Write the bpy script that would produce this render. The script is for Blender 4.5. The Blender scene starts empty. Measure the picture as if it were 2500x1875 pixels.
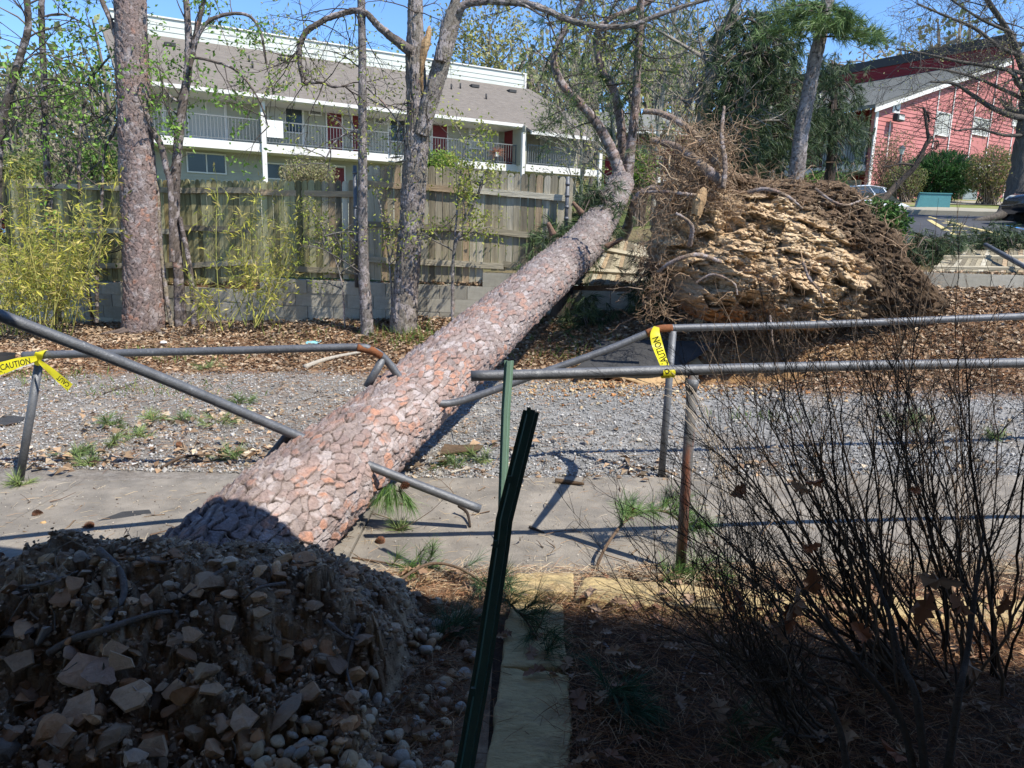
import bpy, math, random
import numpy as np
from mathutils import Vector
R = math.radians
SC = bpy.context.scene
COL = SC.collection
# ------------------------------------------------------------------ camera
F = 1805.; TH = R(11.3); RO = R(1.5); EYE = 1.72
FW = np.array([0, math.cos(TH), -math.sin(TH)]); U0 = np.array([0, math.sin(TH), math.cos(TH)]); R0 = np.array([1., 0, 0])
RT = R0*math.cos(RO)+U0*math.sin(RO); UP = -R0*math.sin(RO)+U0*math.cos(RO)
CP = np.array([0, 0, EYE])
from mathutils import Matrix
cd = bpy.data.cameras.new('camera'); cam = bpy.data.objects.new('camera', cd); COL.objects.link(cam)
cd.lens = 26.0; cd.sensor_width = 36.0; cd.clip_end = 2000; cd.clip_start = 0.05
m = Matrix.Identity(4)
for i in range(3):
    m[i][0] = RT[i]; m[i][1] = UP[i]; m[i][2] = -FW[i]; m[i][3] = CP[i]
cam.matrix_world = m
SC.camera = cam
# ------------------------------------------------------------------ light
AZ = R(52); EL = R(53)          # shadows fall 52 deg to the left of straight ahead
sdir = Vector((math.sin(AZ)*math.cos(EL), -math.cos(AZ)*math.cos(EL), math.sin(EL)))
w = bpy.data.worlds.new('World'); SC.world = w; w.use_nodes = True
nt = w.node_tree; bg = nt.nodes['Background']
sky = nt.nodes.new('ShaderNodeTexSky'); sky.sky_type = 'NISHITA'; sky.sun_disc = False
sky.sun_elevation = EL; sky.sun_rotation = math.atan2(sdir.x, sdir.y)
sky.altitude = 600; sky.air_density = 1.0; sky.dust_density = 0.1; sky.ozone_density = 3.5
tint = nt.nodes.new('ShaderNodeMix'); tint.data_type = 'RGBA'; tint.blend_type = 'MULTIPLY'; tint.inputs[0].default_value = 1; tint.inputs[7].default_value = (.75, .93, 1.13, 1)
nt.links.new(sky.outputs[0], tint.inputs[6]); nt.links.new(tint.outputs[2], bg.inputs[0]); bg.inputs[1].default_value = 0.13
sl = bpy.data.lights.new('sun', 'SUN'); sl.energy = 4.4; sl.angle = R(0.5); sl.color = (1, .95, .86)
so = bpy.data.objects.new('sun', sl); COL.objects.link(so); so.rotation_euler = sdir.to_track_quat('Z', 'Y').to_euler()
SC.view_settings.view_transform = 'Standard'; SC.view_settings.look = 'None'
SC.view_settings.exposure = 0.75; SC.view_settings.gamma = 1; SC.view_settings.use_curve_mapping = False
SC.cycles.max_bounces = 5; SC.cycles.diffuse_bounces = 2; SC.cycles.transparent_max_bounces = 6

# ------------------------------------------------------------------ geometry helpers
rs = np.random.RandomState(7)
def ray(x, y): return FW+RT*(x-1250)/F-UP*(y-937.5)/F
def at(x, y, Y): d = ray(x, y); return CP+d*(Y/d[1])
def atz(x, y, z): d = ray(x, y); return CP+d*((z-EYE)/d[2])
def hsh(i, j, k, s):
    h = (i.astype(np.int64)*73856093) ^ (j.astype(np.int64)*19349663) ^ (k.astype(np.int64)*83492791) ^ (int(s)*2654435 + 1013904223)
    h = (h ^ (h >> 13))*1274126177 & 0x7fffffff
    h = (h ^ (h >> 15))*668265263 & 0x7fffffff
    return ((h ^ (h >> 14)) & 0xffffff)/float(0xffffff)
def vn(p, s=0):
    p = np.asarray(p, float); q = np.floor(p).astype(np.int64); f = p-q; f = f*f*(3-2*f)
    r = 0
    for a in (0, 1):
        for b in (0, 1):
            for c in (0, 1):
                wt = (f[..., 0] if a else 1-f[..., 0])*(f[..., 1] if b else 1-f[..., 1])*(f[..., 2] if c else 1-f[..., 2])
                r = r+wt*hsh(q[..., 0]+a, q[..., 1]+b, q[..., 2]+c, s)
    return r
def fbm(p, s=0, o=4, g=.5):
    p = np.asarray(p, float); r = 0; a = 1; t = 0
    for i in range(o):
        r = r+a*vn(p*(2**i)+i*17.3, s+i); t += a; a *= g
    return r/t
def sst(x, a, b): t = np.clip((x-a)/(b-a), 0, 1); return t*t*(3-2*t)
def voro(u, v, per, s=0, jit=.85):
    """F1, F2, id of cells on the unit grid, periodic in v with period per; per=0: none"""
    iu = np.floor(u).astype(int); iv = np.floor(v).astype(int)
    D1 = np.full(u.shape, 9.); D2 = np.full(u.shape, 9.); ID = np.zeros(u.shape); du_ = np.zeros(u.shape); dv_ = np.zeros(u.shape)
    for a in (-1, 0, 1):
        for b in (-1, 0, 1):
            cu = iu+a; cv = iv+b; k = cv % per if per else cv
            h1 = hsh(cu, k, cu*0, s); h2 = hsh(cu, k, cu*0, s+5); h3 = hsh(cu, k, cu*0, s+9)
            du = cu+.5+(h1-.5)*jit-u; dv = cv+.5+(h2-.5)*jit-v; d = np.sqrt(du*du+dv*dv)
            c = d < D1
            D2 = np.where(c, D1, np.minimum(D2, d)); D1 = np.where(c, d, D1); ID = np.where(c, h3, ID)
            du_ = np.where(c, du, du_); dv_ = np.where(c, dv, dv_)
    return D1, D2, ID, du_, dv_

def facet(u, v, s, amp, tilt, crack=.25):
    """height of broken clods: every cell is a plane with its own tilt"""
    D1, D2, ID, du, dv = voro(u, v, 0, s); a = ID*43.0; return (ID-.5)*amp+tilt*(du*np.cos(a)+dv*np.sin(a))-crack*amp*(1-sst(D2-D1, 0, .12)), ID
def mesh(name, V, Q=None, T=None, mat=None, parent=None, smooth=False, col=None, link=True):
    V = np.asarray(V, float).reshape(-1, 3); me = bpy.data.meshes.new(name)
    Q = np.zeros((0, 4), int) if Q is None else np.asarray(Q, int).reshape(-1, 4)
    T = np.zeros((0, 3), int) if T is None else np.asarray(T, int).reshape(-1, 3)
    me.vertices.add(len(V)); me.vertices.foreach_set('co', V.astype(np.float32).ravel())
    me.loops.add(Q.size+T.size); me.loops.foreach_set('vertex_index', np.concatenate([Q.ravel(), T.ravel()]).astype(np.int32))
    me.polygons.add(len(Q)+len(T))
    st = np.concatenate([np.arange(len(Q))*4, Q.size+np.arange(len(T))*3]).astype(np.int32)
    me.polygons.foreach_set('loop_start', st)
    me.polygons.foreach_set('use_smooth', np.full(len(Q)+len(T), bool(smooth)))
    me.update(calc_edges=True)
    if col is not None:
        c = np.ones((len(V), 4), np.float32); c[:, :3] = np.broadcast_to(col, (len(V), 3))
        a = me.color_attributes.new('Col', 'FLOAT_COLOR', 'POINT'); a.data.foreach_set('color', c.ravel())
    if mat: me.materials.append(mat)
    o = bpy.data.objects.new(name, me)
    if link: COL.objects.link(o)
    if parent: o.parent = parent
    return o
class MB:
    def __init__(s): s.V = []; s.Q = []; s.T = []; s.C = []; s.n = 0
    def add(s, V, Q=None, T=None, c=(1, 1, 1)):
        V = np.asarray(V, float).reshape(-1, 3)
        if Q is not None and len(Q): s.Q.append(np.asarray(Q, int).reshape(-1, 4)+s.n)
        if T is not None and len(T): s.T.append(np.asarray(T, int).reshape(-1, 3)+s.n)
        s.V.append(V); s.C.append(np.broadcast_to(np.asarray(c, float), (len(V), 3)).copy()); s.n += len(V); return s
    def box(s, o, ex, ey, ez, c=(1, 1, 1)):
        """box from corner o with edge vectors"""
        o, ex, ey, ez = [np.asarray(a, float) for a in (o, ex, ey, ez)]
        V = [o+i*ex+j*ey+k*ez for k in (0, 1) for j in (0, 1) for i in (0, 1)]
        return s.add(V, BQ, c=c)
    def build(s, name, mat=None, parent=None, smooth=False, col=True):
        Q = np.concatenate(s.Q) if s.Q else None; T = np.concatenate(s.T) if s.T else None
        return mesh(name, np.concatenate(s.V), Q, T, mat, parent, smooth, np.concatenate(s.C) if col else None)
BQ = [[0, 2, 3, 1], [4, 5, 7, 6], [0, 1, 5, 4], [2, 6, 7, 3], [0, 4, 6, 2], [1, 3, 7, 5]]
def unit(a): return a/np.maximum(np.linalg.norm(a, axis=-1, keepdims=True), 1e-9)
def tubes(P, Rr, sides=5, cap=True):
    """P (n,k,3), Rr (n,k) -> V,Q"""
    P = np.asarray(P, float); Rr = np.asarray(Rr, float); n, k, _ = P.shape
    T = np.zeros_like(P); T[:, 1:-1] = P[:, 2:]-P[:, :-2]; T[:, 0] = P[:, 1]-P[:, 0]; T[:, -1] = P[:, -1]-P[:, -2]; T = unit(T)
    ref = np.where(np.abs(T[:, :1, 2:3]) > .9, np.array([1., 0, 0]), np.array([0, 0, 1.])); ref = np.broadcast_to(ref, T.shape)
    A = unit(np.cross(T, ref)); B = np.cross(T, A)
    th = np.arange(sides)/sides*2*np.pi
    V = P[:, :, None]+Rr[:, :, None, None]*(A[:, :, None]*np.cos(th)[:, None]+B[:, :, None]*np.sin(th)[:, None])
    base = (np.arange(n)*k*sides)[:, None, None]; ring = (np.arange(k-1)*sides)[None, :, None]; j = np.arange(sides)[None, None, :]; j2 = (j+1) % sides
    Q = np.stack([base+ring+j, base+ring+j2, base+ring+sides+j2, base+ring+sides+j], -1).reshape(-1, 4)
    V = V.reshape(-1, 3)
    return V, Q
def smoothpath(P, n):
    P = np.asarray(P, float); m_ = len(P); t = np.linspace(0, m_-1, n); i = np.clip(t.astype(int), 0, m_-2); f = (t-i)[:, None]
    p0 = P[np.maximum(i-1, 0)]; p1 = P[i]; p2 = P[i+1]; p3 = P[np.minimum(i+2, m_-1)]
    return .5*((2*p1)+(-p0+p2)*f+(2*p0-5*p1+4*p2-p3)*f*f+(-p0+3*p1-3*p2+p3)*f**3)
def tube(name, P, r, mat, parent=None, sides=10, n=None, smooth=True, caps=True, col=(1, 1, 1), mb=None, wob=0, seed=0):
    P = np.asarray(P, float); r = np.atleast_1d(np.asarray(r, float))
    n = n or (len(P) if len(P) == 2 else len(P)*4)
    Pn = smoothpath(P, n) if len(P) > 2 else P[0]+(P[1]-P[0])*np.linspace(0, 1, n)[:, None]
    rn = np.interp(np.linspace(0, 1, n), np.linspace(0, 1, len(r)), r)
    V, Q = tubes(Pn[None], rn[None], sides)
    if wob: V = V+ (fbm(V*8, seed, 3)[:, None]-.5)*wob*unit(V-np.repeat(Pn, sides, 0))
    T = []
    if caps:
        V = np.concatenate([V, Pn[:1], Pn[-1:]]); a = len(V)-2
        T = [[a, (j+1) % sides, j] for j in range(sides)]+[[a+1, (n-1)*sides+j, (n-1)*sides+(j+1) % sides] for j in range(sides)]
    if mb is not None: mb.add(V, Q, T, col); return
    return mesh(name, V, Q, T, mat, parent, smooth, col)
def rnd_unit(n, s=None):
    s = s or rs; a = s.normal(size=(n, 3)); return unit(a)
def leaves(P, D, N, L, W, fold=0.0, shape=4):
    """rhombic / lance leaves. returns V,T"""
    P, D, N = np.asarray(P), unit(np.asarray(D)), unit(np.asarray(N)); n = len(P); L = np.broadcast_to(L, (n,))[:, None]; W = np.broadcast_to(W, (n,))[:, None]
    S = unit(np.cross(D, N)); N = np.cross(S, D)
    a = P; b = P+D*L*.42+S*W*.5+N*W*fold; c = P+D*L-N*L*.12; d = P+D*L*.42-S*W*.5+N*W*fold; e = P+D*L*.45
    V = np.stack([a, b, c, d, e], 1).reshape(-1, 3); o = (np.arange(n)*5)[:, None]
    T = np.concatenate([o+[0, 1, 4], o+[1, 2, 4], o+[2, 3, 4], o+[3, 0, 4]]).reshape(-1, 3)
    return V, T
def needles(P, D, L, W):
    """thin triangles, slightly drooping, 2 segments"""
    n = len(P); L = np.broadcast_to(L, (n,))[:, None]; W = np.broadcast_to(W, (n,))[:, None]
    D = unit(D); S = unit(np.cross(D, rnd_unit(n)))
    m1 = P+D*L*.5; t = m1+unit(D-np.array([0, 0, .25]))*L*.5
    V = np.stack([P-S*W/2, P+S*W/2, m1+S*W/2, m1-S*W/2, t], 1).reshape(-1, 3); o = (np.arange(n)*5)[:, None]
    return V, o+[0, 1, 2, 3], (o+[3, 2, 4]).reshape(-1, 3)
def colvar(n, cols, k, v=.25, s=None):
    """n leaves each with k verts, random picks from cols"""
    s = s or rs; cols = np.asarray(cols, float); c = cols[s.randint(0, len(cols), n)]*(1+(s.rand(n, 1)-.5)*2*v)
    return np.repeat(c, k, 0)
ICO_V = None
def ico(sub=1):
    import bmesh
    b = bmesh.new(); bmesh.ops.create_icosphere(b, subdivisions=sub, radius=1); v = np.array([x.co[:] for x in b.verts]); f = np.array([[q.index for q in x.verts] for x in b.faces]); b.free(); return v, f
ICO = {1: ico(1), 2: ico(2), 3: ico(3), 4: ico(4)}
def rock(sub, seed, ang=.35, flat=1.0):
    """angular rock: icosphere cut by random planes"""
    v, f = ICO[sub]; v = v.copy(); r = np.random.RandomState(seed)
    for i in range(14):
        nrm = rnd_unit(1, r)[0]; h = .38+r.rand()*ang*1.3
        d = v@nrm; v = np.where((d > h)[:, None], v-np.outer(d-h, nrm), v)
    v = v*(1+(fbm(v*3+seed, seed, 3)[:, None]-.5)*.22)
    v[:, 2] *= flat
    return v, f
def rotm(a, b, c):
    from mathutils import Euler
    return np.array(Euler((a, b, c)).to_matrix())
def chunks(mb, pos, size, cols, sub=1, flat=(.4, 1), seed=0, nvar=8, ang=.35, round_=False):
    r = np.random.RandomState(seed); base = []
    for i in range(nvar):
        if round_:
            v, f = ICO[sub]; v = v*(1+(fbm(v*1.4+i*9, i, 2)[:, None]-.5)*.5)
        else: v, f = rock(sub, seed*31+i, ang)
        base.append((v, f))
    k = len(base[0][0]); n = len(pos)
    a = r.rand(n, 3)*6.28; ca, sa = np.cos(a), np.sin(a)
    B = np.stack([b[0] for b in base])[r.randint(0, nvar, n)]
    sc = size[:, None, None]*np.stack([np.ones(n), .6+.5*r.rand(n), flat[0]+(flat[1]-flat[0])*r.rand(n)], 1)[:, None]
    B = B*sc
    x, y, z = B[..., 0], B[..., 1], B[..., 2]; t = (r.rand(n)-.5)[:, None]*1.3
    x, z = x*np.cos(t)-z*np.sin(t), x*np.sin(t)+z*np.cos(t)
    t = (r.rand(n)-.5)[:, None]*1.3; y, z = y*np.cos(t)-z*np.sin(t), y*np.sin(t)+z*np.cos(t)
    t = a[:, :1]; x, y = x*np.cos(t)-y*np.sin(t), x*np.sin(t)+y*np.cos(t)
    V = np.stack([x, y, z], -1)+pos[:, None]
    T = (base[0][1][None]+(np.arange(n)*k)[:, None, None]).reshape(-1, 3)
    mb.add(V.reshape(-1, 3), None, T, colvar(n, cols, k, .22, r))
def tag(o, label=None, cat=None, group=None, kind=None):
    if label: o['label'] = label
    if cat: o['category'] = cat
    if group: o['group'] = group
    if kind: o['kind'] = kind
    return o
def thing(name, label, cat, loc=(0, 0, 0), group=None):
    # parts carry world coordinates; the Empty stands at the base and the parts are shifted back by its location
    o = bpy.data.objects.new(name, None); COL.objects.link(o); o.empty_display_size = .2
    o.location = [float(a) for a in loc]
    return tag(o, label, cat, group)
THINGS = []

# ------------------------------------------------------------------ materials
def mat(name, color=(.5, .5, .5), rough=.9, metal=0, var=.0, nscale=8., bump=0., bscale=30., useCol=False, transl=0., spec=.3, col2=None, c2scale=3., c2lo=.45, c2hi=.6, stretch=None, coat=0, detail=6):
    m = bpy.data.materials.new(name); m.use_nodes = True; n = m.node_tree.nodes; l = m.node_tree.links
    b = n['Principled BSDF']; b.inputs['Roughness'].default_value = rough; b.inputs['Metallic'].default_value = metal
    b.inputs['Specular IOR Level'].default_value = spec
    tc = n.new('ShaderNodeTexCoord'); vec = tc.outputs['Object']
    if stretch:
        mp = n.new('ShaderNodeMapping'); mp.inputs['Scale'].default_value = stretch; l.new(vec, mp.inputs[0]); vec = mp.outputs[0]
    cur = None
    if useCol:
        a = n.new('ShaderNodeAttribute'); a.attribute_name = 'Col'; cur = a.outputs['Color']
    else:
        rgb = n.new('ShaderNodeRGB'); rgb.outputs[0].default_value = (*color, 1); cur = rgb.outputs[0]
    if col2 is not None:
        nz = n.new('ShaderNodeTexNoise'); nz.inputs['Scale'].default_value = c2scale; nz.inputs['Detail'].default_value = 8; nz.inputs['Roughness'].default_value = .65; l.new(vec, nz.inputs[0])
        mr = n.new('ShaderNodeMapRange'); mr.inputs[1].default_value = c2lo; mr.inputs[2].default_value = c2hi; l.new(nz.outputs[0], mr.inputs[0])
        mx = n.new('ShaderNodeMix'); mx.data_type = 'RGBA'; l.new(mr.outputs[0], mx.inputs[0]); l.new(cur, mx.inputs[6]); mx.inputs[7].default_value = (*col2, 1); cur = mx.outputs[2]
    if var:
        nz = n.new('ShaderNodeTexNoise'); nz.inputs['Scale'].default_value = nscale; nz.inputs['Detail'].default_value = detail; nz.inputs['Roughness'].default_value = .7; l.new(vec, nz.inputs[0])
        mr = n.new('ShaderNodeMapRange'); mr.inputs[1].default_value = .25; mr.inputs[2].default_value = .75; mr.inputs[3].default_value = 1-var; mr.inputs[4].default_value = 1+var; l.new(nz.outputs[0], mr.inputs[0])
        mx = n.new('ShaderNodeVectorMath'); mx.operation = 'SCALE'; l.new(cur, mx.inputs[0]); l.new(mr.outputs[0], mx.inputs['Scale']); cur = mx.outputs[0]
    l.new(cur, b.inputs['Base Color'])
    if bump:
        nz = n.new('ShaderNodeTexNoise'); nz.inputs['Scale'].default_value = bscale; nz.inputs['Detail'].default_value = 6; nz.inputs['Roughness'].default_value = .7; l.new(vec, nz.inputs[0])
        bp = n.new('ShaderNodeBump'); bp.inputs['Strength'].default_value = min(1, bump); bp.inputs['Distance'].default_value = .02*max(1, bump); l.new(nz.outputs[0], bp.inputs['Height']); l.new(bp.outputs[0], b.inputs['Normal'])
    if transl:
        tr = n.new('ShaderNodeBsdfTranslucent'); l.new(cur, tr.inputs[0]); ms = n.new('ShaderNodeMixShader'); ms.inputs[0].default_value = transl
        l.new(b.outputs[0], ms.inputs[1]); l.new(tr.outputs[0], ms.inputs[2]); l.new(ms.outputs[0], n['Material Output'].inputs[0])
    return m
M = {}
M['leaf'] = mat('leaf', useCol=True, rough=.55, transl=.35)
M['needle'] = mat('needle', useCol=True, rough=.5, transl=.15)
M['litter'] = mat('litter', useCol=True, rough=.9, transl=.1)
M['stone'] = mat('stone', useCol=True, rough=.9, var=.25, nscale=25, bump=.5, bscale=60)
M['soilcol'] = mat('soilcol', useCol=True, rough=1, var=.35, nscale=30, bump=1., bscale=70, spec=.1)
M['bark'] = mat('bark', useCol=True, rough=.95, var=.28, nscale=45, bump=.8, bscale=90, spec=.15)
M['twig'] = mat('twig', useCol=True, rough=.9, var=.25, nscale=40)
M['vbark'] = mat('vbark', useCol=True, rough=.95, var=.4, nscale=22, bump=1.5, bscale=40, spec=.1, stretch=(1, 1, .22))
M['wood'] = mat('weathered_wood', useCol=True, rough=.9, var=.5, nscale=20, bump=.5, bscale=60, stretch=(1, 1, .06), spec=.15)
M['woodh'] = mat('weathered_rail', useCol=True, rough=.9, var=.33, nscale=30, bump=.5, bscale=60, stretch=(.08, .3, 1), spec=.15)
M['block'] = mat('concrete_block', useCol=True, rough=.95, var=.18, nscale=14, bump=.5, bscale=120, spec=.15, col2=(.24, .24, .14), c2scale=1.6, c2lo=.56, c2hi=.75)
M['pipe'] = mat('galvanised_pipe', (.13, .135, .145), rough=.5, metal=.35, var=.3, nscale=14, bump=.25, bscale=60, spec=.4, col2=(.25, .255, .26), c2scale=26, c2lo=.62, c2hi=.7)
M['rustpipe'] = mat('rusty_pipe', (.12, .115, .11), rough=.65, metal=.2, var=.3, nscale=14, bump=.3, bscale=60, col2=(.28, .08, .03), c2scale=4, c2lo=.5, c2hi=.66, stretch=(2, 2, .5))
M['rust'] = mat('rust', (.2, .075, .03), rough=.85, var=.4, nscale=20, bump=.4, bscale=60)
M['greenpost'] = mat('green_post', (.17, .27, .2), rough=.55, var=.2, nscale=12, bump=.2, col2=(.16, .08, .03), c2scale=6, c2lo=.6, c2hi=.66, stretch=(3, 3, .4))
M['darkpost'] = mat('dark_green_post', (.01, .05, .04), rough=.4, var=.2, nscale=12, bump=.15, spec=.5)
M['tape'] = mat('yellow_tape', (.8, .72, .03), rough=.4, transl=.35)
M['black'] = mat('black_print', (.012, .012, .012), rough=.5)
M['flag'] = mat('flagstone', (.5, .38, .19), rough=.9, var=.25, nscale=7, bump=1.6, bscale=9, col2=(.24, .17, .1), c2scale=4, c2lo=.5, c2hi=.72, stretch=(1, 2.2, 1))
M['white'] = mat('white_paint', (.66, .64, .6), rough=.6, var=.06, nscale=3)
M['sage'] = mat('sage_siding', (.36, .35, .28), rough=.7, var=.08, nscale=2)
M['pale'] = mat('pale_siding', (.5, .52, .47), rough=.7, var=.1, nscale=1.5)
M['roof'] = mat('shingle_roof', (.19, .165, .14), rough=.95, var=.3, nscale=3, bump=.4, bscale=10, stretch=(.8, .8, 6))
M['roof2'] = mat('grey_shingle_roof', (.17, .17, .15), rough=.95, var=.25, nscale=3, bump=.4, bscale=10, stretch=(.8, .8, 6))
M['glass'] = mat('window_glass', (.03, .04, .045), rough=.1, spec=.4, var=.1)
M['curtain'] = mat('window_blind', (.42, .42, .38), rough=.7, var=.3, nscale=9, stretch=(6, 6, .05))
M['reddoor'] = mat('red_door', (.15, .02, .022), rough=.5, var=.1)
M['red'] = mat('red_siding', (.44, .165, .15), rough=.75, var=.12, nscale=2)
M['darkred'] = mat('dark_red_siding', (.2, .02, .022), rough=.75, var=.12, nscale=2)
M['iron'] = mat('dark_railing', (.05, .055, .06), rough=.5)
M['ironlight'] = mat('grey_railing', (.16, .17, .17), rough=.5)
M['teal'] = mat('teal_paint', (.07, .21, .225), rough=.5, var=.12, nscale=4)
M['rubber'] = mat('tyre_rubber', (.015, .015, .015), rough=.8)
M['blackcar'] = mat('black_car_paint', (.012, .014, .017), rough=.12, spec=.7)
M['whitecar'] = mat('white_car_paint', (.6, .64, .68), rough=.15, spec=.6)
M['redcar'] = mat('red_car_paint', (.3, .02, .03), rough=.2, spec=.6)
M['chrome'] = mat('alloy', (.45, .46, .48), rough=.25, metal=.9)
M['greydark'] = mat('dark_vent', (.05, .05, .05), rough=.8)
M['mat'] = mat('roofing_felt', (.045, .045, .046), rough=.9, var=.35, nscale=8, bump=.4, bscale=40)
M['ply'] = mat('plywood', (.4, .27, .14), rough=.8, var=.2, nscale=20)
M['freshwood'] = mat('torn_wood', (.5, .33, .17), rough=.8, var=.3, nscale=14, bump=2, bscale=50, stretch=(1, 1, .08), col2=(.3, .17, .08), c2scale=20, c2lo=.45, c2hi=.6)
M['blue'] = mat('pale_blue_plastic', (.25, .55, .62), rough=.4)
M['paper'] = mat('white_litter', (.75, .75, .72), rough=.6)
M['line'] = mat('yellow_paint', (.55, .45, .2), rough=.8, var=.2, nscale=10)
M['lineblue'] = mat('blue_paint', (.06, .22, .5), rough=.8)
M['asphalt'] = mat('asphalt', (.06, .062, .068), rough=.9, var=.25, nscale=2, bump=.3, bscale=60)
M['concrete'] = mat('concrete', (.27, .24, .2), rough=.92, var=.25, nscale=3, bump=.5, bscale=80, spec=.2, col2=(.16, .145, .125), c2scale=2.6, c2lo=.42, c2hi=.66)
M['kerb'] = mat('kerb_concrete', (.32, .29, .22), rough=.9, var=.15, nscale=4)
M['lamp'] = mat('lamp_glass', (.5, .5, .45), rough=.3)
M['canvas'] = mat('grey_tarp', (.3, .34, .33), rough=.7)
# ================================================================== TERRAIN
def Yw(X): return np.interp(X, [-14, -7.8, -3.3, .5, 6, 7, 14], [14.7, 12.8, 11.4, 10.75, 10.05, 9.97, 9.6])
def zb(X): return np.interp(X, [-12, -7.8, -3.3, .5, 5.7, 14], [-.1, .03, .33, .6, 1.17, 1.35])
def zt(X): return np.interp(X, [-12, -6.8, -3.1, 1, 4, 5.6, 14], [.75, .79, .95, 1.08, 1.25, 1.38, 1.5])
def Ys(X): return np.interp(X, [-12, -8, -5.6, -2.5, 0, 3.3, 8, 14], [8, 8.3, 8.7, 9.5, 8.9, 7.85, 7.7, 7.5])
def PN(X): return 3.53+.1*X
def PF(X): return 5.08+.1*X
def zg(X, Y): return .11*np.clip((X+1)/4, 0, 1.4)*np.maximum(0, Y-PF(X)-.2)
def gz(X, Y):
    X = np.asarray(X, float); Y = np.asarray(Y, float)
    ys = Ys(X); yw = Yw(X)
    g = zg(X, np.minimum(Y, ys)); t = np.clip((Y-ys)/(yw-ys), 0, 1); t = t*t*(3-2*t)*.5+t*.5
    z = g+(zb(X)-g)*t
    # crater under the torn out root plate
    cr = np.exp(-(((X-2.45)/1.15)**2+((Y-8.45)/.42)**2)**1.5)
    z = z-.5*cr
    slope = np.interp(X, [-30, -10, 0, 10, 30], [.04, .05, .07, .09, .09])
    zz = zt(X)-.02+np.maximum(0, Y-yw-.1)*slope
    z = np.where(Y > yw+.05, zz, z)
    far = np.maximum(0, Y-60); z = z+np.where(X < 60, np.minimum(far*.11, 14), 0)
    z = z+(fbm(np.stack([X*2.2, Y*2.2, X*0], -1), 3, 3)-.5)*.05*sst(Y, PF(X), PF(X)+1)
    return np.where(Y < PN(X), -.025, z)
def hit(px, py):
    d = ray(px, py); t = np.linspace(1.5, 80, 4000); P = CP+t[:, None]*d; g = gz(P[:, 0], P[:, 1]); i = np.argmax(P[:, 2] < g)
    return P[i] if P[i, 2] < g[i] else P[-1]
def gpt(X, Y, dz=0): return np.stack([X, Y, gz(X, Y)+dz], -1)
def grid(nx, ny, wrap=False):
    i = np.arange(nx-1)[None, :]; j = np.arange(ny-1)[:, None]; a = (j*nx+i); return np.stack([a, a+1, a+nx+1, a+nx], -1).reshape(-1, 4)
def sheet(name, X0, X1, nx, f0, f1, ny, mt, colf, dz=0, zf=None, pw=1.0):
    X = np.linspace(X0, X1, nx)[None, :]; t = (np.linspace(0, 1, ny)**pw)[:, None]
    Y = f0(X)+(f1(X)-f0(X))*t; X = np.broadcast_to(X, Y.shape); Z = (zf or gz)(X, Y)+dz
    V = np.stack([X, Y, Z], -1).reshape(-1, 3)
    return tag(mesh(name, V, grid(nx, ny), None, mt, smooth=True, col=colf(V)), kind='structure')
def mixc(a, b, t): return np.asarray(a)*(1-t[:, None])+np.asarray(b)*t[:, None]
# garden bed under the camera (dark soil below the needle litter)
sheet('garden_soil', -9, 9, 200, lambda X: X*0-3, lambda X: PN(X)+.02, 90, M['soilcol'], lambda V: mixc((.09, .06, .045), (.14, .1, .075), sst(fbm(V*4, 1), .4, .6)), zf=lambda X, Y: -.03+(fbm(np.stack([X*3, Y*3, X*0], -1), 8)-.5)*.03)
def gravelcol(V):
    n = fbm(V*1.2, 5); n2 = fbm(V*5, 6); n3 = fbm(V*22, 9, 2)
    c = mixc((.215, .21, .2), (.33, .325, .31), sst(n3, .35, .65))
    leafy = sst(n*.6+n2*.4+.32*sst(-V[:, 0]-V[:, 1]*.2, -1.5, 1.0), .52, .66)
    c = mixc(c, (.24, .19, .14), leafy*.5)
    edge = sst(V[:, 1], Ys(V[:, 0])-.7, Ys(V[:, 0])+.1+n2*.4-.2)
    return mixc(c, (.26, .15, .08), edge)*(.8+.4*n2[:, None])
sheet('gravel_ground', -10, 9, 420, lambda X: PF(X)-.02, lambda X: Ys(X)+.3, 150, M['soilcol'], gravelcol, dz=-.006, pw=1.4)
def bankcol(V):
    n = fbm(V*3, 15); n2 = fbm(V*12, 16, 3)
    c = mixc((.3, .165, .085), (.2, .115, .065), sst(n2, .35, .65)); c = mixc(c, (.3, .24, .15), sst(n, .5, .7)*.5)
    ex = np.exp(-(((V[:, 0]-2.5)/1.9)**2+((V[:, 1]-8.3)/.8)**2)**2)      # subsoil spilt round the crater
    return mixc(c, (.42, .26, .12), ex*.75)
sheet('leaf_covered_bank', -12, 12, 420, lambda X: Ys(X), lambda X: Yw(X)+.08, 90, M['soilcol'], bankcol, dz=.0)
# far ground
def farcol(V):
    n = fbm(V*.25, 21); n2 = fbm(V*2, 22)
    c = mixc((.19, .15, .08), (.1, .13, .035), sst(n*.6+n2*.4, .4, .55)); return c
yy = np.concatenate([np.linspace(0, 1, 60)**1.0*30, 30+np.linspace(0.02, 1, 60)**2*370]); xx = np.concatenate([-np.linspace(1, 0, 60)**2*300-0, np.linspace(.01, 1, 70)**1.6*260])
XX = np.broadcast_to(xx[None], (len(yy), len(xx))); YY = Yw(XX)+.07+yy[:, None]
V = np.stack([XX, YY, gz(XX, YY)], -1).reshape(-1, 3)
tag(mesh('ground', V, grid(len(xx), len(yy)), None, M['soilcol'], smooth=True, col=farcol(V)), kind='structure')
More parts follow.
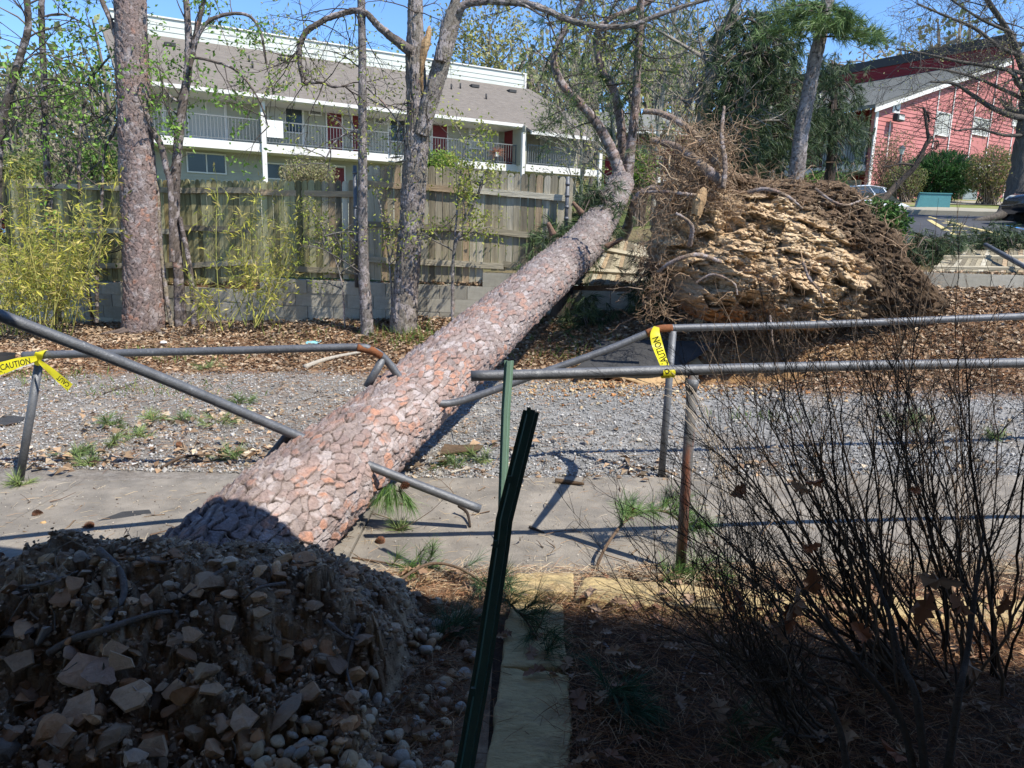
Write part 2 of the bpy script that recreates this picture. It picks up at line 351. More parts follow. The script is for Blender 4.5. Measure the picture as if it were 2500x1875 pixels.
# ------------------------------------------------------------------ concrete path of separate slabs
path = bpy.data.objects.new('concrete_path', None); COL.objects.link(path); tag(path, kind='structure')
def slab(xa, xb, i):
    n = 60; xs = np.linspace(xa+.006, xb-.006, n); t = np.linspace(0, 1, 34)
    X = np.broadcast_to(xs[None], (34, n)); ed = (fbm(np.stack([xs*3, xs*0, xs*0+2], -1), 2)-.5)*.05
    Y = PN(X)+ed[None]*(1-t[:, None])*1.2+(PF(X)+.01-PN(X))*t[:, None]+ed[None]*t[:, None]
    Z = .012+(fbm(np.stack([X*5, Y*5, X*0], -1), 4, 3)-.5)*.006+.004*(i % 2)
    V = np.stack([X, Y, Z], -1).reshape(-1, 3); B = V.copy(); B[:, 2] -= .1
    k = len(V); ring = list(range(n))+[j*n+n-1 for j in range(1, 34)]+[33*n+j for j in range(n-2, -1, -1)]+[j*n for j in range(32, 0, -1)]
    Q = [[ring[a], ring[a]+k, ring[(a+1) % len(ring)]+k, ring[(a+1) % len(ring)]] for a in range(len(ring))]
    mesh('concrete_slab', np.concatenate([V, B]), np.concatenate([grid(n, 34), np.array(Q)]), None, M['concrete'], path, smooth=False, col=(1, 1, 1))
cuts = [-9, -7.2, -5.0, -2.9, -.85, 1.2, 3.25, 5.3, 7.4]
for i in range(len(cuts)-1): slab(cuts[i], cuts[i+1], i)

# ================================================================== BLOCK WALL
def wallframe(X):
    """point on the wall front line, tangent and outward (towards camera) normal"""
    y = Yw(X); d = (Yw(X+.05)-Yw(X-.05))/.1; t = np.array([1, d, 0])/math.hypot(1, d); return np.array([X, y, 0]), t, np.array([t[1], -t[0], 0])
wall = thing('retaining_wall', 'grey concrete block retaining wall below the wooden picket fence', 'wall', (-3, 11.4, 0))
BLK = []
for s in range(3):
    q = MB(); j = 2e-3
    q.box((.004, 0, .004), (.412, 0, 0), (0, .19, 0), (0, 0, .197), c=[(.36, .335, .27), (.41, .38, .31), (.31, .285, .23)][s]); BLK.append(q)
blkmesh = [q.build('block', M['block'], None) for q in BLK]
for o in blkmesh: COL.objects.unlink(o)
def wall_top(X):
    if X < -4.05: return .78
    if 4.2 < X: return 1.385
    if -.5 < X < 0.3: return 1.2
    return 1.0
nb = 0
for c in range(-3, 7):
    z0 = .985-.2*5+c*.2-.005
    X = -9.6+(.21 if c % 2 else 0)
    while X < 10:
        base, t, nrm = wallframe(X+.2); b0, _, _ = wallframe(X)
        if z0+.2 > zb(X)-.12 and z0+.1 < wall_top(X+.2)+.02 and nb < 330:
            o = bpy.data.objects.new('block', blkmesh[rs.randint(3)].data); COL.objects.link(o); o.parent = wall
            mm = Matrix.Identity(4); ny = -nrm
            off = b0-nrm*(rs.rand()*.008)
            for k in range(3): mm[k][0] = t[k]; mm[k][1] = ny[k]; mm[k][2] = 1. if k == 2 else 0.; mm[k][3] = off[k]
            mm[2][3] = z0; o.matrix_world = mm; nb += 1
        X += .42*t[0]
# backing so no light leaks behind the blocks
# ================================================================== FENCE
fence = thing('picket_fence', 'weathered wooden fence of dog-eared boards on top of the block wall', 'fence', (-3, 11.5, 1))
def picket_mesh(h, w, seed):
    r = np.random.RandomState(seed); n = 9; xs = []; zs = []
    prof = [(0, 0), (w, 0), (w, h-.06), (w*.93, h-.03), (w*.8, h-.008), (w*.5, h), (w*.2, h-.008), (w*.07, h-.03), (0, h-.06)]
    prof = np.array(prof)+(r.rand(9, 2)-.5)*.004
    k = 9; V = np.concatenate([np.stack([prof[:, 0], np.zeros(9), prof[:, 1]], 1), np.stack([prof[:, 0], np.zeros(9)+.018, prof[:, 1]], 1)])
    return V
def add_ngon(name, prof3, th, mt, col, parent):
    """prof3: front loop (n,3); th: thickness vector"""
    n = len(prof3); V = np.concatenate([prof3, prof3+th]); me = bpy.data.meshes.new(name)
    Fc = [list(range(n)), list(range(2*n-1, n-1, -1))]+[[i, i+n, (i+1) % n+n, (i+1) % n] for i in range(n)]
    me.from_pydata([tuple(v) for v in V], [], Fc); me.update()
    c = np.ones((2*n, 4), np.float32); c[:, :3] = col; a = me.color_attributes.new('Col', 'FLOAT_COLOR', 'POINT'); a.data.foreach_set('color', c.ravel())
    me.materials.append(mt); o = bpy.data.objects.new(name, me); COL.objects.link(o); o.parent = parent; return o
FC = [(.3, .26, .18), (.37, .325, .235), (.23, .2, .14), (.33, .245, .155), (.43, .39, .3), (.18, .155, .11)]
def topz(X):
    if X < -2.3: return 2.46+.01*math.sin(X*2)
    return np.interp(X, [-2.3, -1.5, .7], [2.69, 2.7, 2.56])
X = -9.0; i = 0
fpts = []
while X < .75:
    wd = .098+rs.rand()*.012
    b, t, nrm = wallframe(X); ny = -nrm
    b = b+ny*(.075+rs.rand()*.006)
    zb_ = wall_top(X)+.03+rs.rand()*.02-.02; zt_ = topz(X)+(rs.rand()-.5)*.022
    if -4.9 < X < -4.0: zb_ = .82
    h = zt_-zb_; P = picket_mesh(h, wd-.006-.01*rs.rand(), i)[:9]; lean = (rs.rand()-.5)*.012+(.02*max(0, X))
    W = b+np.outer(P[:, 0], t)+np.outer(P[:, 2], np.array([0, 0, 1.]))+np.outer(P[:, 2]*lean, t)+np.array([0, 0, zb_])
    c = np.array(FC[rs.randint(6)])*(.7+.55*rs.rand())
    if X < -3: c = c*np.array([.97, 1.0, .72])
    add_ngon('picket', W, ny*.018, M['wood'], c, fence)
    X += wd*t[0]; i += 1
def rail(Xa, Xb, za, zb2, seed, hgt=.085):
    a, t, nrm = wallframe(Xa); b, _, _ = wallframe(Xb); n = 8
    a = a-nrm*.03; b = b-nrm*.03; a[2] = za; b[2] = zb2; L = b-a
    q = MB(); xs = np.linspace(0, 1, n); sag = (fbm(np.stack([xs*3+seed, xs*0, xs*0], -1), seed)-.5)*.03
    V = []
    for k in range(n):
        p = a+L*xs[k]+np.array([0, 0, sag[k]])
        for dy, dz in ((0, 0), (0, hgt), (.04, hgt), (.04, 0)): V.append(p-nrm*dy+np.array([0, 0, dz]))
    Q = [[k*4+j, k*4+4+j, k*4+4+(j+1) % 4, k*4+(j+1) % 4] for k in range(n-1) for j in range(4)]+[[3, 2, 1, 0], [n*4-4, n*4-3, n*4-2, n*4-1]]
    q.add(V, Q, c=np.array(FC[seed % 6])*1.12); q.build('fence_rail', M['woodh'], fence)
def zat(px, py): # height of the fence face at a pixel
    for _ in range(12):
        X = getattr(zat, 'X', -3.); 
    d = ray(px, py); Xc = 0.
    for _ in range(30): Xc = d[0]*(float(Yw(Xc))/d[1])
    return Xc, EYE+d[2]*float(Yw(Xc))/d[1]
for k, (x0, y0, x1, y1) in enumerate([(60, 452, 440, 466), (441, 464, 632, 466), (633, 470, 866, 474), (60, 560, 440, 566), (441, 556, 866, 568), (60, 650, 440, 648), (441, 650, 620, 640), (700, 655, 866, 664),
                             (870, 445, 1130, 466), (1131, 462, 1390, 484), (870, 546, 1100, 558), (1101, 556, 1378, 582), (870, 632, 1230, 652), (1228, 645, 1320, 655)]):
    Xa, za = zat(x0, y0); Xb, zb3 = zat(x1, y1); rail(Xa, Xb-.01, za-.04, zb3-.04, k+1)
for px, y0, y1 in [(393, 508, 705), (869, 405, 693), (1387, 432, 560)]:
    X0, z1 = zat(px, y0); X1, z0 = zat(px, y1); b, t, nrm = wallframe(X0); b = b+nrm*.045
    p = tube('fence_post', [b+[0, 0, z0-.05], b+[0.0, 0, z1]], .028, M['pipe'], fence, sides=10)
    for zc in np.linspace(z0+.15, z1-.1, 4):
        tube('post_clamp', [b+[0, 0, zc-.02], b+[0, 0, zc+.02]], .034, M['pipe'], p, sides=10)
# broken fence panel behind the fallen trunk
def panel(name, label, TL, TR, BL, BR, n, th, railpos, loc):
    r = thing(name, label, 'fence panel', loc); TL, TR, BL, BR = [np.asarray(a, float) for a in (TL, TR, BL, BR)]; nr = unit(np.cross(TR-TL, BL-TL))
    if nr[1] > 0: nr = -nr
    for i in range(n):
        a, b = i/n, (i+.93)/n
        jt = (rs.rand()-.5)*.05
        P = np.array([BL+(BR-BL)*a, BL+(BR-BL)*b, TL+(TR-TL)*b, TL+(TR-TL)*(a+b)/2+(TL-BL)*.03, TL+(TR-TL)*a])+nr*(rs.rand()*.012)
        add_ngon('picket', P, -nr*.018, M['wood'], np.array(FC[rs.randint(6)])*(.9+.25*rs.rand()), r)
    for t in railpos:
        a = BL+(TL-BL)*t+nr*.045; b = BR+(TR-BR)*t+nr*.045; u = unit(TL-BL)*.085
        q = MB(); q.box(a, b-a, u, -nr*.04+0*u, c=np.array(FC[1])*1.1); q.build('fence_rail', M['woodh'], r)
    return r
panel('fence_panel', 'broken section of wooden fence leaning over behind the fallen pine trunk', at(1470, 572, 12.0), at(1592, 612, 11.6), at(1400, 695, 10.75), at(1612, 698, 10.6), 17, .02, (.22, .66), at(1500, 690, 10.6))
pr = panel('fence_panel', 'collapsed wooden fence panel lying flat on top of the block wall at the right', at(2330, 602, 11.9), at(2600, 596, 11.9), at(2275, 662, 10.35), at(2640, 668, 10.3), 26, .02, (.05, .45, .9), at(2400, 655, 10.5))
tag(tube('steel_post', [at(2405, 598, 11.3), at(2510, 656, 10.1)], .035, M['pipe'], sides=10), 'grey steel fence post lying across the collapsed fence panel at the right', 'post')
# ================================================================== RAILINGS
def P_(*a): return [at(*q) for q in a]
def pipe(name, pts, r, parent, mt='pipe', n=None, mb=None):
    return tube(name, pts, r, M[mt], parent, sides=16, n=n or max(2, len(pts)*5))
r1 = thing('pipe_railing', 'grey pipe railing standing beside the bare shrub, cut off at its left end', 'railing', (.92, 3.62, 0), 'pipe railings along the concrete path')
rl = pipe('rail', P_((1150, 918, 3.5), (1420, 911, 3.56), (1690, 903, 3.62), (2080, 893, 3.74), (2560, 884, 3.9), (3900, 850, 4.3)), .0265, r1)
pst = pipe('post', P_((1660, 1400, 3.62), (1692, 915, 3.62)), .027, r1, 'rustpipe', 3)
tube('saddle', P_((1690, 925, 3.615), (1687, 955, 3.615)), [.036, .029], M['pipe'], r1, 14, 3)
r2 = thing('pipe_railing', 'knocked down pipe railing slanting from upper left under the fallen trunk', 'railing', at(1165, 1243, 4.2), 'pipe railings along the concrete path')
q0, q1 = at(-260, 672, 2.9), at(744, 1072, 4.0)
q2 = at(1172, 1243, 4.1)
pipe('rail', [q0, at(350, 905, 3.5), q1, at(960, 1160, 4.06), q2], .0265, r2)
pipe('post', P_((708, 1058, 3.99), (560, 1240, 4.1)), .027, r2, 'rustpipe', 3)
r3 = thing('pipe_railing', 'far pipe railing bent down under the fallen trunk with caution tape on its posts', 'railing', (1.12, 5.24, 0), 'pipe railings along the concrete path')
pipe('rail', P_((58, 868, 4.85), (200, 864, 4.86), (600, 855, 4.9), (860, 848, 4.93), (905, 855, 4.95), (940, 876, 5.0), (1010, 960, 5.05), (1080, 985, 5.1), (1160, 968, 5.14), (1300, 918, 5.18), (1480, 855, 5.22), (1570, 818, 5.24), (1610, 803, 5.25), (1680, 800, 5.28), (2000, 792, 5.4), (2560, 770, 5.62), (3900, 722, 6.2)), .0265, r3, n=120)
pipe('post', P_((48, 1172, 4.8), (97, 878, 4.9)), .027, r3, n=3)
pipe('post', P_((895, 945, 4.95), (938, 872, 5.0)), .027, r3, n=3)
pipe('post', P_((1614, 1168, 5.24), (1643, 808, 5.26)), .0265, r3, n=3)
for pts in ([(872, 848.5, 4.925), (905, 855, 4.945), (930, 868, 4.985)], [(1578, 814.5, 5.238), (1610, 803, 5.246), (1640, 801.2, 5.262)]):
    tube('rust_patch', P_(*pts), .0272, M['rust'], r3, 16, 12)
# ------------------------------------------------------------------ caution tape
def ribbon(name, pts, w, mt, parent=None, widthdir=None, n=24, twist=0):
    P = smoothpath(np.array(pts), n); T = unit(np.gradient(P, axis=0)); wd = np.asarray(widthdir if widthdir is not None else (0, 0, 1.), float)
    if wd.ndim == 1: wd = np.broadcast_to(wd, P.shape)
    else: wd = np.stack([np.interp(np.linspace(0, 1, n), np.linspace(0, 1, len(wd)), wd[:, k]) for k in range(3)], 1)
    S = unit(wd-T*np.sum(wd*T, 1, keepdims=True)); ww = np.interp(np.linspace(0, 1, n), np.linspace(0, 1, len(w)), w)[:, None]
    cr = np.cross(T, S)*(np.sin(np.linspace(0, 9, n))*.003)[:, None]
    V = np.stack([P-S*ww/2+cr, P+cr*-.5, P+S*ww/2+cr], 1).reshape(-1, 3)
    Q = [[i*3+a, i*3+a+1, i*3+a+4, i*3+a+3] for i in range(n-1) for a in (0, 1)]
    return mesh(name, V, Q, None, mt, parent, True), P, S
def text_on(txt, origin, xd, yd, size, parent, name='lettering', squeeze=1.0):
    cu = bpy.data.curves.new('t', 'FONT'); cu.body = txt; cu.size = size; cu.resolution_u = 2; cu.offset = size*.018; cu.extrude = .0
    to = bpy.data.objects.new('t', cu); COL.objects.link(to); dg = bpy.context.evaluated_depsgraph_get(); me = bpy.data.meshes.new_from_object(to.evaluated_get(dg))
    bpy.data.objects.remove(to); xd = unit(np.asarray(xd, float)); yd = np.asarray(yd, float); yd = unit(yd-xd*np.dot(xd, yd)); o_ = np.asarray(origin, float)
    for v in me.vertices: v.co = Vector(o_+xd*v.co.x*squeeze+yd*v.co.y)
    me.materials.clear(); me.materials.append(M['black']); ob = bpy.data.objects.new(name, me); COL.objects.link(ob); ob.parent = parent; return ob
toC = lambda p: unit(CP-np.asarray(p))
t1 = thing('caution_tape', 'yellow caution tape hanging between the two railings at the right, lettering upside down', 'tape', at(1600, 860, 5.0))
ribbon('tape_strip', P_((1603, 798, 5.2), (1600, 820, 5.17), (1610, 860, 5.1), (1622, 890, 4.8), (1630, 905, 3.585)), [.04, .075, .085, .075, .03], M['tape'], t1, [(-.9, 0, .3), (-1, 0, .1), (-1, 0, .25), (-1, 0, .3), (-1, 0, .1)])
th = np.linspace(0, 2*np.pi, 25); cc = at(1630, 909, 3.604); ax = unit(at(1700, 907, 3.62)-at(1560, 911, 3.59)); e1 = unit(np.cross(ax, (0, 0, 1.))); e2 = np.cross(ax, e1)
V = []; 
for a in th:
    for s in (-.03, .03): V.append(cc+ax*s+(e1*math.cos(a)+e2*math.sin(a))*.0295)
mesh('tape_wrap', V, [[i*2, i*2+1, i*2+3, i*2+2] for i in range(24)], None, M['tape'], t1, True)
text_on('O', cc+toC(cc)*.032+UP*.018+RT*-.002-RT*.016, -RT*-1, UP*-1, .036, t1)
pb = at(1598, 826, 5.1); pe = at(1625, 893, 5.0)
text_on('CAUT', pe+RT*.03+(pb-pe)*.0+toC(pe)*.03, unit(pb-pe), -RT, .085, t1, squeeze=.8) if False else text_on('CAUTION', at(1633, 893, 4.74), unit(at(1604, 812, 5.0)-at(1633, 893, 5.0)), -RT, .062, t1, squeeze=.75)
t2 = thing('caution_tape', 'yellow caution tape knotted round the left railing post and trailing off the left edge', 'tape', at(95, 900, 4.85))
ribbon('tape_strip', P_((-60, 912, 4.6), (0, 900, 4.65), (50, 884, 4.72), (90, 874, 4.8)), [.085, .08, .06, .03], M['tape'], t2, [(0, .1, 1), (0, .1, 1), (0, .1, 1), (0, 0, 1)])
text_on('CAUTION', at(2, 905, 4.62), RT*1+UP*.24, UP, .055, t2, squeeze=.8)
ribbon('tape_tail', P_((95, 880, 4.8), (108, 892, 4.78), (135, 915, 4.76), (172, 946, 4.74)), [.02, .035, .05, .06], M['tape'], t2, [(.6, 0, 1), (.8, 0, .6), (.8, 0, .5), (.9, 0, .4)])
text_on('CAUT', at(172, 938, 4.72), unit(at(130, 905, 4.72)-at(172, 938, 4.72)), -RT-UP*.3, .045, t2, squeeze=.75)
ribbon('tape_wrap', P_((90, 892, 4.83), (92, 876, 4.81), (98, 862, 4.8), (104, 856, 4.84)), [.03, .05, .055, .06], M['tape'], t2, [(1, 0, .2)]*4)
# ------------------------------------------------------------------ green channel posts
def channel(name, pts, w, d, mt, label, cat='post', extra=None):
    P = np.array(pts); n = len(P); V = []
    T = unit(P[-1]-P[0]); S = unit(np.cross(T, (0, 1., 0))); B = np.cross(S, T)
    if B[1] < 0: B = -B
    prof = [(-w/2, .0), (-w/2+w*.22, 0), (-w*.2, d), (w*.2, d), (w/2-w*.22, 0), (w/2, 0), (w/2, -.003), (w*.24, -.003), (w*.16, d-.003), (-w*.16, d-.003), (-w*.24, -.003), (-w/2, -.003)]
    prof = prof[::-1]
    for p in P:
        for a, b in prof: V.append(p+S*a-B*b)
    k = len(prof); Q = [[i*k+j, i*k+(j+1) % k, i*k+k+(j+1) % k, i*k+k+j] for i in range(n-1) for j in range(k)]
    Q += [[0, 1, 10, 11], [1, 2, 9, 10], [2, 3, 8, 9], [3, 4, 7, 8], [4, 5, 6, 7]]
    o_ = (n-1)*k; Q += [[o_+a for a in reversed(q)] for q in [[0, 1, 10, 11], [1, 2, 9, 10], [2, 3, 8, 9], [3, 4, 7, 8], [4, 5, 6, 7]]]
    return tag(mesh(name, V, Q, None, mt), label, cat)
channel('sign_post', P_((1222, 1440, 3.25), (1228, 1200, 3.27), (1235, 1000, 3.28), (1243, 880, 3.29)), .042, .016, M['greenpost'], 'upright pale green steel channel post with rusty edge behind the dark leaning one')
lp = channel('sign_post', P_((1120, 1960, 1.62), (1180, 1620, 1.78), (1224, 1330, 1.93), (1231, 1270, 1.96), (1297, 1004, 2.1)), .048, .02, M['darkpost'], 'dark green steel channel post leaning to the right in the foreground')
for (x, y, Y) in [(1286, 1012, 2.09), (1239, 1180, 2.0), (1205, 1338, 1.92), (1150, 1700, 1.73)]:
    a = at(x, y, Y-.02); q = MB(); q.box(a, RT*.012, FW*.012, UP*.02); q.build('bolt_tab', M['darkpost'], lp)
# ================================================================== BARK COVERED TRUNKS
def bark_mesh(name, P, rad, nr, nl, parent, seed=1, cl=.11, cw=.075, depth=.013, red=.5, grey=(.33, .27, .25), pal=None, tpow=1.0, flare=0, mtl='bark'):
    """trunk with modelled bark plates (each plate is raised relief on one continuous surface)"""
    P = np.asarray(P, float)
    t = np.linspace(0, 1, nl)**tpow
    dense = smoothpath(P, 400) if len(P) > 2 else P[0]+(P[1]-P[0])*np.linspace(0, 1, 400)[:, None]
    seg = np.concatenate([[0], np.cumsum(np.linalg.norm(np.diff(dense, axis=0), axis=1))]); L = seg[-1]; s = t*L
    C = np.stack([np.interp(s, seg, dense[:, k]) for k in range(3)], 1); T = unit(np.gradient(C, axis=0))
    rr = np.interp(t, np.linspace(0, 1, len(rad)), rad)
    ref = np.array([0, 1., 0]) if abs(T[0, 2]) > .7 else np.array([0, 0, 1.])
    A = unit(np.cross(T, ref)); B = np.cross(T, A)
    th = np.arange(nr)/nr*2*np.pi; S, TH_ = np.meshgrid(s, th, indexing='ij')
    r0 = float(np.mean(rad)); per = max(6, int(round(2*np.pi*r0/cw)))
    u = S/cl; v = TH_/(2*np.pi)*per
    q = np.stack([np.cos(TH_)*r0, np.sin(TH_)*r0, S], -1)
    wx = (fbm(q*9, seed, 3)-.5)*1.1; wy = (fbm(q*9+31, seed+3, 3)-.5)*1.1
    D1, D2, ID, du, dv = voro(u+wx, v+wy, per, seed)
    e = D2-D1
    d1b, d2b, idb, _, _ = voro(u*2.3+wx*2.+7, v*2.3+wy*2, 0, seed+40)
    eb = d2b-d1b
    n1 = fbm(q*26, seed+7, 3); n2 = fbm(q*70, seed+8, 2)
    lowside = sst(du*.8+dv*.6+.25*(n1-.5), -.12, .3)
    crack = (1-sst(e, .03, .17))*np.clip(.42+lowside+.5*(ID-.5), 0, 1)  # colour mask: dark cracks, with shadow painted along each plate's low side
    tilt = -(du*.8+dv*.6)
    fl2 = idb*.5+(-(d1b))*.3
    disp = depth*(.9*tilt+.75*(ID-.5)+.45*(fl2-.2))-depth*.55*(1-sst(e, 0, .09))+depth*.55*(n1-.5)+depth*.3*(n2-.5)
    big = (fbm(np.stack([np.cos(TH_)*.8, np.sin(TH_)*.8, S*1.3], -1), seed+11, 2)-.5)*r0*.16
    RRr = rr[:, None]+disp+big
    if flare: RRr = RRr*(1+flare*np.exp(-S/.16)*(1+.35*np.cos(TH_*4+seed)))
    V = C[:, None]+RRr[..., None]*(A[:, None]*np.cos(TH_)[..., None]+B[:, None]*np.sin(TH_)[..., None])
    # colour
    g = np.asarray(grey)
    col = g*(.72+.5*n1[..., None])
    pink = np.array([.34, .245, .215]); redc = np.array([.40, .215, .15]); pale = np.array([.44, .385, .37])
    a = sst(ID+.35*(n1-.5), .3, .6)[..., None]*.75*(red > .05); col = col*(1-a)+pink*(.75+.45*n1[..., None])*a
    rmask = (sst(e, .1, .26)*sst(ID*.8+(fbm(q*7, seed+21, 2)-.5)*1.1, 1-red-.1, 1-red+.1)*sst(n1, .28, .5))[..., None]
    col = col*(1-rmask)+redc*(.75+.6*n2[..., None])*rmask
    pm = (sst(fbm(q*14, seed+23, 3), .53, .63)*.7*(1-rmask[..., 0]))[..., None]; col = col*(1-pm)+pale*pm
    if pal is not None: col = pal(col, q, S)
    dk_ = (sst(fbm(q*5, seed+33, 3)+.25*(ID-.5), .5, .66)*.45)[..., None]; col = col*(1-dk_)+np.array([.2, .165, .16])*dk_
    cm = np.maximum(crack*.92, (1-sst(eb, .0, .08))*.55*sst(n1+.6*(idb-.5), .4, .7))[..., None]
    col = col*(1-cm)+np.array([.045, .032, .027])*cm
    nl_, nr_ = S.shape; i = np.arange(nl_-1)[:, None]; j = np.arange(nr_)[None]; j2 = (j+1) % nr_
    Q = np.stack([i*nr_+j, i*nr_+j2, (i+1)*nr_+j2, (i+1)*nr_+j], -1).reshape(-1, 4)
    V = np.concatenate([V.reshape(-1, 3), C[:1], C[-1:]]); col = np.concatenate([col.reshape(-1, 3), np.full((2, 3), .2)])
    k = len(V)-2; T3 = [[k, (a_+1) % nr_, a_] for a_ in range(nr_)]+[[k+1, (nl_-1)*nr_+a_, (nl_-1)*nr_+(a_+1) % nr_] for a_ in range(nr_)]
    return mesh(name, V, Q, T3, M[mtl], parent, True, col)
# ------------------------------------------------------------------ the fallen pine
fp = thing('fallen_pine', 'big fallen pine trunk with flaky reddish bark lying across both railings and the fence', 'fallen tree', at(628, 1315, 3.4))
ax_a = at(520, 1412, 3.0); ax = [at(x, y, Y) for x, y, Y in [(440, 1500, 2.9), (540, 1392, 3.12), (628, 1315, 3.42), (837, 1129, 4.3), (1034, 953, 5.45), (1165, 832, 6.6), (1280, 728, 7.95), (1425, 600, 10.4), (1478, 520, 11.7), (1517, 445, 12.8)]]
seg = np.concatenate([[0], np.cumsum([np.linalg.norm(ax[i+1]-ax[i]) for i in range(len(ax)-1)])]); tt = seg/seg[-1]
axr = [.29, .31, .31, .272, .272, .272, .27, .27, .235, .2]
uni = [np.array([np.interp(q, tt, [a[k] for a in ax]) for k in range(3)]) for q in np.linspace(0, 1, 14)]
ur = [float(np.interp(q, tt, axr)) for q in np.linspace(0, 1, 14)]
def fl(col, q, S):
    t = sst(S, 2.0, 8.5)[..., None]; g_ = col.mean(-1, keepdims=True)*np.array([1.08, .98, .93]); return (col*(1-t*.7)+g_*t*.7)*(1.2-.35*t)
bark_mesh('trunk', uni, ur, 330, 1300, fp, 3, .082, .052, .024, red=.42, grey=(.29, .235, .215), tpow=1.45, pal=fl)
def bm(name, px, parent, w, seed, cl=.06, cw=.05, depth=.008, red=.12, nr=28, nl=150, grey=(.17, .13, .105), mtl='bark'):
    P = [at(*p) for p in px]; zz = [np.dot(p-CP, FW) for p in P]; rad = [float(np.interp(i/(len(P)-1), np.linspace(0, 1, len(w)), w))/2*zz[i]/F for i in range(len(P))]
    return bark_mesh(name, P, rad, nr, nl, parent, seed, cl, cw, depth, red, grey, mtl=mtl)
K = 1.1302
def sc(L, Y): return [(x*K, y*K, Y+(i*0)) for i, (x, y) in enumerate(L)]
limbs = [([(1352, 402), (1362, 330), (1371, 240), (1376, 150), (1382, 60), (1386, -30)], [30, 22, 20, 18, 16], 13.3),
         ([(1345, 400), (1325, 335), (1290, 268), (1245, 215), (1212, 178), (1196, 130), (1208, 90), (1232, 45), (1255, 10), (1275, -20)], [32, 24, 20, 15, 13], 13.2),
         ([(1350, 395), (1345, 320), (1338, 250), (1325, 195), (1300, 150), (1288, 100), (1292, 65), (1318, 40), (1350, 28), (1400, 5), (1440, -25)], [28, 22, 18, 14, 12], 13.6)]
for i, (px, w_, Y) in enumerate(limbs): bm('limb', sc(px, Y), fp, w_, 20+i, nr=20, nl=220)
tips = []
class TW:
    """collects twig polylines, bucketed by number of points"""
    def __init__(s): s.b = {}
    def add(s, P, r): s.b.setdefault(len(P), []).append((np.asarray(P, float), np.asarray(r, float)))
    def build(s, name, mt, parent, cols, sides=4, seed=0):
        q = MB(); r = np.random.RandomState(seed)
        for k, L in s.b.items():
            P = np.stack([a for a, _ in L]); Rr = np.stack([b for _, b in L]); sd = sides+2 if k > 6 else sides
            V, Q = tubes(P, Rr, sd); q.add(V, Q, None, colvar(len(L), cols, k*sd, .15, r))
        o = q.build(name, mt, parent, smooth=True); o['kind'] = 'stuff'; return o
def grow(tw, p, d, L, r, lvl, rng, nch=(5, 5, 4), ang=.7, ratio=.6, gn=.25, up=.15, tips=None, rmin=.002, droop=0, kseg=6):
    n = kseg if lvl > 0 else 4; P = [np.array(p, float)]; d = np.array(d, float)/np.linalg.norm(d); ds = [d]
    for i in range(n-1):
        d = d+rng.normal(size=3)*gn/n*2+np.array([0, 0, up-droop])/n; d = d/np.linalg.norm(d); P.append(P[-1]+d*L/(n-1)); ds.append(d)
    re = max(r*.35, rmin*.6); tw.add(P, np.linspace(r, re, n))
    if lvl == 0:
        if tips is not None: tips.append((P[-1], d)); tips.append((P[-2], ds[-2]))
        return
    nc = nch[len(nch)-lvl] if lvl <= len(nch) else nch[0]
    for i in range(nc):
        t = .25+.75*(i+rng.rand())/nc; k = t*(n-1); a = int(min(k, n-2)); f = k-a; b = P[a]+(P[a+1]-P[a])*f
        ax_ = np.cross(ds[a], rng.normal(size=3)); ax_ /= np.linalg.norm(ax_)
        th_ = ang*(.6+.6*rng.rand()); dd = ds[a]*math.cos(th_)+ax_*math.sin(th_)
        grow(tw, b, dd, L*ratio*(1.15-.5*t)*(.7+.5*rng.rand()), max(rmin, r*(1-.6*t)*.55), lvl-1, rng, nch, ang, ratio, gn, up, tips, rmin, droop, kseg)
def tufts(mb, tips, n, L, W, cols, rng, spread=.55, seed=0):
    """pine needle brushes at twig ends"""
    P = np.repeat(np.array([t[0] for t in tips]), n, 0); D = np.repeat(unit(np.array([t[1] for t in tips])), n, 0)
    P = P-D*rng.rand(len(P), 1)*L*.6
    D = unit(D+rng.normal(size=D.shape)*spread)
    V, Q, T = needles(P, D, L*(.7+.5*rng.rand(len(P))), W)
    mb.add(V, Q, T, colvar(len(P), cols, 5, .25, rng))
def leafset(mb, tips, n, L, W, cols, rng, sp=.06, fold=.15):
    P = np.repeat(np.array([t[0] for t in tips]), n, 0)+rng.normal(size=(len(tips)*n, 3))*sp; D = rng.normal(size=P.shape); D[:, 2] -= .35
    V, T = leaves(P, D, rng.normal(size=P.shape), L*(.6+.7*rng.rand(len(P))), W*(.6+.7*rng.rand(len(P))), fold)
    mb.add(V, None, T, colvar(len(P), cols, 5, .25, rng))
PNG = [(.045, .09, .03), (.06, .11, .03), (.035, .07, .03), (.09, .13, .04)]
DK = [(.05, .04, .033), (.07, .055, .045), (.04, .032, .028)]
GB = [(.12, .1, .085), (.16, .14, .12), (.09, .075, .06)]
# fallen pine: twigs and needles on its limbs
rng = np.random.RandomState(5); tw = TW(); tips = []
for px, w_, Y in limbs:
    P = smoothpath([at(*p) for p in sc(px, Y)], 14)
    for i in range(3, 14):
        for _ in range(2):
            dd = rng.normal(size=3); dd[2] -= .1; grow(tw, P[i], dd, .55+.5*rng.rand(), .012, 2, rng, (3, 3), .7, .6, .5, -.1, tips, .003, .3)
tw.build('twigs', M['twig'], fp, DK, 4)
q = MB(); tufts(q, [tips[i] for i in range(0, len(tips), 3)], 22, .17, .005, PNG, rng); q.build('needles', M['needle'], fp)
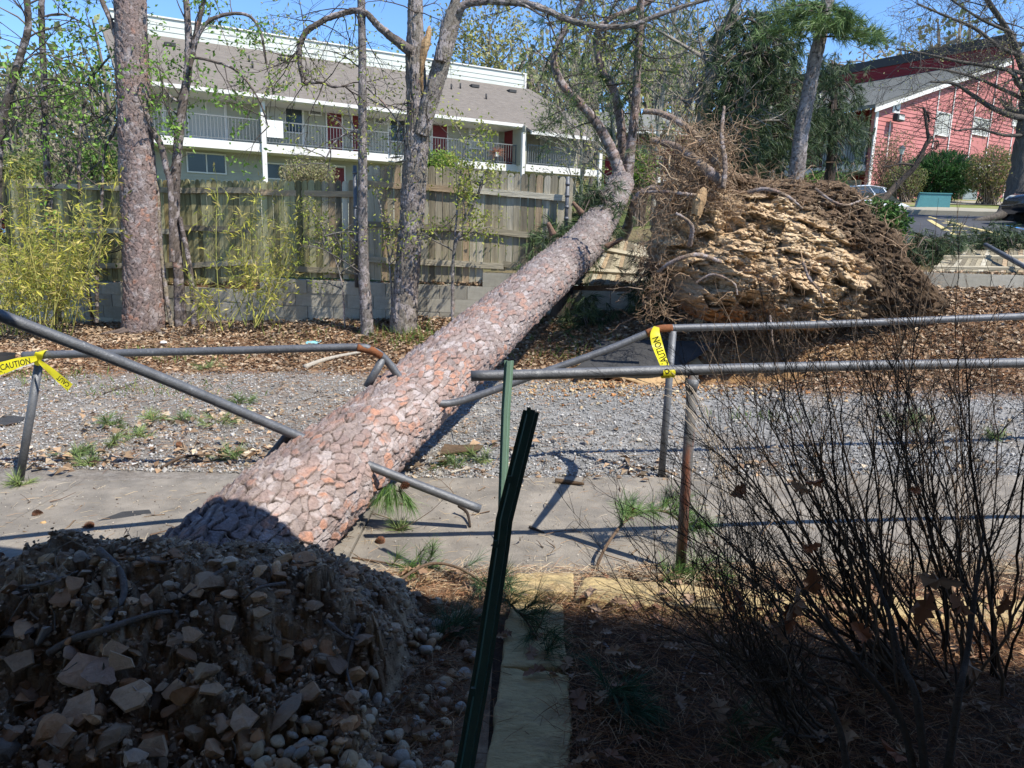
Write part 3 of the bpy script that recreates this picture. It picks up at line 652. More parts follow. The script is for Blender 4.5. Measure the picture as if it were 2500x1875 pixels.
# broken branch stubs on the trunk
for x, y, Y, dx, dy in [(1475, 605, 10.6, 45, -22), (1350, 572, 9.9, -12, -28), (1420, 520, 11, -22, -26)]:
    a = at(x, y, Y-.15); b = at(x+dx, y+dy, Y-.2); tube('branch_stub', [a, (a+b)/2, b], [.05, .035, .025], M['bark'], fp, sides=8, n=6, col=(.22, .14, .1))
# side limb arching right from the top of the trunk into the roots
bm('limb', [(1500, 610, 12.6), (1530, 560, 12.4), (1552, 490, 12.0), (1590, 462, 11.8), (1650, 468, 11.6)], fp, [30, 22, 14], 33, nr=18, nl=90)

# ================================================================== STANDING TREES BY THE FENCE
def base_of(x, y): return hit(x, y)
# large pine at the left
b = base_of(352, 806); Yb = b[1]
tr = thing('pine_tree', 'thick straight pine trunk with scaly bark standing by the fence at the left', 'tree', b)
bm('trunk', [(350, 815, Yb), (352, 760, Yb), (344, 560, Yb), (335, 400, Yb), (326, 200, Yb), (320, 60, Yb), (315, -90, Yb)], tr, [98, 88, 85, 80, 76, 73, 72], 51, .1, .062, .017, .2, nr=170, nl=620, grey=(.25, .195, .175))
q = MB()
for i in range(3): tube('surface_root', [b+[.2*math.cos(i*2.2), .05-.2*abs(math.sin(i)), .06], b+[.38*math.cos(i*2.2), -.3, .02], b+[.75*math.cos(i*2.2), -.42, -.02]], [.06, .035, .015], M['bark'], tr, sides=7, col=(.13, .1, .085))
def sapling(name, label, px, w, seed, parts, leafc=None, nleaf=3, mtc=(.16, .13, .11), group=None, twl=.7, lv=2, lsz=.07, nb=8, tmin=.25, cat='tree', red=.0, nr=26, nl=260, extra_d=None, updir=.3, cw=.03, cl=.1, depth=.006):
    b = at(*px[0]); r = thing(name, label, cat, b, group)
    bm('trunk', px, r, w, seed, cl, cw, depth, red, nr, nl, grey=mtc)
    rng = np.random.RandomState(seed); tw = TW(); tips = []
    P = smoothpath([at(*p) for p in px], 40)
    for i in range(nb):
        k = int(39*(tmin+(1-tmin)*(i+rng.rand())/nb)); k = min(k, 39); d = rng.normal(size=3); d[1] *= .6; d[2] = abs(d[2])*.5+updir
        grow(tw, P[k], d, twl*(.6+.8*rng.rand()), .014, lv, rng, (4, 4, 3), .75, .62, .45, .12, tips, .0025)
    for (bp, bw) in parts:
        B = [at(*p) for p in bp]; bm('limb', bp, r, bw, seed+len(tips), cl, cw, depth*.8, red, 18, 160, grey=tuple(np.array(mtc)*.9)); Bs = smoothpath(B, 20)
        for i in range(5, 20, 2):
            d = rng.normal(size=3); d[2] += .1; grow(tw, Bs[i], d, twl*.8*(.5+.7*rng.rand()), .009, lv, rng, (4, 3, 3), .75, .6, .5, .0, tips, .0022)
    if tw.b: tw.build('twigs', M['twig'], r, [tuple(np.array(mtc)*.55), tuple(np.array(mtc)*.8)], 4)
    if leafc and tips:
        q = MB(); leafset(q, tips, nleaf, lsz, lsz*.5, leafc, rng); q.build('leaves', M['leaf'], r)
    return r
GRN = [(.16, .3, .045), (.2, .36, .05), (.26, .4, .08), (.12, .22, .04)]
YGR = [(.27, .33, .05), (.34, .36, .07), (.2, .26, .04), (.4, .38, .12)]
def D_(L, Y): return [(x, y, Y) for x, y in L]
Y2 = base_of(442, 800)[1]
sapling('young_tree', 'forked grey-brown young tree with small green leaves just right of the thick left pine', D_([(442, 806), (436, 670), (428, 554), (429, 440), (436, 347), (447, 251), (459, 174), (461, 96), (455, 0), (452, -80)], Y2), [30, 24, 23, 22, 22, 20, 15, 13], 61,
        [(D_([(459, 176), (472, 120), (482, 70), (498, -5), (505, -60)], Y2), [14, 11, 9]), (D_([(464, 165), (480, 100), (500, 62), (530, 42), (575, 33), (612, 42), (637, 80), (650, 150), (668, 230)], Y2-.1), [11, 8, 4]),
         (D_([(470, 140), (520, 150), (580, 175), (630, 240), (655, 310)], Y2-.2), [7, 5, 3]), (D_([(447, 255), (415, 235), (400, 210)], Y2), [7, 4])], GRN, 2, nb=9, tmin=.35, twl=.75, lsz=.075)
sapling('young_tree', 'thin crooked sapling bending across the front of the thick left pine', D_([(420, 640), (419, 520), (415, 448), (405, 405), (393, 355), (366, 301), (351, 231), (320, 174), (293, 116), (270, 50), (247, -5), (235, -60)], Y2-.2), [13, 13, 14, 15, 14, 13, 12, 11], 62, [], GRN, 2, nb=6, twl=.6, lsz=.07, nr=16)
sapling('young_tree', 'short leaning grey stem right beside the forked young tree', D_([(476, 800), (471, 720), (459, 624), (448, 575), (440, 530)], Y2-.05), [15, 13, 10], 63, [], None, nb=0, nr=16)
sapling('young_tree', 'thin pale tan stem between the thick left pine and the forked young tree', D_([(419, 796), (408, 730), (401, 670), (390, 574), (385, 458), (372, 420)], Y2-.1), [11, 10, 8], 64, [], None, nb=0, nr=14, mtc=(.3, .25, .18))
Y3 = base_of(896, 818)[1]
sapling('young_tree', 'slender straight grey tree left of the big split oak', D_([(898, 822), (893, 740), (887, 631), (886, 438), (885, 231), (884, 100), (880, -80)], Y3), [32, 26, 22, 21, 19, 19], 65, [(D_([(886, 205), (925, 240), (955, 275), (985, 315)], Y3), [6, 4, 2]), (D_([(886, 330), (860, 322), (820, 345), (790, 400)], Y3), [7, 5, 2])], YGR, 1, nb=3, nr=40, nl=420, mtc=(.2, .18, .165), lsz=.05, cw=.025, cl=.09)
# oak with the split trunk
bo = base_of(985, 808); Yo = bo[1]
ok = thing('oak_tree', 'large forked oak with a fresh orange split and a long arching limb', 'tree', bo)
OG = (.24, .21, .175)
bm('trunk', D_([(985, 818), (987, 770), (992, 690), (1002, 560), (1012, 430), (1020, 300), (1018, 225), (1014, 150), (1014, 60), (1012, -90)], Yo), ok, [66, 60, 58, 58, 60, 58, 50, 42, 34, 30], 71, .2, .03, .016, .02, 120, 520, grey=OG)
bm('trunk', D_([(1028, 330), (1046, 262), (1062, 205), (1078, 150), (1092, 95), (1106, 45), (1118, 10)], Yo-.12), ok, [34, 38, 40, 42, 38, 36], 72, .2, .03, .014, .02, 70, 260, grey=OG)
bm('limb', D_([(1075, 150), (1085, 90), (1098, 40), (1112, 5), (1125, -60)], Yo-.25), ok, [26, 24, 20], 76, .2, .03, .012, .02, 50, 160, grey=OG)
bm('limb', D_([(1112, 25), (1145, 8), (1200, 3), (1250, 6), (1290, 10), (1335, 25), (1375, 44), (1425, 58), (1480, 66), (1540, 62), (1600, 40), (1680, 12), (1760, -10)], Yo-.2), ok, [20, 17, 15, 13, 12, 10, 8], 73, .09, .026, .01, .02, 30, 320, grey=(.17, .155, .13))
bm('limb', D_([(1262, 4), (1290, 18), (1315, 34), (1330, 40)], Yo-.35), ok, [8, 5, 3], 79, .09, .026, .006, .02, 16, 60, grey=(.12, .11, .1))
bm('limb', D_([(1006, 128), (990, 117), (965, 98), (940, 78), (916, 55), (896, 34), (868, 26), (835, 33), (800, 45), (777, 58), (752, 74), (739, 92), (731, 118), (730, 143), (736, 175), (742, 206)], Yo-.1), ok, [26, 20, 16, 14, 13, 13, 12, 10], 74, .09, .026, .01, .02, 30, 360, grey=(.13, .11, .09))
bm('limb', D_([(742, 206), (760, 202), (790, 203), (815, 212), (860, 208)], Yo-.1), ok, [8, 6, 4], 75, .09, .026, .006, .02, 14, 80, grey=(.12, .1, .08))
wd = MB()
A_ = P_((1050, 62, Yo-.33), (1044, 95, Yo-.36), (1034, 130, Yo-.38), (1030, 175, Yo-.34), (1031, 225, Yo-.25))
Vr, Qr = tubes(smoothpath(A_, 30)[None], np.interp(np.linspace(0, 1, 30), [0, .3, .7, 1], [.008, .06, .035, .01])[None], 7); Vr = Vr+(fbm(Vr*np.array([60, 60, 6]), 2)[:, None]-.5)*.05; wd.add(Vr, Qr)
wd.build('torn_wood', M['freshwood'], ok)
rng = np.random.RandomState(77); tw = TW(); tips = []
for px in ([(835, 33), (777, 58), (739, 92), (731, 143), (742, 206), (790, 203), (840, 210), (866, 26), (730, 120)], [(1290, 10), (1335, 25), (1375, 44), (1425, 58), (1480, 66), (1540, 62)], [(1014, 30), (1110, 20), (1010, 250), (1050, 300), (1030, 230)]):
    for x, y in px:
        for _ in range(3):
            d = rng.normal(size=3); d[2] -= .35; grow(tw, at(x, y, Yo-.12), d, .5+.5*rng.rand(), .009, 2, rng, (4, 3), .8, .6, .6, -.2, tips, .0025, .2)
tw.build('twigs', M['twig'], ok, DK, 4)
q = MB(); leafset(q, [tips[i] for i in range(0, len(tips), 2)], 2, .06, .025, YGR, rng); q.build('leaves', M['leaf'], ok)
# saplings at the far left
for i, (lab, px, w_, pp) in enumerate([
    ('dark bent young tree nearest the left edge of the picture', [(-8, 560), (-6, 430), (0, 328), (23, 231), (50, 135), (69, 69), (64, -30)], [20, 22, 18, 14], [[(30, 200), (60, 150), (100, 130), (160, 150), (220, 175)], [(12, 270), (70, 258), (110, 270)]]),
    ('straight dark young tree rising out of the bamboo at the left', [(143, 790), (135, 690), (127, 617), (120, 482), (112, 347), (108, 193), (102, 58), (102, -60)], [18, 16, 15, 15, 14], [[(110, 40), (150, 35), (200, 55), (250, 90)], [(108, 193), (170, 200), (225, 215), (285, 290)], [(110, 260), (160, 265), (215, 280), (292, 300)]]),
    ('thin dark stem forking upward in front of the left end of the fence', [(228, 790), (214, 700), (208, 631), (200, 520), (193, 424), (200, 290), (228, 193), (270, 135)], [9, 9, 8, 4], [[(193, 424), (160, 360), (130, 300), (135, 220)]]),
    ('thin dark stem just left of the thick pine against the fence', [(237, 788), (238, 640), (247, 516), (253, 400), (258, 360), (289, 297)], [9, 8, 5], [])]):
    Yl = 12.0-i*.15 if i else 11.0
    sapling('young_tree', lab, D_(px, Yl), w_, 81+i, [(D_(p, Yl-.1), [5, 4, 2]) for p in pp], GRN, 1, nb=7 if i < 2 else 4, twl=.9, lv=2, lsz=.085, nr=14, mtc=(.1, .085, .07))
# vine like saplings in front of the fence, right of the oak
sapling('sapling', 'slim sapling with fresh green leaves in front of the fence right of the split oak', D_([(1105, 800), (1105, 720), (1106, 640), (1115, 590), (1135, 545), (1165, 480), (1180, 440)], 10.2), [9, 8, 6], 91, [(D_([(1108, 610), (1114, 540), (1118, 480), (1128, 400), (1138, 350), (1150, 330)], 10.25), [5, 4, 3])], YGR, 4, nb=10, tmin=.4, twl=.45, lsz=.055, nr=12, mtc=(.22, .2, .17), group=None)
sapling('sapling', 'slight bare pale sapling between the slender tree and the split oak', D_([(958, 806), (955, 700), (948, 620), (936, 560), (930, 510)], 10.6), [5, 4, 3], 92, [], YGR, 2, nb=7, tmin=.2, twl=.35, lsz=.05, nr=10, mtc=(.25, .23, .2), cat='tree')
sapling('sapling', 'wispy sapling with tiny leaves in front of the fence left of the slender tree', D_([(842, 800), (836, 700), (820, 640), (800, 600), (790, 560)], 10.7), [4, 3], 93, [], YGR, 3, nb=9, tmin=.2, twl=.45, lsz=.05, nr=10, mtc=(.25, .23, .2))

# ================================================================== BAMBOO
BCOL = [(.5, .46, .07), (.42, .42, .07), (.33, .36, .06), (.55, .47, .14), (.25, .28, .06), (.4, .33, .12)]
def bamboo(label, culms, nl, seed, H, parent_loc, Lf=.11, spread=.16):
    r = thing('bamboo_clump', label, 'bamboo', parent_loc, 'bamboo in front of the fence'); rng = np.random.RandomState(seed); q = MB(); LP = []; LD = []
    tw = TW()
    for (x, y, tx, ty, Y) in culms:
        a = hit(x, y); a = at(x, y, Y) if Y else a; b = at(tx, ty, a[1]+rng.normal()*.12); mid = (a+b)/2+rng.normal(size=3)*.05; P = smoothpath([a, mid, b], 14); tw.add(P, np.linspace(.008, .003, 14))
        for i in range(4, 14):
            for _ in range(2):
                d = rng.normal(size=3)*.8+np.array([0, 0, .25]); d = unit(d); l = (.18+.3*rng.rand())*(1.2-i/28); e = P[i]+d*l; tw.add([P[i], (P[i]+e)/2+[0, 0, .02], e], [.0025, .002, .001])
                for t in np.linspace(.35, 1, nl): LP.append(P[i]+(e-P[i])*t); LD.append(d+rng.normal(size=3)*.7+np.array([0, 0, -.15]))
    tw.build('culms', M['twig'], r, [(.3, .3, .08), (.4, .36, .1), (.2, .22, .06)], 4)
    LP = np.array(LP); LD = np.array(LD); n = len(LP)
    V, T = leaves(LP+rng.normal(size=LP.shape)*.02, LD, rng.normal(size=LP.shape)+[0, -.8, .5], Lf*(.6+.8*rng.rand(n)), .021*(.7+.6*rng.rand(n)), .1); q.add(V, None, T, colvar(n, BCOL, 5, .2, rng)); q.build('leaves', M['leaf'], r)
rng = np.random.RandomState(9)
cul = []
for i in range(46):
    x = rng.uniform(-20, 185); cul.append((x, 800+rng.uniform(-15, 25), x+rng.normal()*70+(x-80)*.3, rng.uniform(380, 700), 10.4+rng.rand()*1.3))
cul += [(160, 790, 285, 430, 11.0), (120, 790, 300, 500, 11.2), (60, 800, 20, 380, 11)]
bamboo('dense yellow-green bamboo clump filling the left edge in front of the fence', cul, 5, 1, 2, at(80, 800, 11.2))
cul = [(540, 800, 532, 450, 10.9), (620, 790, 630, 470, 10.9), (622, 800, 700, 600, 10.8), (540, 800, 480, 700, 10.8), (625, 790, 590, 560, 10.8), (640, 800, 690, 480, 11), (490, 800, 500, 720, 10.8), (630, 790, 780, 500, 10.9), (630, 795, 740, 640, 10.8), (625, 795, 660, 690, 10.7), (560, 800, 600, 640, 10.8), (600, 795, 650, 520, 10.8), (620, 795, 720, 560, 10.85), (600, 795, 560, 600, 10.85)]
bamboo('loose bamboo sprays with yellowish leaves in front of the middle of the fence', cul, 4, 2, 2, at(610, 795, 10.8))
# ================================================================== PORCH BEHIND THE CAMERA (its roof throws the foreground shade)
po = thing('porch', 'covered porch of the building behind the viewer whose roof shades the foreground', 'building', (2, -1, 0))
def evn(x): return 2.13-.19*(x)
BRW = mat('cream_wall', (.5, .42, .32)); q = MB(); X0, X1 = -4.5, 9
v = []
for z in (2.9, 3.05):
    for x, y in ((X0, evn(X0)), (X1, evn(X1)), (X1, -.6), (X0, -.6)): v.append((x, y, z))
q.add(v, [[0, 1, 2, 3], [7, 6, 5, 4], [0, 4, 5, 1], [1, 5, 6, 2], [2, 6, 7, 3], [3, 7, 4, 0]]); q.build('roof', BRW, po)
q = MB(); q.box((X0, -.85, 0), (X1-X0, 0, 0), (0, .2, 0), (0, 0, 3.2)); q.build('wall', BRW, po)
for x in (-4.4, 8.8): q = MB(); q.box((x, -.6, 0), (.14, 0, 0), (0, .14, 0), (0, 0, 2.95)); q.build('porch_post', M['white'], po)
# ================================================================== SOIL MOUND (root mass of the fallen pine)
mo = thing('soil_mound', 'heap of torn up rocky soil and roots at the base of the fallen pine', 'soil mound', (-1.2, 2.7, 0))
rid = np.array([at(x, y+22, 2.72)[[0, 2]] for x, y in [(-200, 1420), (0, 1378), (77, 1352), (86, 1304), (180, 1303), (398, 1318), (542, 1328), (678, 1346), (814, 1364), (882, 1405), (935, 1445), (975, 1500), (1000, 1570)]])
def mz(X, Y):
    top = np.interp(X, rid[:, 0], rid[:, 1]); d = 2.74-Y+.04*np.sin(X*5)
    f = np.interp(d, [-.72, -.5, -.2, 0, .1, .3, .52, .75, 1.1, 1.5], [-.15, .4, .86, 1, .98, .8, .48, .28, .15, .03])
    z = np.maximum(top, .03)*f
    ed = sst(-X, .3+.08*np.sin(Y*6), .46+.08*np.sin(Y*6)); z = z*ed
    toe = sst(X, -1.0, -.3)*sst(2.5-Y, 0, .6)
    return z+.05*(1-ed)*sst(d, .2, .8)*sst(-X, .1, .4)
def mzd(X, Y):
    q = np.stack([X, Y, X*0], -1); z = mz(X, Y); a = sst(z, .0, .12)
    D1, D2, ID, du, dv = voro(X*11+fbm(q*6, 2)*1.5, Y*11+fbm(q*6, 3)*1.5, 0, 77)
    n = fbm(q*3.2, 31, 3)-.5; n2 = fbm(q*12, 32, 4)-.5
    pit = np.exp(-(((X+.72)/.14)**2+((Y-2.4)/.1)**2))+.8*np.exp(-(((X+1.55)/.12)**2+((Y-2.2)/.1)**2))
    g1, _ = facet(X*7+fbm(q*5, 61)*1.1, Y*8+fbm(q*5, 62)*1.1, 171, .07, .06); g2, _ = facet(X*17+fbm(q*9, 63), Y*19+fbm(q*9, 64), 172, .035, .035); g3, _ = facet(X*42, Y*46, 173, .012, .012)
    return z+a*((g1+g2+g3+n2*.06)*(.45+.55*sst(2.66-Y, -.05, .12))+n*.1+(sst(D2-D1, 0, .3)-.5)*.01)-.14*pit*a
nx, ny = 620, 400
X = np.linspace(-3.1, -.05, nx)[None]; Y = np.linspace(1.2, 3.44, ny)[:, None]; X = np.broadcast_to(X, (ny, nx)); Y = np.broadcast_to(Y, (ny, nx))
Z = mzd(X, Y); V = np.stack([X, Y, Z-.01], -1).reshape(-1, 3)
n = fbm(V*6, 41, 4); n2 = fbm(V*22, 42, 3); c = mixc((.2, .135, .085), (.47, .34, .225), sst(n*.6+n2*.4, .38, .6)); c = mixc(c, (.26, .16, .1), sst(fbm(V*2.5, 44), .55, .68)*.6)
mesh('soil', V, grid(nx, ny), None, M['soilcol'], mo, True, c)
# fragments of rock over the whole heap
RC = [(.31, .215, .14), (.4, .285, .19), (.24, .16, .105), (.44, .33, .23), (.34, .22, .135), (.28, .21, .155), (.5, .38, .26), (.19, .125, .08)]
r = np.random.RandomState(3)
def onmound(n, y0=1.5, y1=3.15, x0=-3.0, x1=-.35):
    X = r.uniform(x0, x1, n); Y = r.uniform(y0, y1, n); return X, Y, mzd(X, Y)
q = MB()
X, Y, Z = onmound(15000, 1.4, 3.2, -3.0, -.2); k = Z > .015; X, Y, Z = X[k], Y[k], Z[k]; s = .006+.016*r.rand(len(X))**2
chunks(q, np.stack([X, Y, Z], -1), s, RC, 1, (.25, .7), 5, ang=.3)
X, Y, Z = onmound(420, 1.4, 3.2); s = .014+.026*r.rand(len(X))**2
chunks(q, np.stack([X, Y, Z], -1), s*1.2, RC, 2, (.25, .6), 6, 14, .2)
tag(q.build('rock_rubble', M['stone'], mo), kind='stuff')
# bigger rocks, each its own piece
def rockat(name, x, y, Y, s, col, seed, parent, flat=.6, sub=3, ang=.3, rot=None, mt='stone'):
    v, f = rock(sub, seed, ang, 1.0); rr = np.random.RandomState(seed); v = v*np.array([1, .75+.3*rr.rand(), flat])*s
    v = v+unit(v)*((fbm(v*(14/max(s, .02)*.06)+seed, seed, 3)-.5)*s*.25)[:, None]
    a = rot or ((rr.rand()-.5)*.9, (rr.rand()-.5)*.9, rr.rand()*6); v = v@rotm(*a).T
    p = at(x, y, Y) if Y else None
    return mesh(name, v+p, None, f, M[mt], parent, False, np.array(col)*np.array([1.3, 1.05, .85])*(.85+.3*fbm(v*20, seed)[:, None]))
def mhit(px, py):
    d = ray(px, py); t = np.linspace(1.2, 4.2, 900); P = CP+t[:, None]*d; g = np.maximum(mzd(P[:, 0], P[:, 1]), -.02); i = np.argmax(P[:, 2] < g); return P[i]
BR = [(245, 1640, .085, (.34, .28, .25), .16), (170, 1590, .04, (.3, .25, .22), .3), (345, 1690, .06, (.33, .28, .25), .25), (190, 1720, .07, (.3, .24, .2), .3), (270, 1800, .095, (.24, .21, .17), .7), (40, 1540, .075, (.1, .1, .1), .35),
      (20, 1830, .08, (.13, .125, .12), .6), (560, 1378, .055, (.42, .39, .33), .6), (520, 1372, .04, (.38, .33, .27), .6), (620, 1370, .04, (.4, .37, .3), .5), (510, 1420, .08, (.3, .24, .18), .5), (430, 1560, .045, (.33, .28, .22), .5),
      (500, 1640, .075, (.26, .22, .17), .6), (700, 1740, .08, (.22, .19, .16), .35), (540, 1760, .05, (.36, .31, .27), .5), (600, 1820, .07, (.36, .29, .22), .7), (470, 1790, .055, (.3, .26, .21), .6), (330, 1590, .04, (.28, .22, .15), .3),
      (240, 1365, .05, (.35, .29, .2), .5), (110, 1370, .05, (.33, .26, .17), .5), (200, 1360, .035, (.2, .2, .19), .4), (290, 1360, .03, (.36, .31, .22), .5), (320, 1362, .03, (.42, .35, .25), .5), (700, 1362, .05, (.38, .27, .16), .45), (770, 1372, .035, (.4, .3, .2), .5),
      (680, 1352, .03, (.5, .48, .43), .7), (840, 1400, .045, (.3, .22, .17), .5), (640, 1560, .04, (.3, .25, .2), .3), (560, 1560, .05, (.27, .22, .17), .5), (760, 1480, .045, (.3, .25, .2), .5), (820, 1620, .06, (.22, .18, .15), .6), (890, 1560, .05, (.25, .2, .16), .6),
      (400, 1820, .05, (.3, .25, .21), .5), (110, 1760, .06, (.25, .22, .19), .6), (60, 1690, .05, (.22, .19, .17), .5), (420, 1700, .035, (.3, .26, .22), .5), (330, 1850, .05, (.32, .28, .24), .5), (740, 1820, .045, (.3, .26, .22), .5), (830, 1770, .05, (.28, .24, .2), .4), (150, 1460, .05, (.28, .2, .14), .3), (860, 1700, .045, (.3, .25, .2), .5)]
for i, (x, y, s, c, fl_) in enumerate(BR):
    p = mhit(x, y); v = rockat('rock', x, y, p[1], s, c, 100+i, mo, fl_, rot=(.5+.3*math.sin(i), .3*math.cos(i*2), i*1.3))
for i in range(95):
    x, y = r.uniform(0, 900), r.uniform(1350, 1870); p = mhit(x, y); rockat('rock', x, y, p[1], .022+.045*r.rand()**1.5, RC[r.randint(8)], 300+i, mo, .3+.5*r.rand(), sub=2)
def slabrock(px, py, s, col, seed):
    rr = np.random.RandomState(seed); p = mhit(px, py); n = rr.randint(5, 8); a = np.sort(rr.rand(n)*6.28+np.arange(n)*.6)/ (1+.6*(n-1)/6.28); a = np.arange(n)/n*6.28+rr.normal(size=n)*.3; R_ = s*(.7+.5*rr.rand(n)); F_ = np.stack([R_*np.cos(a), R_*np.sin(a)*.75, rr.normal(size=n)*.004], 1)
    T_ = F_+[0, 0, s*.16]; T_[:, :2] *= .93; M_ = rotm(.75+rr.normal()*.25, rr.normal()*.3, rr.normal()*.5); V = np.concatenate([F_, T_, [[0, 0, s*.19]], [[0, 0, 0]]])@M_.T+p+[0, -.015, .02]
    mesh('rock', V, [[i, (i+1) % n, n+(i+1) % n, n+i] for i in range(n)], [[n+i, n+(i+1) % n, 2*n] for i in range(n)]+[[(i+1) % n, i, 2*n+1] for i in range(n)], M['stone'], mo, False, np.array(col)*np.array([1.1, .93, .76]))
for i, (x, y, s_, c) in enumerate([(225, 1640, .095, (.5, .38, .31)), (200, 1735, .075, (.44, .34, .27)), (335, 1700, .07, (.5, .4, .31)), (300, 1620, .05, (.5, .41, .32)), (290, 1590, .045, (.46, .35, .26)), (470, 1560, .05, (.44, .33, .24)), (560, 1530, .045, (.4, .31, .23)), (640, 1500, .04, (.42, .32, .22)), (120, 1560, .06, (.26, .25, .25)), (430, 1690, .05, (.42, .33, .25)), (150, 1800, .06, (.38, .3, .24)), (600, 1760, .055, (.46, .36, .28)), (760, 1700, .05, (.36, .27, .2)), (380, 1830, .055, (.4, .32, .25)), (520, 1690, .05, (.38, .29, .21)), (700, 1600, .045, (.38, .29, .2)), (60, 1620, .055, (.34, .27, .21)), (480, 1450, .045, (.46, .36, .26))]): slabrock(x, y, s_, c, 900+i)
for i, px in enumerate([[(130, 1600), (190, 1565), (260, 1545), (330, 1520), (400, 1500), (440, 1500)], [(250, 1350), (300, 1400), (310, 1460), (275, 1510), (265, 1560)], [(880, 1530), (860, 1590), (850, 1640), (870, 1700)], [(560, 1390), (500, 1430), (440, 1470)], [(700, 1430), (640, 1440), (600, 1470)], [(800, 1520), (850, 1560), (900, 1570)], [(60, 1440), (120, 1430), (200, 1400)], [(340, 1370), (400, 1380), (440, 1370)]]):
    P = [mhit(*p)+[0, -.02, .02] for p in px]; tube('root', P, [.015, .012, .006] if i < 2 else [.008, .006, .003], M['bark'], mo, 8, len(P)*5, col=(.2, .165, .14))
tw = TW(); rng = np.random.RandomState(12)
for i in range(420):
    X = rng.uniform(-2.9, -.4); Y = rng.uniform(1.7, 3.1); p = np.array([X, Y, float(mzd(np.array([X]), np.array([Y]))[0])+.0]); d = rng.normal(size=3); d[1] -= .5; d[2] = abs(d[2])*.5
    grow(tw, p, d, .05+.16*rng.rand()**2, .0018+.0025*rng.rand()**2, 0, rng, gn=1.6, up=-.2, rmin=.0008)
tag(tw.build('rootlets', M['twig'], mo, [(.2, .16, .12), (.12, .09, .07), (.28, .23, .18)], 3), kind='stuff')

# ================================================================== FLAGSTONES
def flagstone(label, quad, th, seed, z=.03):
    P = [atz(x, y, z) for x, y in quad]; n = len(P); rr = np.random.RandomState(seed); per = []
    for i in range(n):
        a, b = P[i], P[(i+1) % n]
        for t in np.linspace(0, 1, 14, endpoint=False): per.append(a+(b-a)*t)
    per = np.array(per); c = per.mean(0); m_ = len(per); R_ = 24; V = []
    jit = (fbm(per*9, seed, 3)-.5)*.045
    per = per+unit(per-c)*jit[:, None]
    for k in range(R_):
        t = k/(R_-1); V.append(c+(per-c)*t)
    V = np.array(V); h = (fbm(V.reshape(-1, 3)*np.array([5, 9, 1]), seed, 4)-.5).reshape(R_, m_); st = sst(fbm(V.reshape(-1, 3)*np.array([4, 7, 1]), seed+9, 3), .45, .53).reshape(R_, m_)
    V[..., 2] = z+h*.018+st*.01; V[-1, :, 2] -= .008
    B = V[-1].copy(); B[:, 2] = z-th; B = B+unit(B-c)*.004; V = np.concatenate([V.reshape(-1, 3), B]); Q = []
    for k in range(R_):
        for j in range(m_): Q.append([k*m_+j, k*m_+(j+1) % m_, (k+1)*m_+(j+1) % m_, (k+1)*m_+j])
    Q = np.array(Q)[:, ::-1]
    return tag(mesh('flagstone', V, Q, None, M['flag'], smooth=True), label, 'flagstone', 'yellow flagstone edging of the garden bed')
flagstone('small yellow flagstone at the corner of the edging, nearest the green posts', [(1238, 1443), (1402, 1447), (1398, 1402), (1262, 1398)], .06, 1, .03)
flagstone('long sunlit yellow flagstone edging strip left of the bare shrub', [(1400, 1462), (1600, 1474), (1760, 1490), (1770, 1440), (1600, 1420), (1425, 1412)], .06, 2, .03)
flagstone('sunlit yellow flagstone partly hidden behind the stems of the shrub', [(1775, 1490), (2120, 1505), (2130, 1455), (1785, 1440)], .06, 3, .025)
flagstone('yellow flagstone edging at the far right behind the shrub', [(2135, 1505), (2560, 1520), (2540, 1465), (2142, 1455)], .06, 4, .025)
flagstone('square flagstone half in sun with a pine sprig lying on it', [(1222, 1628), (1383, 1632), (1377, 1545), (1374, 1478), (1250, 1466), (1238, 1530)], .06, 5, .02)
flagstone('long shaded flagstone running toward the viewer at the bottom of the picture', [(1165, 1990), (1388, 1990), (1392, 1790), (1390, 1650), (1330, 1634), (1225, 1632), (1205, 1750)], .06, 6, .02)

# ================================================================== ROOT PLATE OF THE SECOND TREE
rp = thing('root_plate', 'huge upended root plate with pale layered clay and a tangle of torn roots', 'root plate', at(1950, 790, 8.6))
poly = np.array([(2290, 762), (2305, 735), (2270, 690), (2240, 640), (2205, 580), (2150, 530), (2105, 475), (2060, 452), (1990, 452), (1930, 440), (1860, 432), (1800, 420), (1760, 380), (1715, 345), (1665, 372), (1640, 420), (1608, 460), (1590, 520), (1578, 580), (1580, 640), (1600, 690), (1640, 735), (1690, 770), (1750, 788), (1850, 800), (1950, 803), (2050, 795), (2180, 782)], float)
cx, cy = 1900., 640.
ang_ = np.arctan2(poly[:, 1]-cy, poly[:, 0]-cx); rad_ = np.hypot(poly[:, 0]-cx, poly[:, 1]-cy); o_ = np.argsort(ang_); ang_, rad_ = ang_[o_], rad_[o_]
na, nr_ = 560, 230; th = np.linspace(-np.pi, np.pi, na, endpoint=False); ro = np.interp(th, ang_, rad_, period=2*np.pi)
ro = ro*(1+.2*(fbm(np.stack([np.cos(th)*4, np.sin(th)*4, th*0], -1), 5, 5, .65)-.5)*np.where(np.sin(th) > .3, .3, 1))
t = np.linspace(0, 1, nr_)[:, None]
PX = cx+np.cos(th)*ro*t; PY = cy+np.sin(th)*ro*t
dY = -.62*np.sqrt(np.clip(1-t**2.2, 0, 1))+.0*PX
Yb_ = 8.9+.85*(790-PY)/360+.15*(PX-1900)/400*(PX > 1900)
d_ = np.stack([at(a, b, 1.0) for a, b in [(0, 0)]])  # unused origin guard
RD = FW+RT*((PX[..., None]-1250)/F)-UP*((PY[..., None]-937.5)/F)
Yq = Yb_+dY; P0 = CP+RD*(Yq/RD[..., 1])[..., None]
clay = (((PX-1868)/250)**2+((PY-645-.12*(PX-1868))/155)**2); clay = clay+(fbm(P0*2.2, 51, 4)-.5)*1.5
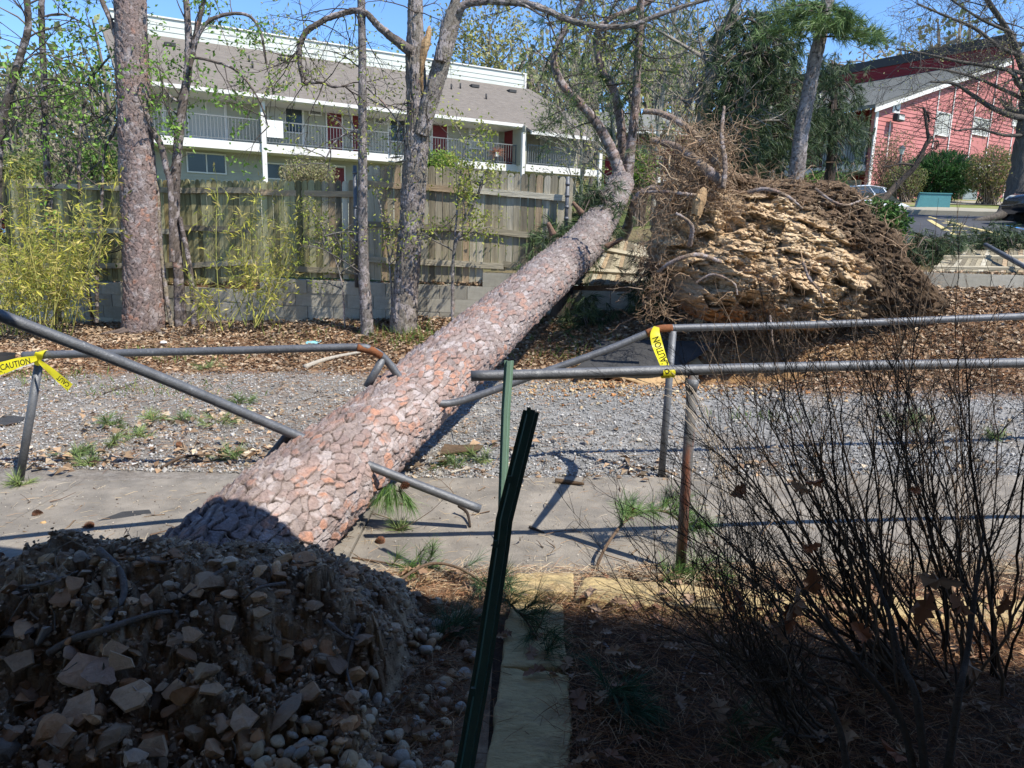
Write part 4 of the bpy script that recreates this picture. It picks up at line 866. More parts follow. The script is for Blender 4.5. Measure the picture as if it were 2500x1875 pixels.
cm_ = 1-sst(clay, .75, 1.25)
q_ = P0*np.array([2.6, 2.6, 9.])+np.stack([P0[..., 2]*0, P0[..., 2]*0, P0[..., 0]*1.1+1.2*(fbm(P0*1.6, 57, 2)-.5)*2], -1)
led = fbm(q_, 52, 4); led2 = fbm(q_*2.3, 53, 3); lg = np.abs(led-.5)*2
D1, D2, ID, du, dv = voro(P0[..., 0]*4+fbm(P0*5, 54)*2, P0[..., 2]*10+P0[..., 0]*1.5+fbm(P0*5, 55)*2, 0, 91)
rough_ = fbm(P0*9, 56, 4)-.5
f1, i1 = facet(P0[..., 0]*3.0+fbm(P0*4, 54)*1.2, P0[..., 2]*6.5+P0[..., 0]*.8+fbm(P0*4, 55)*1.2, 91, .16, .2)
f2, i2 = facet(P0[..., 0]*9+fbm(P0*8, 154)*1.2, P0[..., 2]*20+P0[..., 0]*2+fbm(P0*8, 155)*1.2, 92, .055, .07)
f3, i3 = facet(P0[..., 0]*24, P0[..., 2]*42+P0[..., 0]*6, 93, .022, .025)
disp = cm_*(f1+f2+f3+.10*(led-.5)+.10*rough_)+(1-cm_)*(.3*rough_+.12*(fbm(P0*24, 58, 3)-.5)+f2)+.45*(fbm(P0*1.5, 59, 3)-.5)
edge_ = sst(1-t, 0, .12); P = P0-np.array([0, 1., 0])*(disp*(.35+.65*edge_))[..., None]
hole = np.exp(-(((PX-1655)/50)**2+((PY-700)/60)**2)); P = P+np.array([0, 1., 0])*(hole*.35)[..., None]
n1 = fbm(P0*14, 61, 4)
cc_ = np.array([.64, .455, .275])*(.8+.4*n1[..., None]); pal_ = sst(fbm(P0*3.5, 62, 3), .45, .62)[..., None]*.6; cc_ = cc_*(1-pal_)+np.array([.68, .53, .34])*pal_
dk = np.array([.2, .135, .085])*(.5+.9*n1[..., None])*(1-.45*sst(PX, 2020, 2120)[..., None]); cc_ = dk*(1-cm_[..., None])+cc_*cm_[..., None]  # dark soil; its right side darker still, tree shade painted into the colour
org = (np.exp(-(((PX-1790)/140)**2+((PY-770)/30)**2)))[..., None]*.8; cc_ = cc_*(1-org)+np.array([.42, .18, .06])*org
cr_ = (sst(lg, .0, .14)[..., None])*.2+.8; cc_ = cc_*cr_*(.82+.3*i2[..., None])
back = P0[-1:]+np.array([0, 1., 0])*(.28*sst(np.linspace(0, 1, 12), 0, 1)[:, None, None])
bk = []
for i, tt_ in enumerate(np.linspace(0, 1, 16)[1:]):
    a = 1-tt_; rr_ = np.array([CP]) ; B = P0[-1]*a+P0[0].mean(0)*(1-a); B = B+np.array([0, .55*math.sin(tt_*math.pi/2)+.62*tt_, 0]); bk.append(B)
V = np.concatenate([P.reshape(-1, 3), np.array(bk).reshape(-1, 3)]); nrow = nr_+15
i = np.arange(nrow-1)[:, None]; j = np.arange(na)[None]; j2 = (j+1) % na
Q = np.stack([i*na+j, (i+1)*na+j, (i+1)*na+j2, i*na+j2], -1).reshape(-1, 4)
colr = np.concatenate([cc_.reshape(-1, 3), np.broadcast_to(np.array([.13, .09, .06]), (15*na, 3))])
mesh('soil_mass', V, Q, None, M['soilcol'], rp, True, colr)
Psurf = P
# clods of clay standing proud
q = MB(); r = np.random.RandomState(8)
ii = r.randint(4, nr_-6, 2400); jj = r.randint(0, na, 2400); w_ = r.rand(2400) < (ii/nr_)**.6; ii, jj = ii[w_], jj[w_]
pos = P[ii, jj]; cl_ = cm_[ii, jj] > .5; s = .01+.03*r.rand(len(pos))**2
chunks(q, pos[cl_]+[0, -.005, 0], s[cl_]*1.35, [(.58, .41, .24), (.64, .48, .3), (.46, .31, .17), (.52, .36, .2)], 1, (.2, .55), 9, ang=.25)
chunks(q, pos[~cl_], s[~cl_], [(.2, .14, .09), (.26, .18, .11), (.14, .1, .065), (.32, .24, .15)], 1, (.3, .8), 10)
tag(q.build('clods', M['stone'], rp), kind='stuff')
# roots
RCOL = [(.34, .23, .145), (.27, .175, .105), (.42, .31, .2), (.18, .12, .075)]
for px, w_ in [([(1570, 272, 9.0), (1610, 276, 8.95), (1660, 300, 8.9), (1700, 335, 8.8), (1745, 400, 8.6)], [16, 20, 26]), ([(1590, 342, 8.8), (1640, 355, 8.7), (1680, 378, 8.6), (1720, 410, 8.5), (1765, 450, 8.5)], [18, 26, 34]), ([(1768, 260, 8.8), (1762, 330, 8.6), (1770, 400, 8.4), (1765, 460, 8.35)], [8, 14, 16]),
               ([(1825, 470, 8.4), (1870, 462, 8.3), (1920, 478, 8.25), (1960, 510, 8.2)], [14, 11, 6]), ([(1683, 600, 8.3), (1690, 560, 8.2), (1680, 540, 8.2), (1650, 520, 8.25)], [16, 12, 8]), ([(1607, 665, 8.3), (1640, 640, 8.2), (1700, 622, 8.15), (1760, 640, 8.2)], [10, 14, 12]),
               ([(1560, 470, 8.6), (1620, 468, 8.5), (1680, 475, 8.4), (1720, 480, 8.4)], [8, 10, 12]), ([(1990, 460, 8.3), (2030, 490, 8.2), (2070, 500, 8.2), (2120, 480, 8.3)], [8, 6, 4]), ([(1700, 690, 8.1), (1740, 670, 8.05), (1790, 690, 8.0), (1800, 720, 8.0)], [8, 6, 4]), ([(1960, 640, 8.05), (1975, 680, 8.0), (2000, 710, 8.0), (2010, 740, 8.05)], [9, 7, 4]), ([(1880, 770, 8.2), (1885, 820, 8.05), (1890, 850, 8.0)], [6, 5, 3])]:
    bm('root', px, rp, [a*.8 for a in w_], 140+len(px), .05, .03, .006, 0, 16, 120, grey=(.3, .22, .155))
q = MB(); A_ = P_((1699, 526, 8.2), (1704, 500, 8.2), (1712, 478, 8.22), (1718, 458, 8.25)); Vr, Qr = tubes(smoothpath(A_, 26)[None], np.interp(np.linspace(0, 1, 26), [0, .4, .8, 1], [.05, .07, .05, .008])[None], 8); Vr = Vr+(fbm(Vr*np.array([40, 40, 5]), 2)[:, None]-.5)*.07; q.add(Vr, Qr); q.build('torn_wood', M['freshwood'], rp)
tw = TW(); rng = np.random.RandomState(14)
for i in range(1900):
    k = rng.rand(); a = rng.randint(na)
    if k < .5: ri = int(nr_*(1-.35*rng.rand()**2))-1
    else: ri = rng.randint(20, nr_-1)
    if cm_[ri, a] > .5 and rng.rand() < .6: continue
    p = P[ri, a]; out = np.array([math.cos(th[a]), 0, -math.sin(th[a])]); d = out*(.2+.9*ri/nr_)*(1 if ri > .8*nr_ else .3)+rng.normal(size=3)*.7+np.array([0, -.7, -.1]); l = .06+.32*rng.rand()**2*(1.5 if ri > .85*nr_ else .8)
    grow(tw, p, d, l, .0025+.008*rng.rand()**3, 1 if rng.rand() < .4 else 0, rng, (3,), .9, .6, 1.7, -.25, None, .0018)
for i in range(420): # tangle at the top left
    x = rng.uniform(1600, 1790); y = rng.uniform(330, 520); p = at(x, y, rng.uniform(8.45, 8.95)); d = rng.normal(size=3); d[2] += .5
    grow(tw, p, d, .15+.5*rng.rand()**1.5, .004+.01*rng.rand()**3, 1, rng, (4,), .9, .6, 1.5, -.1, None, .002)
for i in range(160):
    x = rng.uniform(1560, 1650); y = rng.uniform(480, 780); p = at(x, y, rng.uniform(8.45, 8.8)); d = rng.normal(size=3); d[0] -= .5
    grow(tw, p, d, .1+.4*rng.rand()**1.5, .003+.007*rng.rand()**3, 1, rng, (3,), .9, .6, 1.5, -.3, None, .002)
tag(tw.build('fine_roots', M['twig'], rp, RCOL, 3), kind='stuff')
# spilt clay round the crater
q = MB(); n = 2600; X = rng.normal(size=n)*1.25+2.1; Y = 7.95+rng.normal(size=n)*.38; k = (Y < 8.3)|(X < 1.0); X, Y = X[k], Y[k]; X = np.concatenate([X, rng.normal(1.2, .55, 900)]); Y = np.concatenate([Y, rng.normal(8.1, .3, 900)]); k = Y > 7.2; X, Y = X[k], Y[k]; s = .008+.03*rng.rand(len(X))**3
chunks(q, gpt(X, Y)+np.stack([X*0, X*0, s*.3], 1), s, [(.46, .33, .18), (.5, .4, .25), (.34, .22, .12), (.42, .2, .08)], 1, (.3, .8), 19); tag(q.build('spilt_clay', M['stone']), 'loose clay clods spilt on the ground in front of the upended root plate', 'clay', kind='stuff')
for x, y, Y, s in [(1706, 792, 7.9, .11), (1675, 780, 8.0, .06), (1715, 810, 7.8, .06), (1620, 842, 7.2, .05)]: pass
# ================================================================== FELT SHEETS
def sheetpl(name, label, quad, mt, th, seed, dz=.02, amp=.02, curl=0, cat='sheet'):
    P = [hit(x, y) for x, y in quad]; n = 30; V = []; U = np.linspace(0, 1, n)
    for v in U:
        for u in U: V.append((P[0]*(1-u)+P[1]*u)*(1-v)+(P[3]*(1-u)+P[2]*u)*v)
    V = np.array(V); uu = np.tile(U, n); vv = np.repeat(U, n)
    V[:, 2] = gz(V[:, 0], V[:, 1])+dz+(fbm(V*2.5, seed, 3)-.4)*amp+curl*(1-vv)**2*sst(uu, .1, .7)+curl*.4*(1-vv)
    k = len(V); g = grid(n, n); B = V.copy(); B[:, 2] -= th; ring = list(range(n))+[j*n+n-1 for j in range(1, n)]+[(n-1)*n+j for j in range(n-2, -1, -1)]+[j*n for j in range(n-2, 0, -1)]
    Q = np.concatenate([g, g[:, ::-1]+k, np.array([[ring[a], ring[a]+k, ring[(a+1) % len(ring)]+k, ring[(a+1) % len(ring)]] for a in range(len(ring))])])
    return tag(mesh(name, np.concatenate([V, B]), Q, None, mt, smooth=False), label, cat)
sheetpl('plywood_sheet', 'broken plywood sheet under the black roofing felt beside the gravel', [(1400, 938), (1720, 936), (1700, 880), (1440, 880)], M['ply'], .015, 3, .05, .02, .1, 'plywood')
sheetpl('roofing_felt', 'large sheet of black roofing felt lying on the leaves behind the right railing', [(1385, 930), (1690, 926), (1740, 862), (1465, 850)], M['mat'], .008, 4, .08, .04, .1, 'roofing felt')
sheetpl('felt_scrap', 'scrap of black felt on the path left of the fallen trunk', [(235, 1282), (372, 1262), (365, 1252), (300, 1258)], M['mat'], .004, 5, .016, .008, 0, 'felt scrap')
sheetpl('felt_scrap', 'grey felt scrap on the gravel at the far left edge', [(-30, 1052), (50, 1035), (62, 1022), (10, 1018)], M['mat'], .004, 6, .012, .008, 0, 'felt scrap')
BK = mat('old_bark', (.13, .085, .05), var=.4, nscale=20, bump=1)
sheetpl('bark_slab', 'curled dark bark slab on the gravel right of the fallen trunk', [(1070, 1118), (1170, 1112), (1180, 1094), (1085, 1092)], BK, .01, 7, .02, .04, .02, 'bark')
# ================================================================== GROUND COVER
def inview(X, Y, m=.15):
    return np.abs(X) < Y*.72+.4+m
# gravel stones
rng = np.random.RandomState(21)
n = 60000; Y = PF(0)+.0+rng.rand(n)**1.35*4.6; X = rng.uniform(-7.5, 7.5, n); den = fbm(np.stack([X, Y, X*0], -1)*1.3, 5); k = inview(X, Y) & (Y > PF(X)) & (Y < Ys(X)+.1) & (rng.rand(n) < np.clip(1.2-.3*sst(-X, 0, 3)*sst(den, .4, .6), .2, 1)); X, Y = X[k], Y[k]
OV = np.array([[1, 0, 0], [-1, 0, 0], [0, 1, 0], [0, -1, 0], [0, 0, 1], [.3, .2, -1]], float); OF = np.array([[0, 2, 4], [2, 1, 4], [1, 3, 4], [3, 0, 4], [2, 0, 5], [1, 2, 5], [3, 1, 5], [0, 3, 5]])
def octs(mb, pos, size, cols, rng):
    n = len(pos); A = rng.normal(size=(n, 3, 3)); A = np.linalg.qr(A)[0]*(size[:, None, None]*(.5+.7*rng.rand(n, 1, 3))); V = np.einsum('vk,nkj->nvj', OV, A)+pos[:, None]
    mb.add(V.reshape(-1, 3), None, (OF[None]+(np.arange(n)*6)[:, None, None]).reshape(-1, 3), colvar(n, cols, 6, .25, rng))
q = MB(); octs(q, gpt(X, Y, .003), .006+.011*rng.rand(len(X))**2, [(.26, .255, .245), (.34, .335, .325), (.2, .198, .19), (.44, .43, .41), (.3, .285, .26), (.38, .37, .36)], rng)
n = 1500; X = rng.uniform(-6, 6, n); Y = PF(0)+rng.rand(n)**2*4; k = (Y > PF(X)-.02) & inview(X, Y); X, Y = X[k], Y[k]
octs(q, gpt(X, Y, .006), .008+.018*rng.rand(len(X))**2, [(.5, .46, .4), (.42, .32, .2), (.55, .53, .5), (.4, .3, .22)], rng)
n = 2600; X = rng.uniform(-4, 4.5, n); Y = PN(X)+.03+rng.rand(n)*1.5; octs(q, np.stack([X, Y, X*0+.02], -1), .0025+.005*rng.rand(n)**3, [(.4, .37, .32), (.25, .2, .15), (.5, .45, .38), (.15, .12, .1)], rng)
tag(q.build('gravel', M['stone']), 'loose grey crushed stone covering the ground beyond the path', 'gravel', kind='stuff')
# dead leaves
LC = [(.32, .225, .15), (.26, .17, .11), (.39, .3, .21), (.19, .13, .09), (.45, .37, .28), (.28, .2, .135), (.34, .23, .145)]
def curled(P, yaw, s, cols, rng, mb, lift=.35):
    n = len(P); ca, sa = np.cos(yaw), np.sin(yaw); D = np.stack([ca, sa, rng.normal(size=n)*lift], -1); N = np.stack([rng.normal(size=n)*lift, rng.normal(size=n)*lift, np.ones(n)], -1)
    V, T = leaves(P, D, N, s, s*(.45+.35*rng.rand(n)), .25); pt = np.repeat(.62+.76*fbm(P*np.array([1.6, 1.6, 0]), 71, 3), 5)[:, None]; mb.add(V, None, T, colvar(n, cols, 5, .35, rng)*pt*np.array([1.02, 1, .95]))
q = MB(); n = 62000; X = rng.uniform(-9.5, 8.5, n); Y = Ys(X)-.6+rng.rand(n)*(Yw(X)-Ys(X)+.75); e = Y-Ys(X)+.35*(fbm(np.stack([X*3, Y*3, X*0], -1), 9)-.5)*2
k = inview(X, Y, .6) & (rng.rand(n) < sst(e, -.5, .25)) & ~((((X-2.45)/1.1)**2+((Y-8.4)/.4)**2) < 1); X, Y = X[k], Y[k]
curled(gpt(X, Y, .008+.02*rng.rand(len(X))), rng.rand(len(X))*6.3, .035+.06*rng.rand(len(X)), LC, rng, q)
for cx_, cy_, m_, sp in [(-2.6, 6.6, 60, .25), (-2.15, 5.5, 90, .22), (-3.2, 6.2, 60, .3), (-1.2, 5.3, 110, .25), (1.0, 5.3, 50, .2), (-.9, 5.35, 60, .3), (2.0, 5.5, 40, .3), (-3.3, 5.3, 70, .3), (.2, 6, 30, .3), (3.5, 6.3, 30, .5)]:
    X = rng.normal(cx_, sp, m_); Y = rng.normal(cy_, sp*.6, m_); curled(gpt(X, Y, .012+.02*rng.rand(m_)), rng.rand(m_)*6.3, .04+.07*rng.rand(m_), LC, rng, q)
n = 2600; X = rng.uniform(-6, 6, n); Y = 5.1+rng.rand(n)**1.3*4.5; k = inview(X, Y) & (rng.rand(n) < .25+.75*sst(-X, -1, 2)); X, Y = X[k], Y[k]; curled(gpt(X, Y, .01), rng.rand(len(X))*6.3, .025+.05*rng.rand(len(X)), LC, rng, q)
tag(q.build('leaf_litter', M['litter']), 'dead brown oak leaves strewn over the bank and the gravel', 'leaves', kind='stuff')
# pine straw
SCs = [(.3, .15, .075), (.22, .11, .06), (.36, .2, .1), (.16, .08, .045), (.42, .28, .16)]
def straw(mb, X, Y, z, L, Wd, cols, rng, tilt=.18):
    n = len(X); a = rng.rand(n)*6.28; D = np.stack([np.cos(a), np.sin(a), rng.normal(size=n)*tilt], -1); V, Q, T = needles(np.stack([X, Y, z], -1), D, L, Wd); mb.add(V, Q, T, colvar(n, cols, 5, .3, rng))
q = MB()
n = 52000; X = rng.uniform(-1.1, 2.9, n); Y = 1.1+rng.rand(n)*2.5; k = (Y < PN(X)+.04) & inview(X, Y) & (mz(X, Y) < .08); X, Y = X[k], Y[k]
on = (np.abs(X-(.02+.0*Y)) < .17)
k = ~(on & (rng.rand(len(X)) < .96)) & ~((Y > PN(X)-.25) & (X > .02) & (rng.rand(len(X)) < .93)); X, Y = X[k], Y[k]
straw(q, X, Y, .0+.035*rng.rand(len(X)), .06+.12*rng.rand(len(X)), .0017+.001*rng.rand(len(X)), SCs, rng)
n = 40000; X = rng.uniform(-9, 8, n); Y = Ys(X)-.7+rng.rand(n)*2.2; k = inview(X, Y, .5) & (rng.rand(n) < sst(Y-Ys(X), -.7, .1)); X, Y = X[k], Y[k]; straw(q, X, Y, gz(X, Y)+.01+.02*rng.rand(len(X)), .1+.1*rng.rand(len(X)), .004, SCs+[(.4, .22, .12)], rng)
n = 6000; X = rng.normal(-2.5, 2.2, n); Y = 5.1+rng.rand(n)**1.2*4; k = inview(X, Y); X, Y = X[k], Y[k]; straw(q, X, Y, gz(X, Y)+.008, .1+.08*rng.rand(len(X)), .0028, SCs+[(.45, .32, .2)], rng)
n = 1500; X = rng.uniform(-3.5, 4, n); Y = PN(X)+rng.rand(n)*1.55; straw(q, X, Y, .02+X*0, .05+.08*rng.rand(n), .0016, [(.5, .38, .22), (.35, .22, .12), (.6, .5, .35)], rng, .03)
n = 5000; X = rng.uniform(-1.0, 3.4, n); Y = PN(X)-rng.rand(n)**2*.35+.05; straw(q, X, Y, .02*rng.rand(n)+.02, .06+.09*rng.rand(n), .0018, [(.5, .36, .22), (.38, .22, .13), (.6, .5, .35)], rng)
tag(q.build('pine_straw', M['litter']), 'fallen brown pine needles matted over the garden bed and the bank', 'pine needles', kind='stuff')
# oak leaves with lobes near the camera
def oakleaf(mb, p, D, N, s, col, rng):
    D = unit(D); S = unit(np.cross(D, N)); N = np.cross(S, D); pr = [(0, 0), (.1, .05), (.2, .2), (.3, .1), (.42, .3), (.52, .12), (.66, .28), (.74, .12), (.86, .16), (1, 0)]
    L = [(a, b*(.9+.2*rng.rand())) for a, b in pr]+[(a, -b*(.9+.2*rng.rand())) for a, b in pr[-2:0:-1]]
    V = [p+D*.5*s]+[p+D*a*s+S*b*s+N*s*(abs(b)*rng.uniform(.1, .6)+.12*math.sin(a*5+b*4)) for a, b in L]; n = len(L)
    mb.add(V, None, [[0, i+1, (i+1) % n+1] for i in range(n)], np.array(col)*(.8+.4*rng.rand()))
q = MB()
for i in range(420):
    X = rng.uniform(-.6, 2.6); Y = rng.uniform(1.4, 3.5)
    if abs(X-.03) < .2 and rng.rand() < .8: continue
    a = rng.rand()*6.28; oakleaf(q, np.array([X, Y, .03+.02*rng.rand()]), np.array([math.cos(a), math.sin(a), rng.normal()*.2]), np.array([rng.normal()*.3, rng.normal()*.3, 1.]), .05+.07*rng.rand(), [(.3, .19, .12), (.36, .25, .17), (.24, .13, .08), (.34, .21, .12)][rng.randint(4)], rng)
tag(q.build('oak_leaf_litter', M['litter']), 'curled lobed oak leaves lying among the pine straw in the shaded bed', 'leaves', kind='stuff')
# river pebbles at the foot of the mound
q = MB(); r = np.random.RandomState(31)
X = r.uniform(-.8, -.12, 1500); Y = r.uniform(1.35, 3.3, 1500); m_ = mz(X, Y) < .16; k = m_ & ((Y < 2.5)|(X > -.55)) & (r.rand(1500) < .3+.7*sst(2.4-Y, 0, .5)); X, Y = X[k], Y[k]; s = .012+.022*r.rand(len(X))**1.5
chunks(q, np.stack([X, Y, np.maximum(mz(X, Y), 0)+s*.35], -1), s, [(.42, .3, .18), (.5, .4, .28), (.3, .2, .13), (.36, .32, .27), (.54, .44, .3), (.36, .22, .12)], 2, (.45, .8), 32, 14, 0, True)
o = q.build('pebbles', M['stone'], smooth=True); tag(o, 'rounded tan and grey river pebbles at the foot of the soil mound', 'pebbles', kind='stuff')
for i, (x, y, s, c, lab) in enumerate([(870, 1375, .03, (.5, .44, .3), 'pale rounded stone on the path edge right of the mound crest'), (1045, 1413, .028, (.5, .4, .2), 'ochre rounded stone at the path edge left of the green posts'), (1012, 1424, .03, (.55, .53, .47), 'cream rounded stone in the row below the sprig at the path edge'), (946, 1400, .02, (.5, .42, .25), 'small yellow stone in leaves at the near edge of the path'),
                                     (1380, 1162, .022, (.55, .45, .3), 'small tan stone where gravel meets the path right of the green posts'), (1273, 1190, .022, (.5, .36, .2), 'orange-tan pebble lying alone on the path beside the green posts'), (1560, 1078, .03, (.6, .55, .45), 'pale pebble in the gravel left of the far railing post'), (107, 1283, .035, (.5, .32, .15), 'orange stone on the path above the left end of the mound'), (215, 1178, .02, (.6, .57, .5), 'white pebble on the far edge of the path at the left'), (1706, 794, .1, (.5, .38, .22), 'large pale rock on the bank at the left foot of the root plate')]):
    p = hit(x, y); o = rockat('stone', x, y, None, s, c, 500+i, None, .7) if False else None
    v, f = rock(3, 500+i, .3); v = v*np.array([1, .8, .65])*s; o = mesh('stone', v+p+[0, 0, s*.4], None, f, M['stone'], None, True, np.array(c)*(.85+.3*fbm(v*30, i)[:, None])); tag(o, lab, 'stone')

# ================================================================== PINE BOUGHS, SPRIGS, STICKS, GRASS
def bough(label, px, w_, seed, ntip=14, L=.12, green=PNG, n=26, W=.0018, name='pine_bough', up=.15, tw_len=.12, z=.03, cone=None, loc=None):
    P = [hit(x, y)+np.array([0, 0, dz]) for x, y, dz in px]; r = thing(name, label, 'pine branch', P[0]); rng = np.random.RandomState(seed)
    tube('branch', P, w_, M['bark'], r, 7, max(6, len(P)*5), col=(.16, .11, .075)); Ps = smoothpath(P, 20); tw = TW(); tips = []
    for i in range(ntip):
        k = rng.randint(7, 20); d = Ps[min(k, 19)]-Ps[k-3]; d = unit(d)+rng.normal(size=3)*.5; d[2] = abs(d[2])*.6+up*.3; grow(tw, Ps[k], d, tw_len*(.5+rng.rand()), .003, 0, rng, gn=.6, up=up, tips=tips, rmin=.0012)
    tw.build('twigs', M['twig'], r, [(.18, .12, .08), (.12, .08, .05)], 4)
    q = MB(); tufts(q, tips, n, L, W, green, rng, .45); q.build('needles', M['needle'], r)
    if cone is not None:
        for c_ in cone: pinecone(c_, r)
    return r
def pinecone(p, parent=None, s=.028, label=None):
    V = []; q = MB(); k = 9
    for i in range(k):
        t = i/(k-1); rr_ = s*math.sin(.5+t*2.4); z = t*s*2.3
        for j in range(8):
            a = j/8*6.28+i*.4; d = np.array([math.cos(a), math.sin(a), .35]); b = np.array([0, 0, z]); e = b+d*rr_; sd = np.array([-math.sin(a), math.cos(a), 0])*s*.28
            q.add([b+sd*.5, b-sd*.5, e-sd, e+d*s*.1, e+sd, e+[0, 0, -.12*s]], None, [[0, 1, 5], [0, 2, 1], [0, 4, 2], [4, 3, 2], [5, 2, 3], [5, 3, 4], [0, 5, 4], [1, 2, 5]], (.16+.06*(j % 2), .09, .05))
    o = q.build('pine_cone', M['stone'], parent); me = o.data; c = np.empty(len(me.vertices)*3, np.float32); me.vertices.foreach_get('co', c); c = c.reshape(-1, 3)@rotm(1.2, .4, p[0]*7).T+np.array(p); me.vertices.foreach_set('co', c.astype(np.float32).ravel())
    if label: tag(o, label, 'pine cone')
    return o
FG = [(.1, .2, .05), (.13, .25, .06), (.08, .15, .05), (.2, .3, .1)]
a = at(985, 1192, 4.1)
hb = thing('pine_bough', 'green pine tuft with reddish cone hanging beside the underside of the fallen trunk', 'pine branch', hit(960, 1250)); rng = np.random.RandomState(3)
tube('branch', P_((905, 1200, 4.12), (940, 1192, 4.08), (975, 1200, 4.05)), [.007, .005, .004], M['bark'], hb, 7, 8, col=(.16, .11, .075))
q = MB(); tp = [(at(x, y, 4.05), np.array([sx, -.1, -.8])) for x, y, sx in [(925, 1215, -.4), (945, 1208, -.15), (965, 1208, .1), (985, 1215, .35), (1000, 1225, .5), (950, 1225, 0)]]; tufts(q, tp*2, 46, .135, .002, FG, rng, .28); q.build('needles', M['needle'], hb)
pinecone(at(978, 1190, 4.03), hb, .024)
bough('fresh green pine sprig on the path edge between the soil mound and the green posts', [(860, 1370, .02), (930, 1385, .03), (990, 1398, .03), (1030, 1405, .02)], [.006, .004], 5, 12, .1, FG)
bough('big pine bough with cone leaning on the foot of the near railing post', [(1440, 1425, .0), (1480, 1380, .12), (1540, 1340, .2), (1620, 1330, .2), (1680, 1350, .12)], [.009, .008, .005], 6, 26, .13, FG, 30, cone=[hit(1545, 1330)+np.array([0, 0, .2])])
bough('pine branch trailing along the flagstones below the near railing post', [(1510, 1400, .02), (1580, 1420, .03), (1660, 1425, .03), (1740, 1420, .03)], [.009, .006, .004], 7, 16, .12, FG, 26)
bough('dark arching pine branch reaching from the mound to the square flagstone', [(965, 1482, .12), (1040, 1452, .16), (1110, 1452, .15), (1180, 1480, .12), (1240, 1515, .09), (1290, 1560, .07), (1320, 1610, .04)], [.008, .006, .003], 8, 30, .13, [(.04, .09, .035), (.05, .11, .04)], 22)
bough('pine needle cluster in the shade left of the leaning green post', [(1010, 1620, .03), (1080, 1590, .06), (1130, 1560, .05)], [.005, .003], 9, 12, .13, [(.04, .09, .04), (.05, .11, .05)], 26)
bough('shaded pine sprig lying on the needle litter right of the flagstones', [(1450, 1660, .03), (1480, 1700, .06), (1530, 1760, .04)], [.005, .003], 10, 12, .14, [(.04, .1, .05), (.05, .12, .06)], 30)
bough('small green sprig at the bottom right among the shaded litter', [(1760, 1830, .02), (1790, 1810, .04), (1820, 1850, .03)], [.004, .002], 11, 5, .12, [(.05, .09, .03)], 24)
for i, (x, y, s, lab) in enumerate([(545, 1040, 1.3, 'large dark green pine tuft on the gravel under the slanting pipe'), (590, 985, .9, 'pale green tuft on the gravel just below the slanting pipe'), (380, 1025, .8, 'small green pine tuft on the gravel above the leaf pile'), (270, 1040, 1.0, 'yellow-green pine sprig on the gravel left of centre'), (290, 1085, .9, 'green sprig with bare stem on the gravel beside the dark tuft'), (195, 1110, 1.1, 'wide bright green sprig on the gravel near the left path edge'), (350, 1065, .8, 'dark needle tuft on the gravel with upright needles'), (455, 1030, .7, 'wispy pale green tuft on the gravel between two sprigs'), (230, 1140, .8, 'flat green sprig at the very edge of the path at the left'),
                                   (570, 1120, .9, 'mixed green and brown sprig where path meets gravel by the trunk'), (1180, 1125, .9, 'green tuft at the path edge right of the bark slab'), (2215, 1040, 1.5, 'yellow-green tuft on the gravel behind the bare shrub'), (2425, 1070, .7, 'small tuft on the gravel at the far right'), (510, 905, .9, 'bright grass tuft on the leaf litter edge above the gravel'), (50, 1190, .7, 'tuft at the foot of the leaning left railing post'), (1090, 1140, .7, 'sprig of needles beside the pale stick at the path edge'), (975, 1300, .5, 'tiny sprig on the path below the hanging pine tuft')]):
    p = hit(x, y); rng = np.random.RandomState(700+i); r = thing('pine_sprig', lab, 'pine sprig', p, 'pine sprigs scattered over the gravel'); tips = []; tw = TW()
    for j in range(int(6*s)+2):
        d = rng.normal(size=3); d[2] = abs(d[2])*.4+.1; grow(tw, p+[rng.normal()*.06*s, rng.normal()*.04*s, .01], d, .1*s, .003, 0, rng, gn=.5, tips=tips)
    tw.build('twig', M['twig'], r, [(.16, .11, .07)], 4); q = MB(); tufts(q, tips, 20, .11, .003, [(.13, .2, .06), (.2, .28, .1), (.09, .15, .05)] if i % 2 else [(.2, .28, .08), (.26, .32, .12), (.12, .17, .06)], rng, .5); q.build('needles', M['needle'], r)
for i, (x, y, lab) in enumerate([(205, 1297, 'pine cone on the path above the mound, centre left'), (105, 1262, 'pine cone on the path nearest the left edge'), (437, 1092, 'pine cone on the gravel near the leaf pile'), (918, 1330, 'twiggy pine cone on the path beside the trunk'), (2, 1368, 'dark pine cone at the left edge beside the mound')]): pinecone(hit(x, y)+np.array([0, 0, .02]), None, .024, lab)
def stick(label, px, r0, col, kids=True, seed=0, Y=None):
    P = [hit(x, y)+np.array([0, 0, .012+r0+dz]) for x, y, dz in px]; o = tube('stick', P, [r0, r0*.8, r0*.5], M['bark'], None, 7, max(5, len(P)*5), col=col); tag(o, label, 'stick')
stick('pale peeled stick on the leaves below the slender tree', [(745, 905, 0), (800, 885, 0), (880, 868, 0)], .035, (.42, .38, .32))
stick('thin pale stick at the left edge behind the leaning railing post', [(-5, 925, 0), (60, 905, 0), (130, 880, 0)], .025, (.45, .42, .36))
stick('dark forked stick on the gravel near the path edge by the trunk', [(395, 1150, 0), (450, 1132, .03), (540, 1118, 0)], .012, (.1, .07, .05))
stick('short dark broken stick standing on the path by the green posts', [(1120, 1262, .05), (1140, 1272, .03), (1148, 1295, 0)], .012, (.06, .045, .035))
stick('short charred stick on the path under the railing shadow', [(1293, 1294, 0), (1328, 1308, 0)], .009, (.08, .07, .06))
stick('brown bark chip on the far part of the path right of the green posts', [(1355, 1184, 0), (1390, 1188, 0), (1425, 1192, 0)], .02, (.12, .08, .05))
stick('thin twig lying along the left of the path', [(40, 1290, 0), (110, 1268, 0), (180, 1250, 0)], .004, (.25, .17, .1))
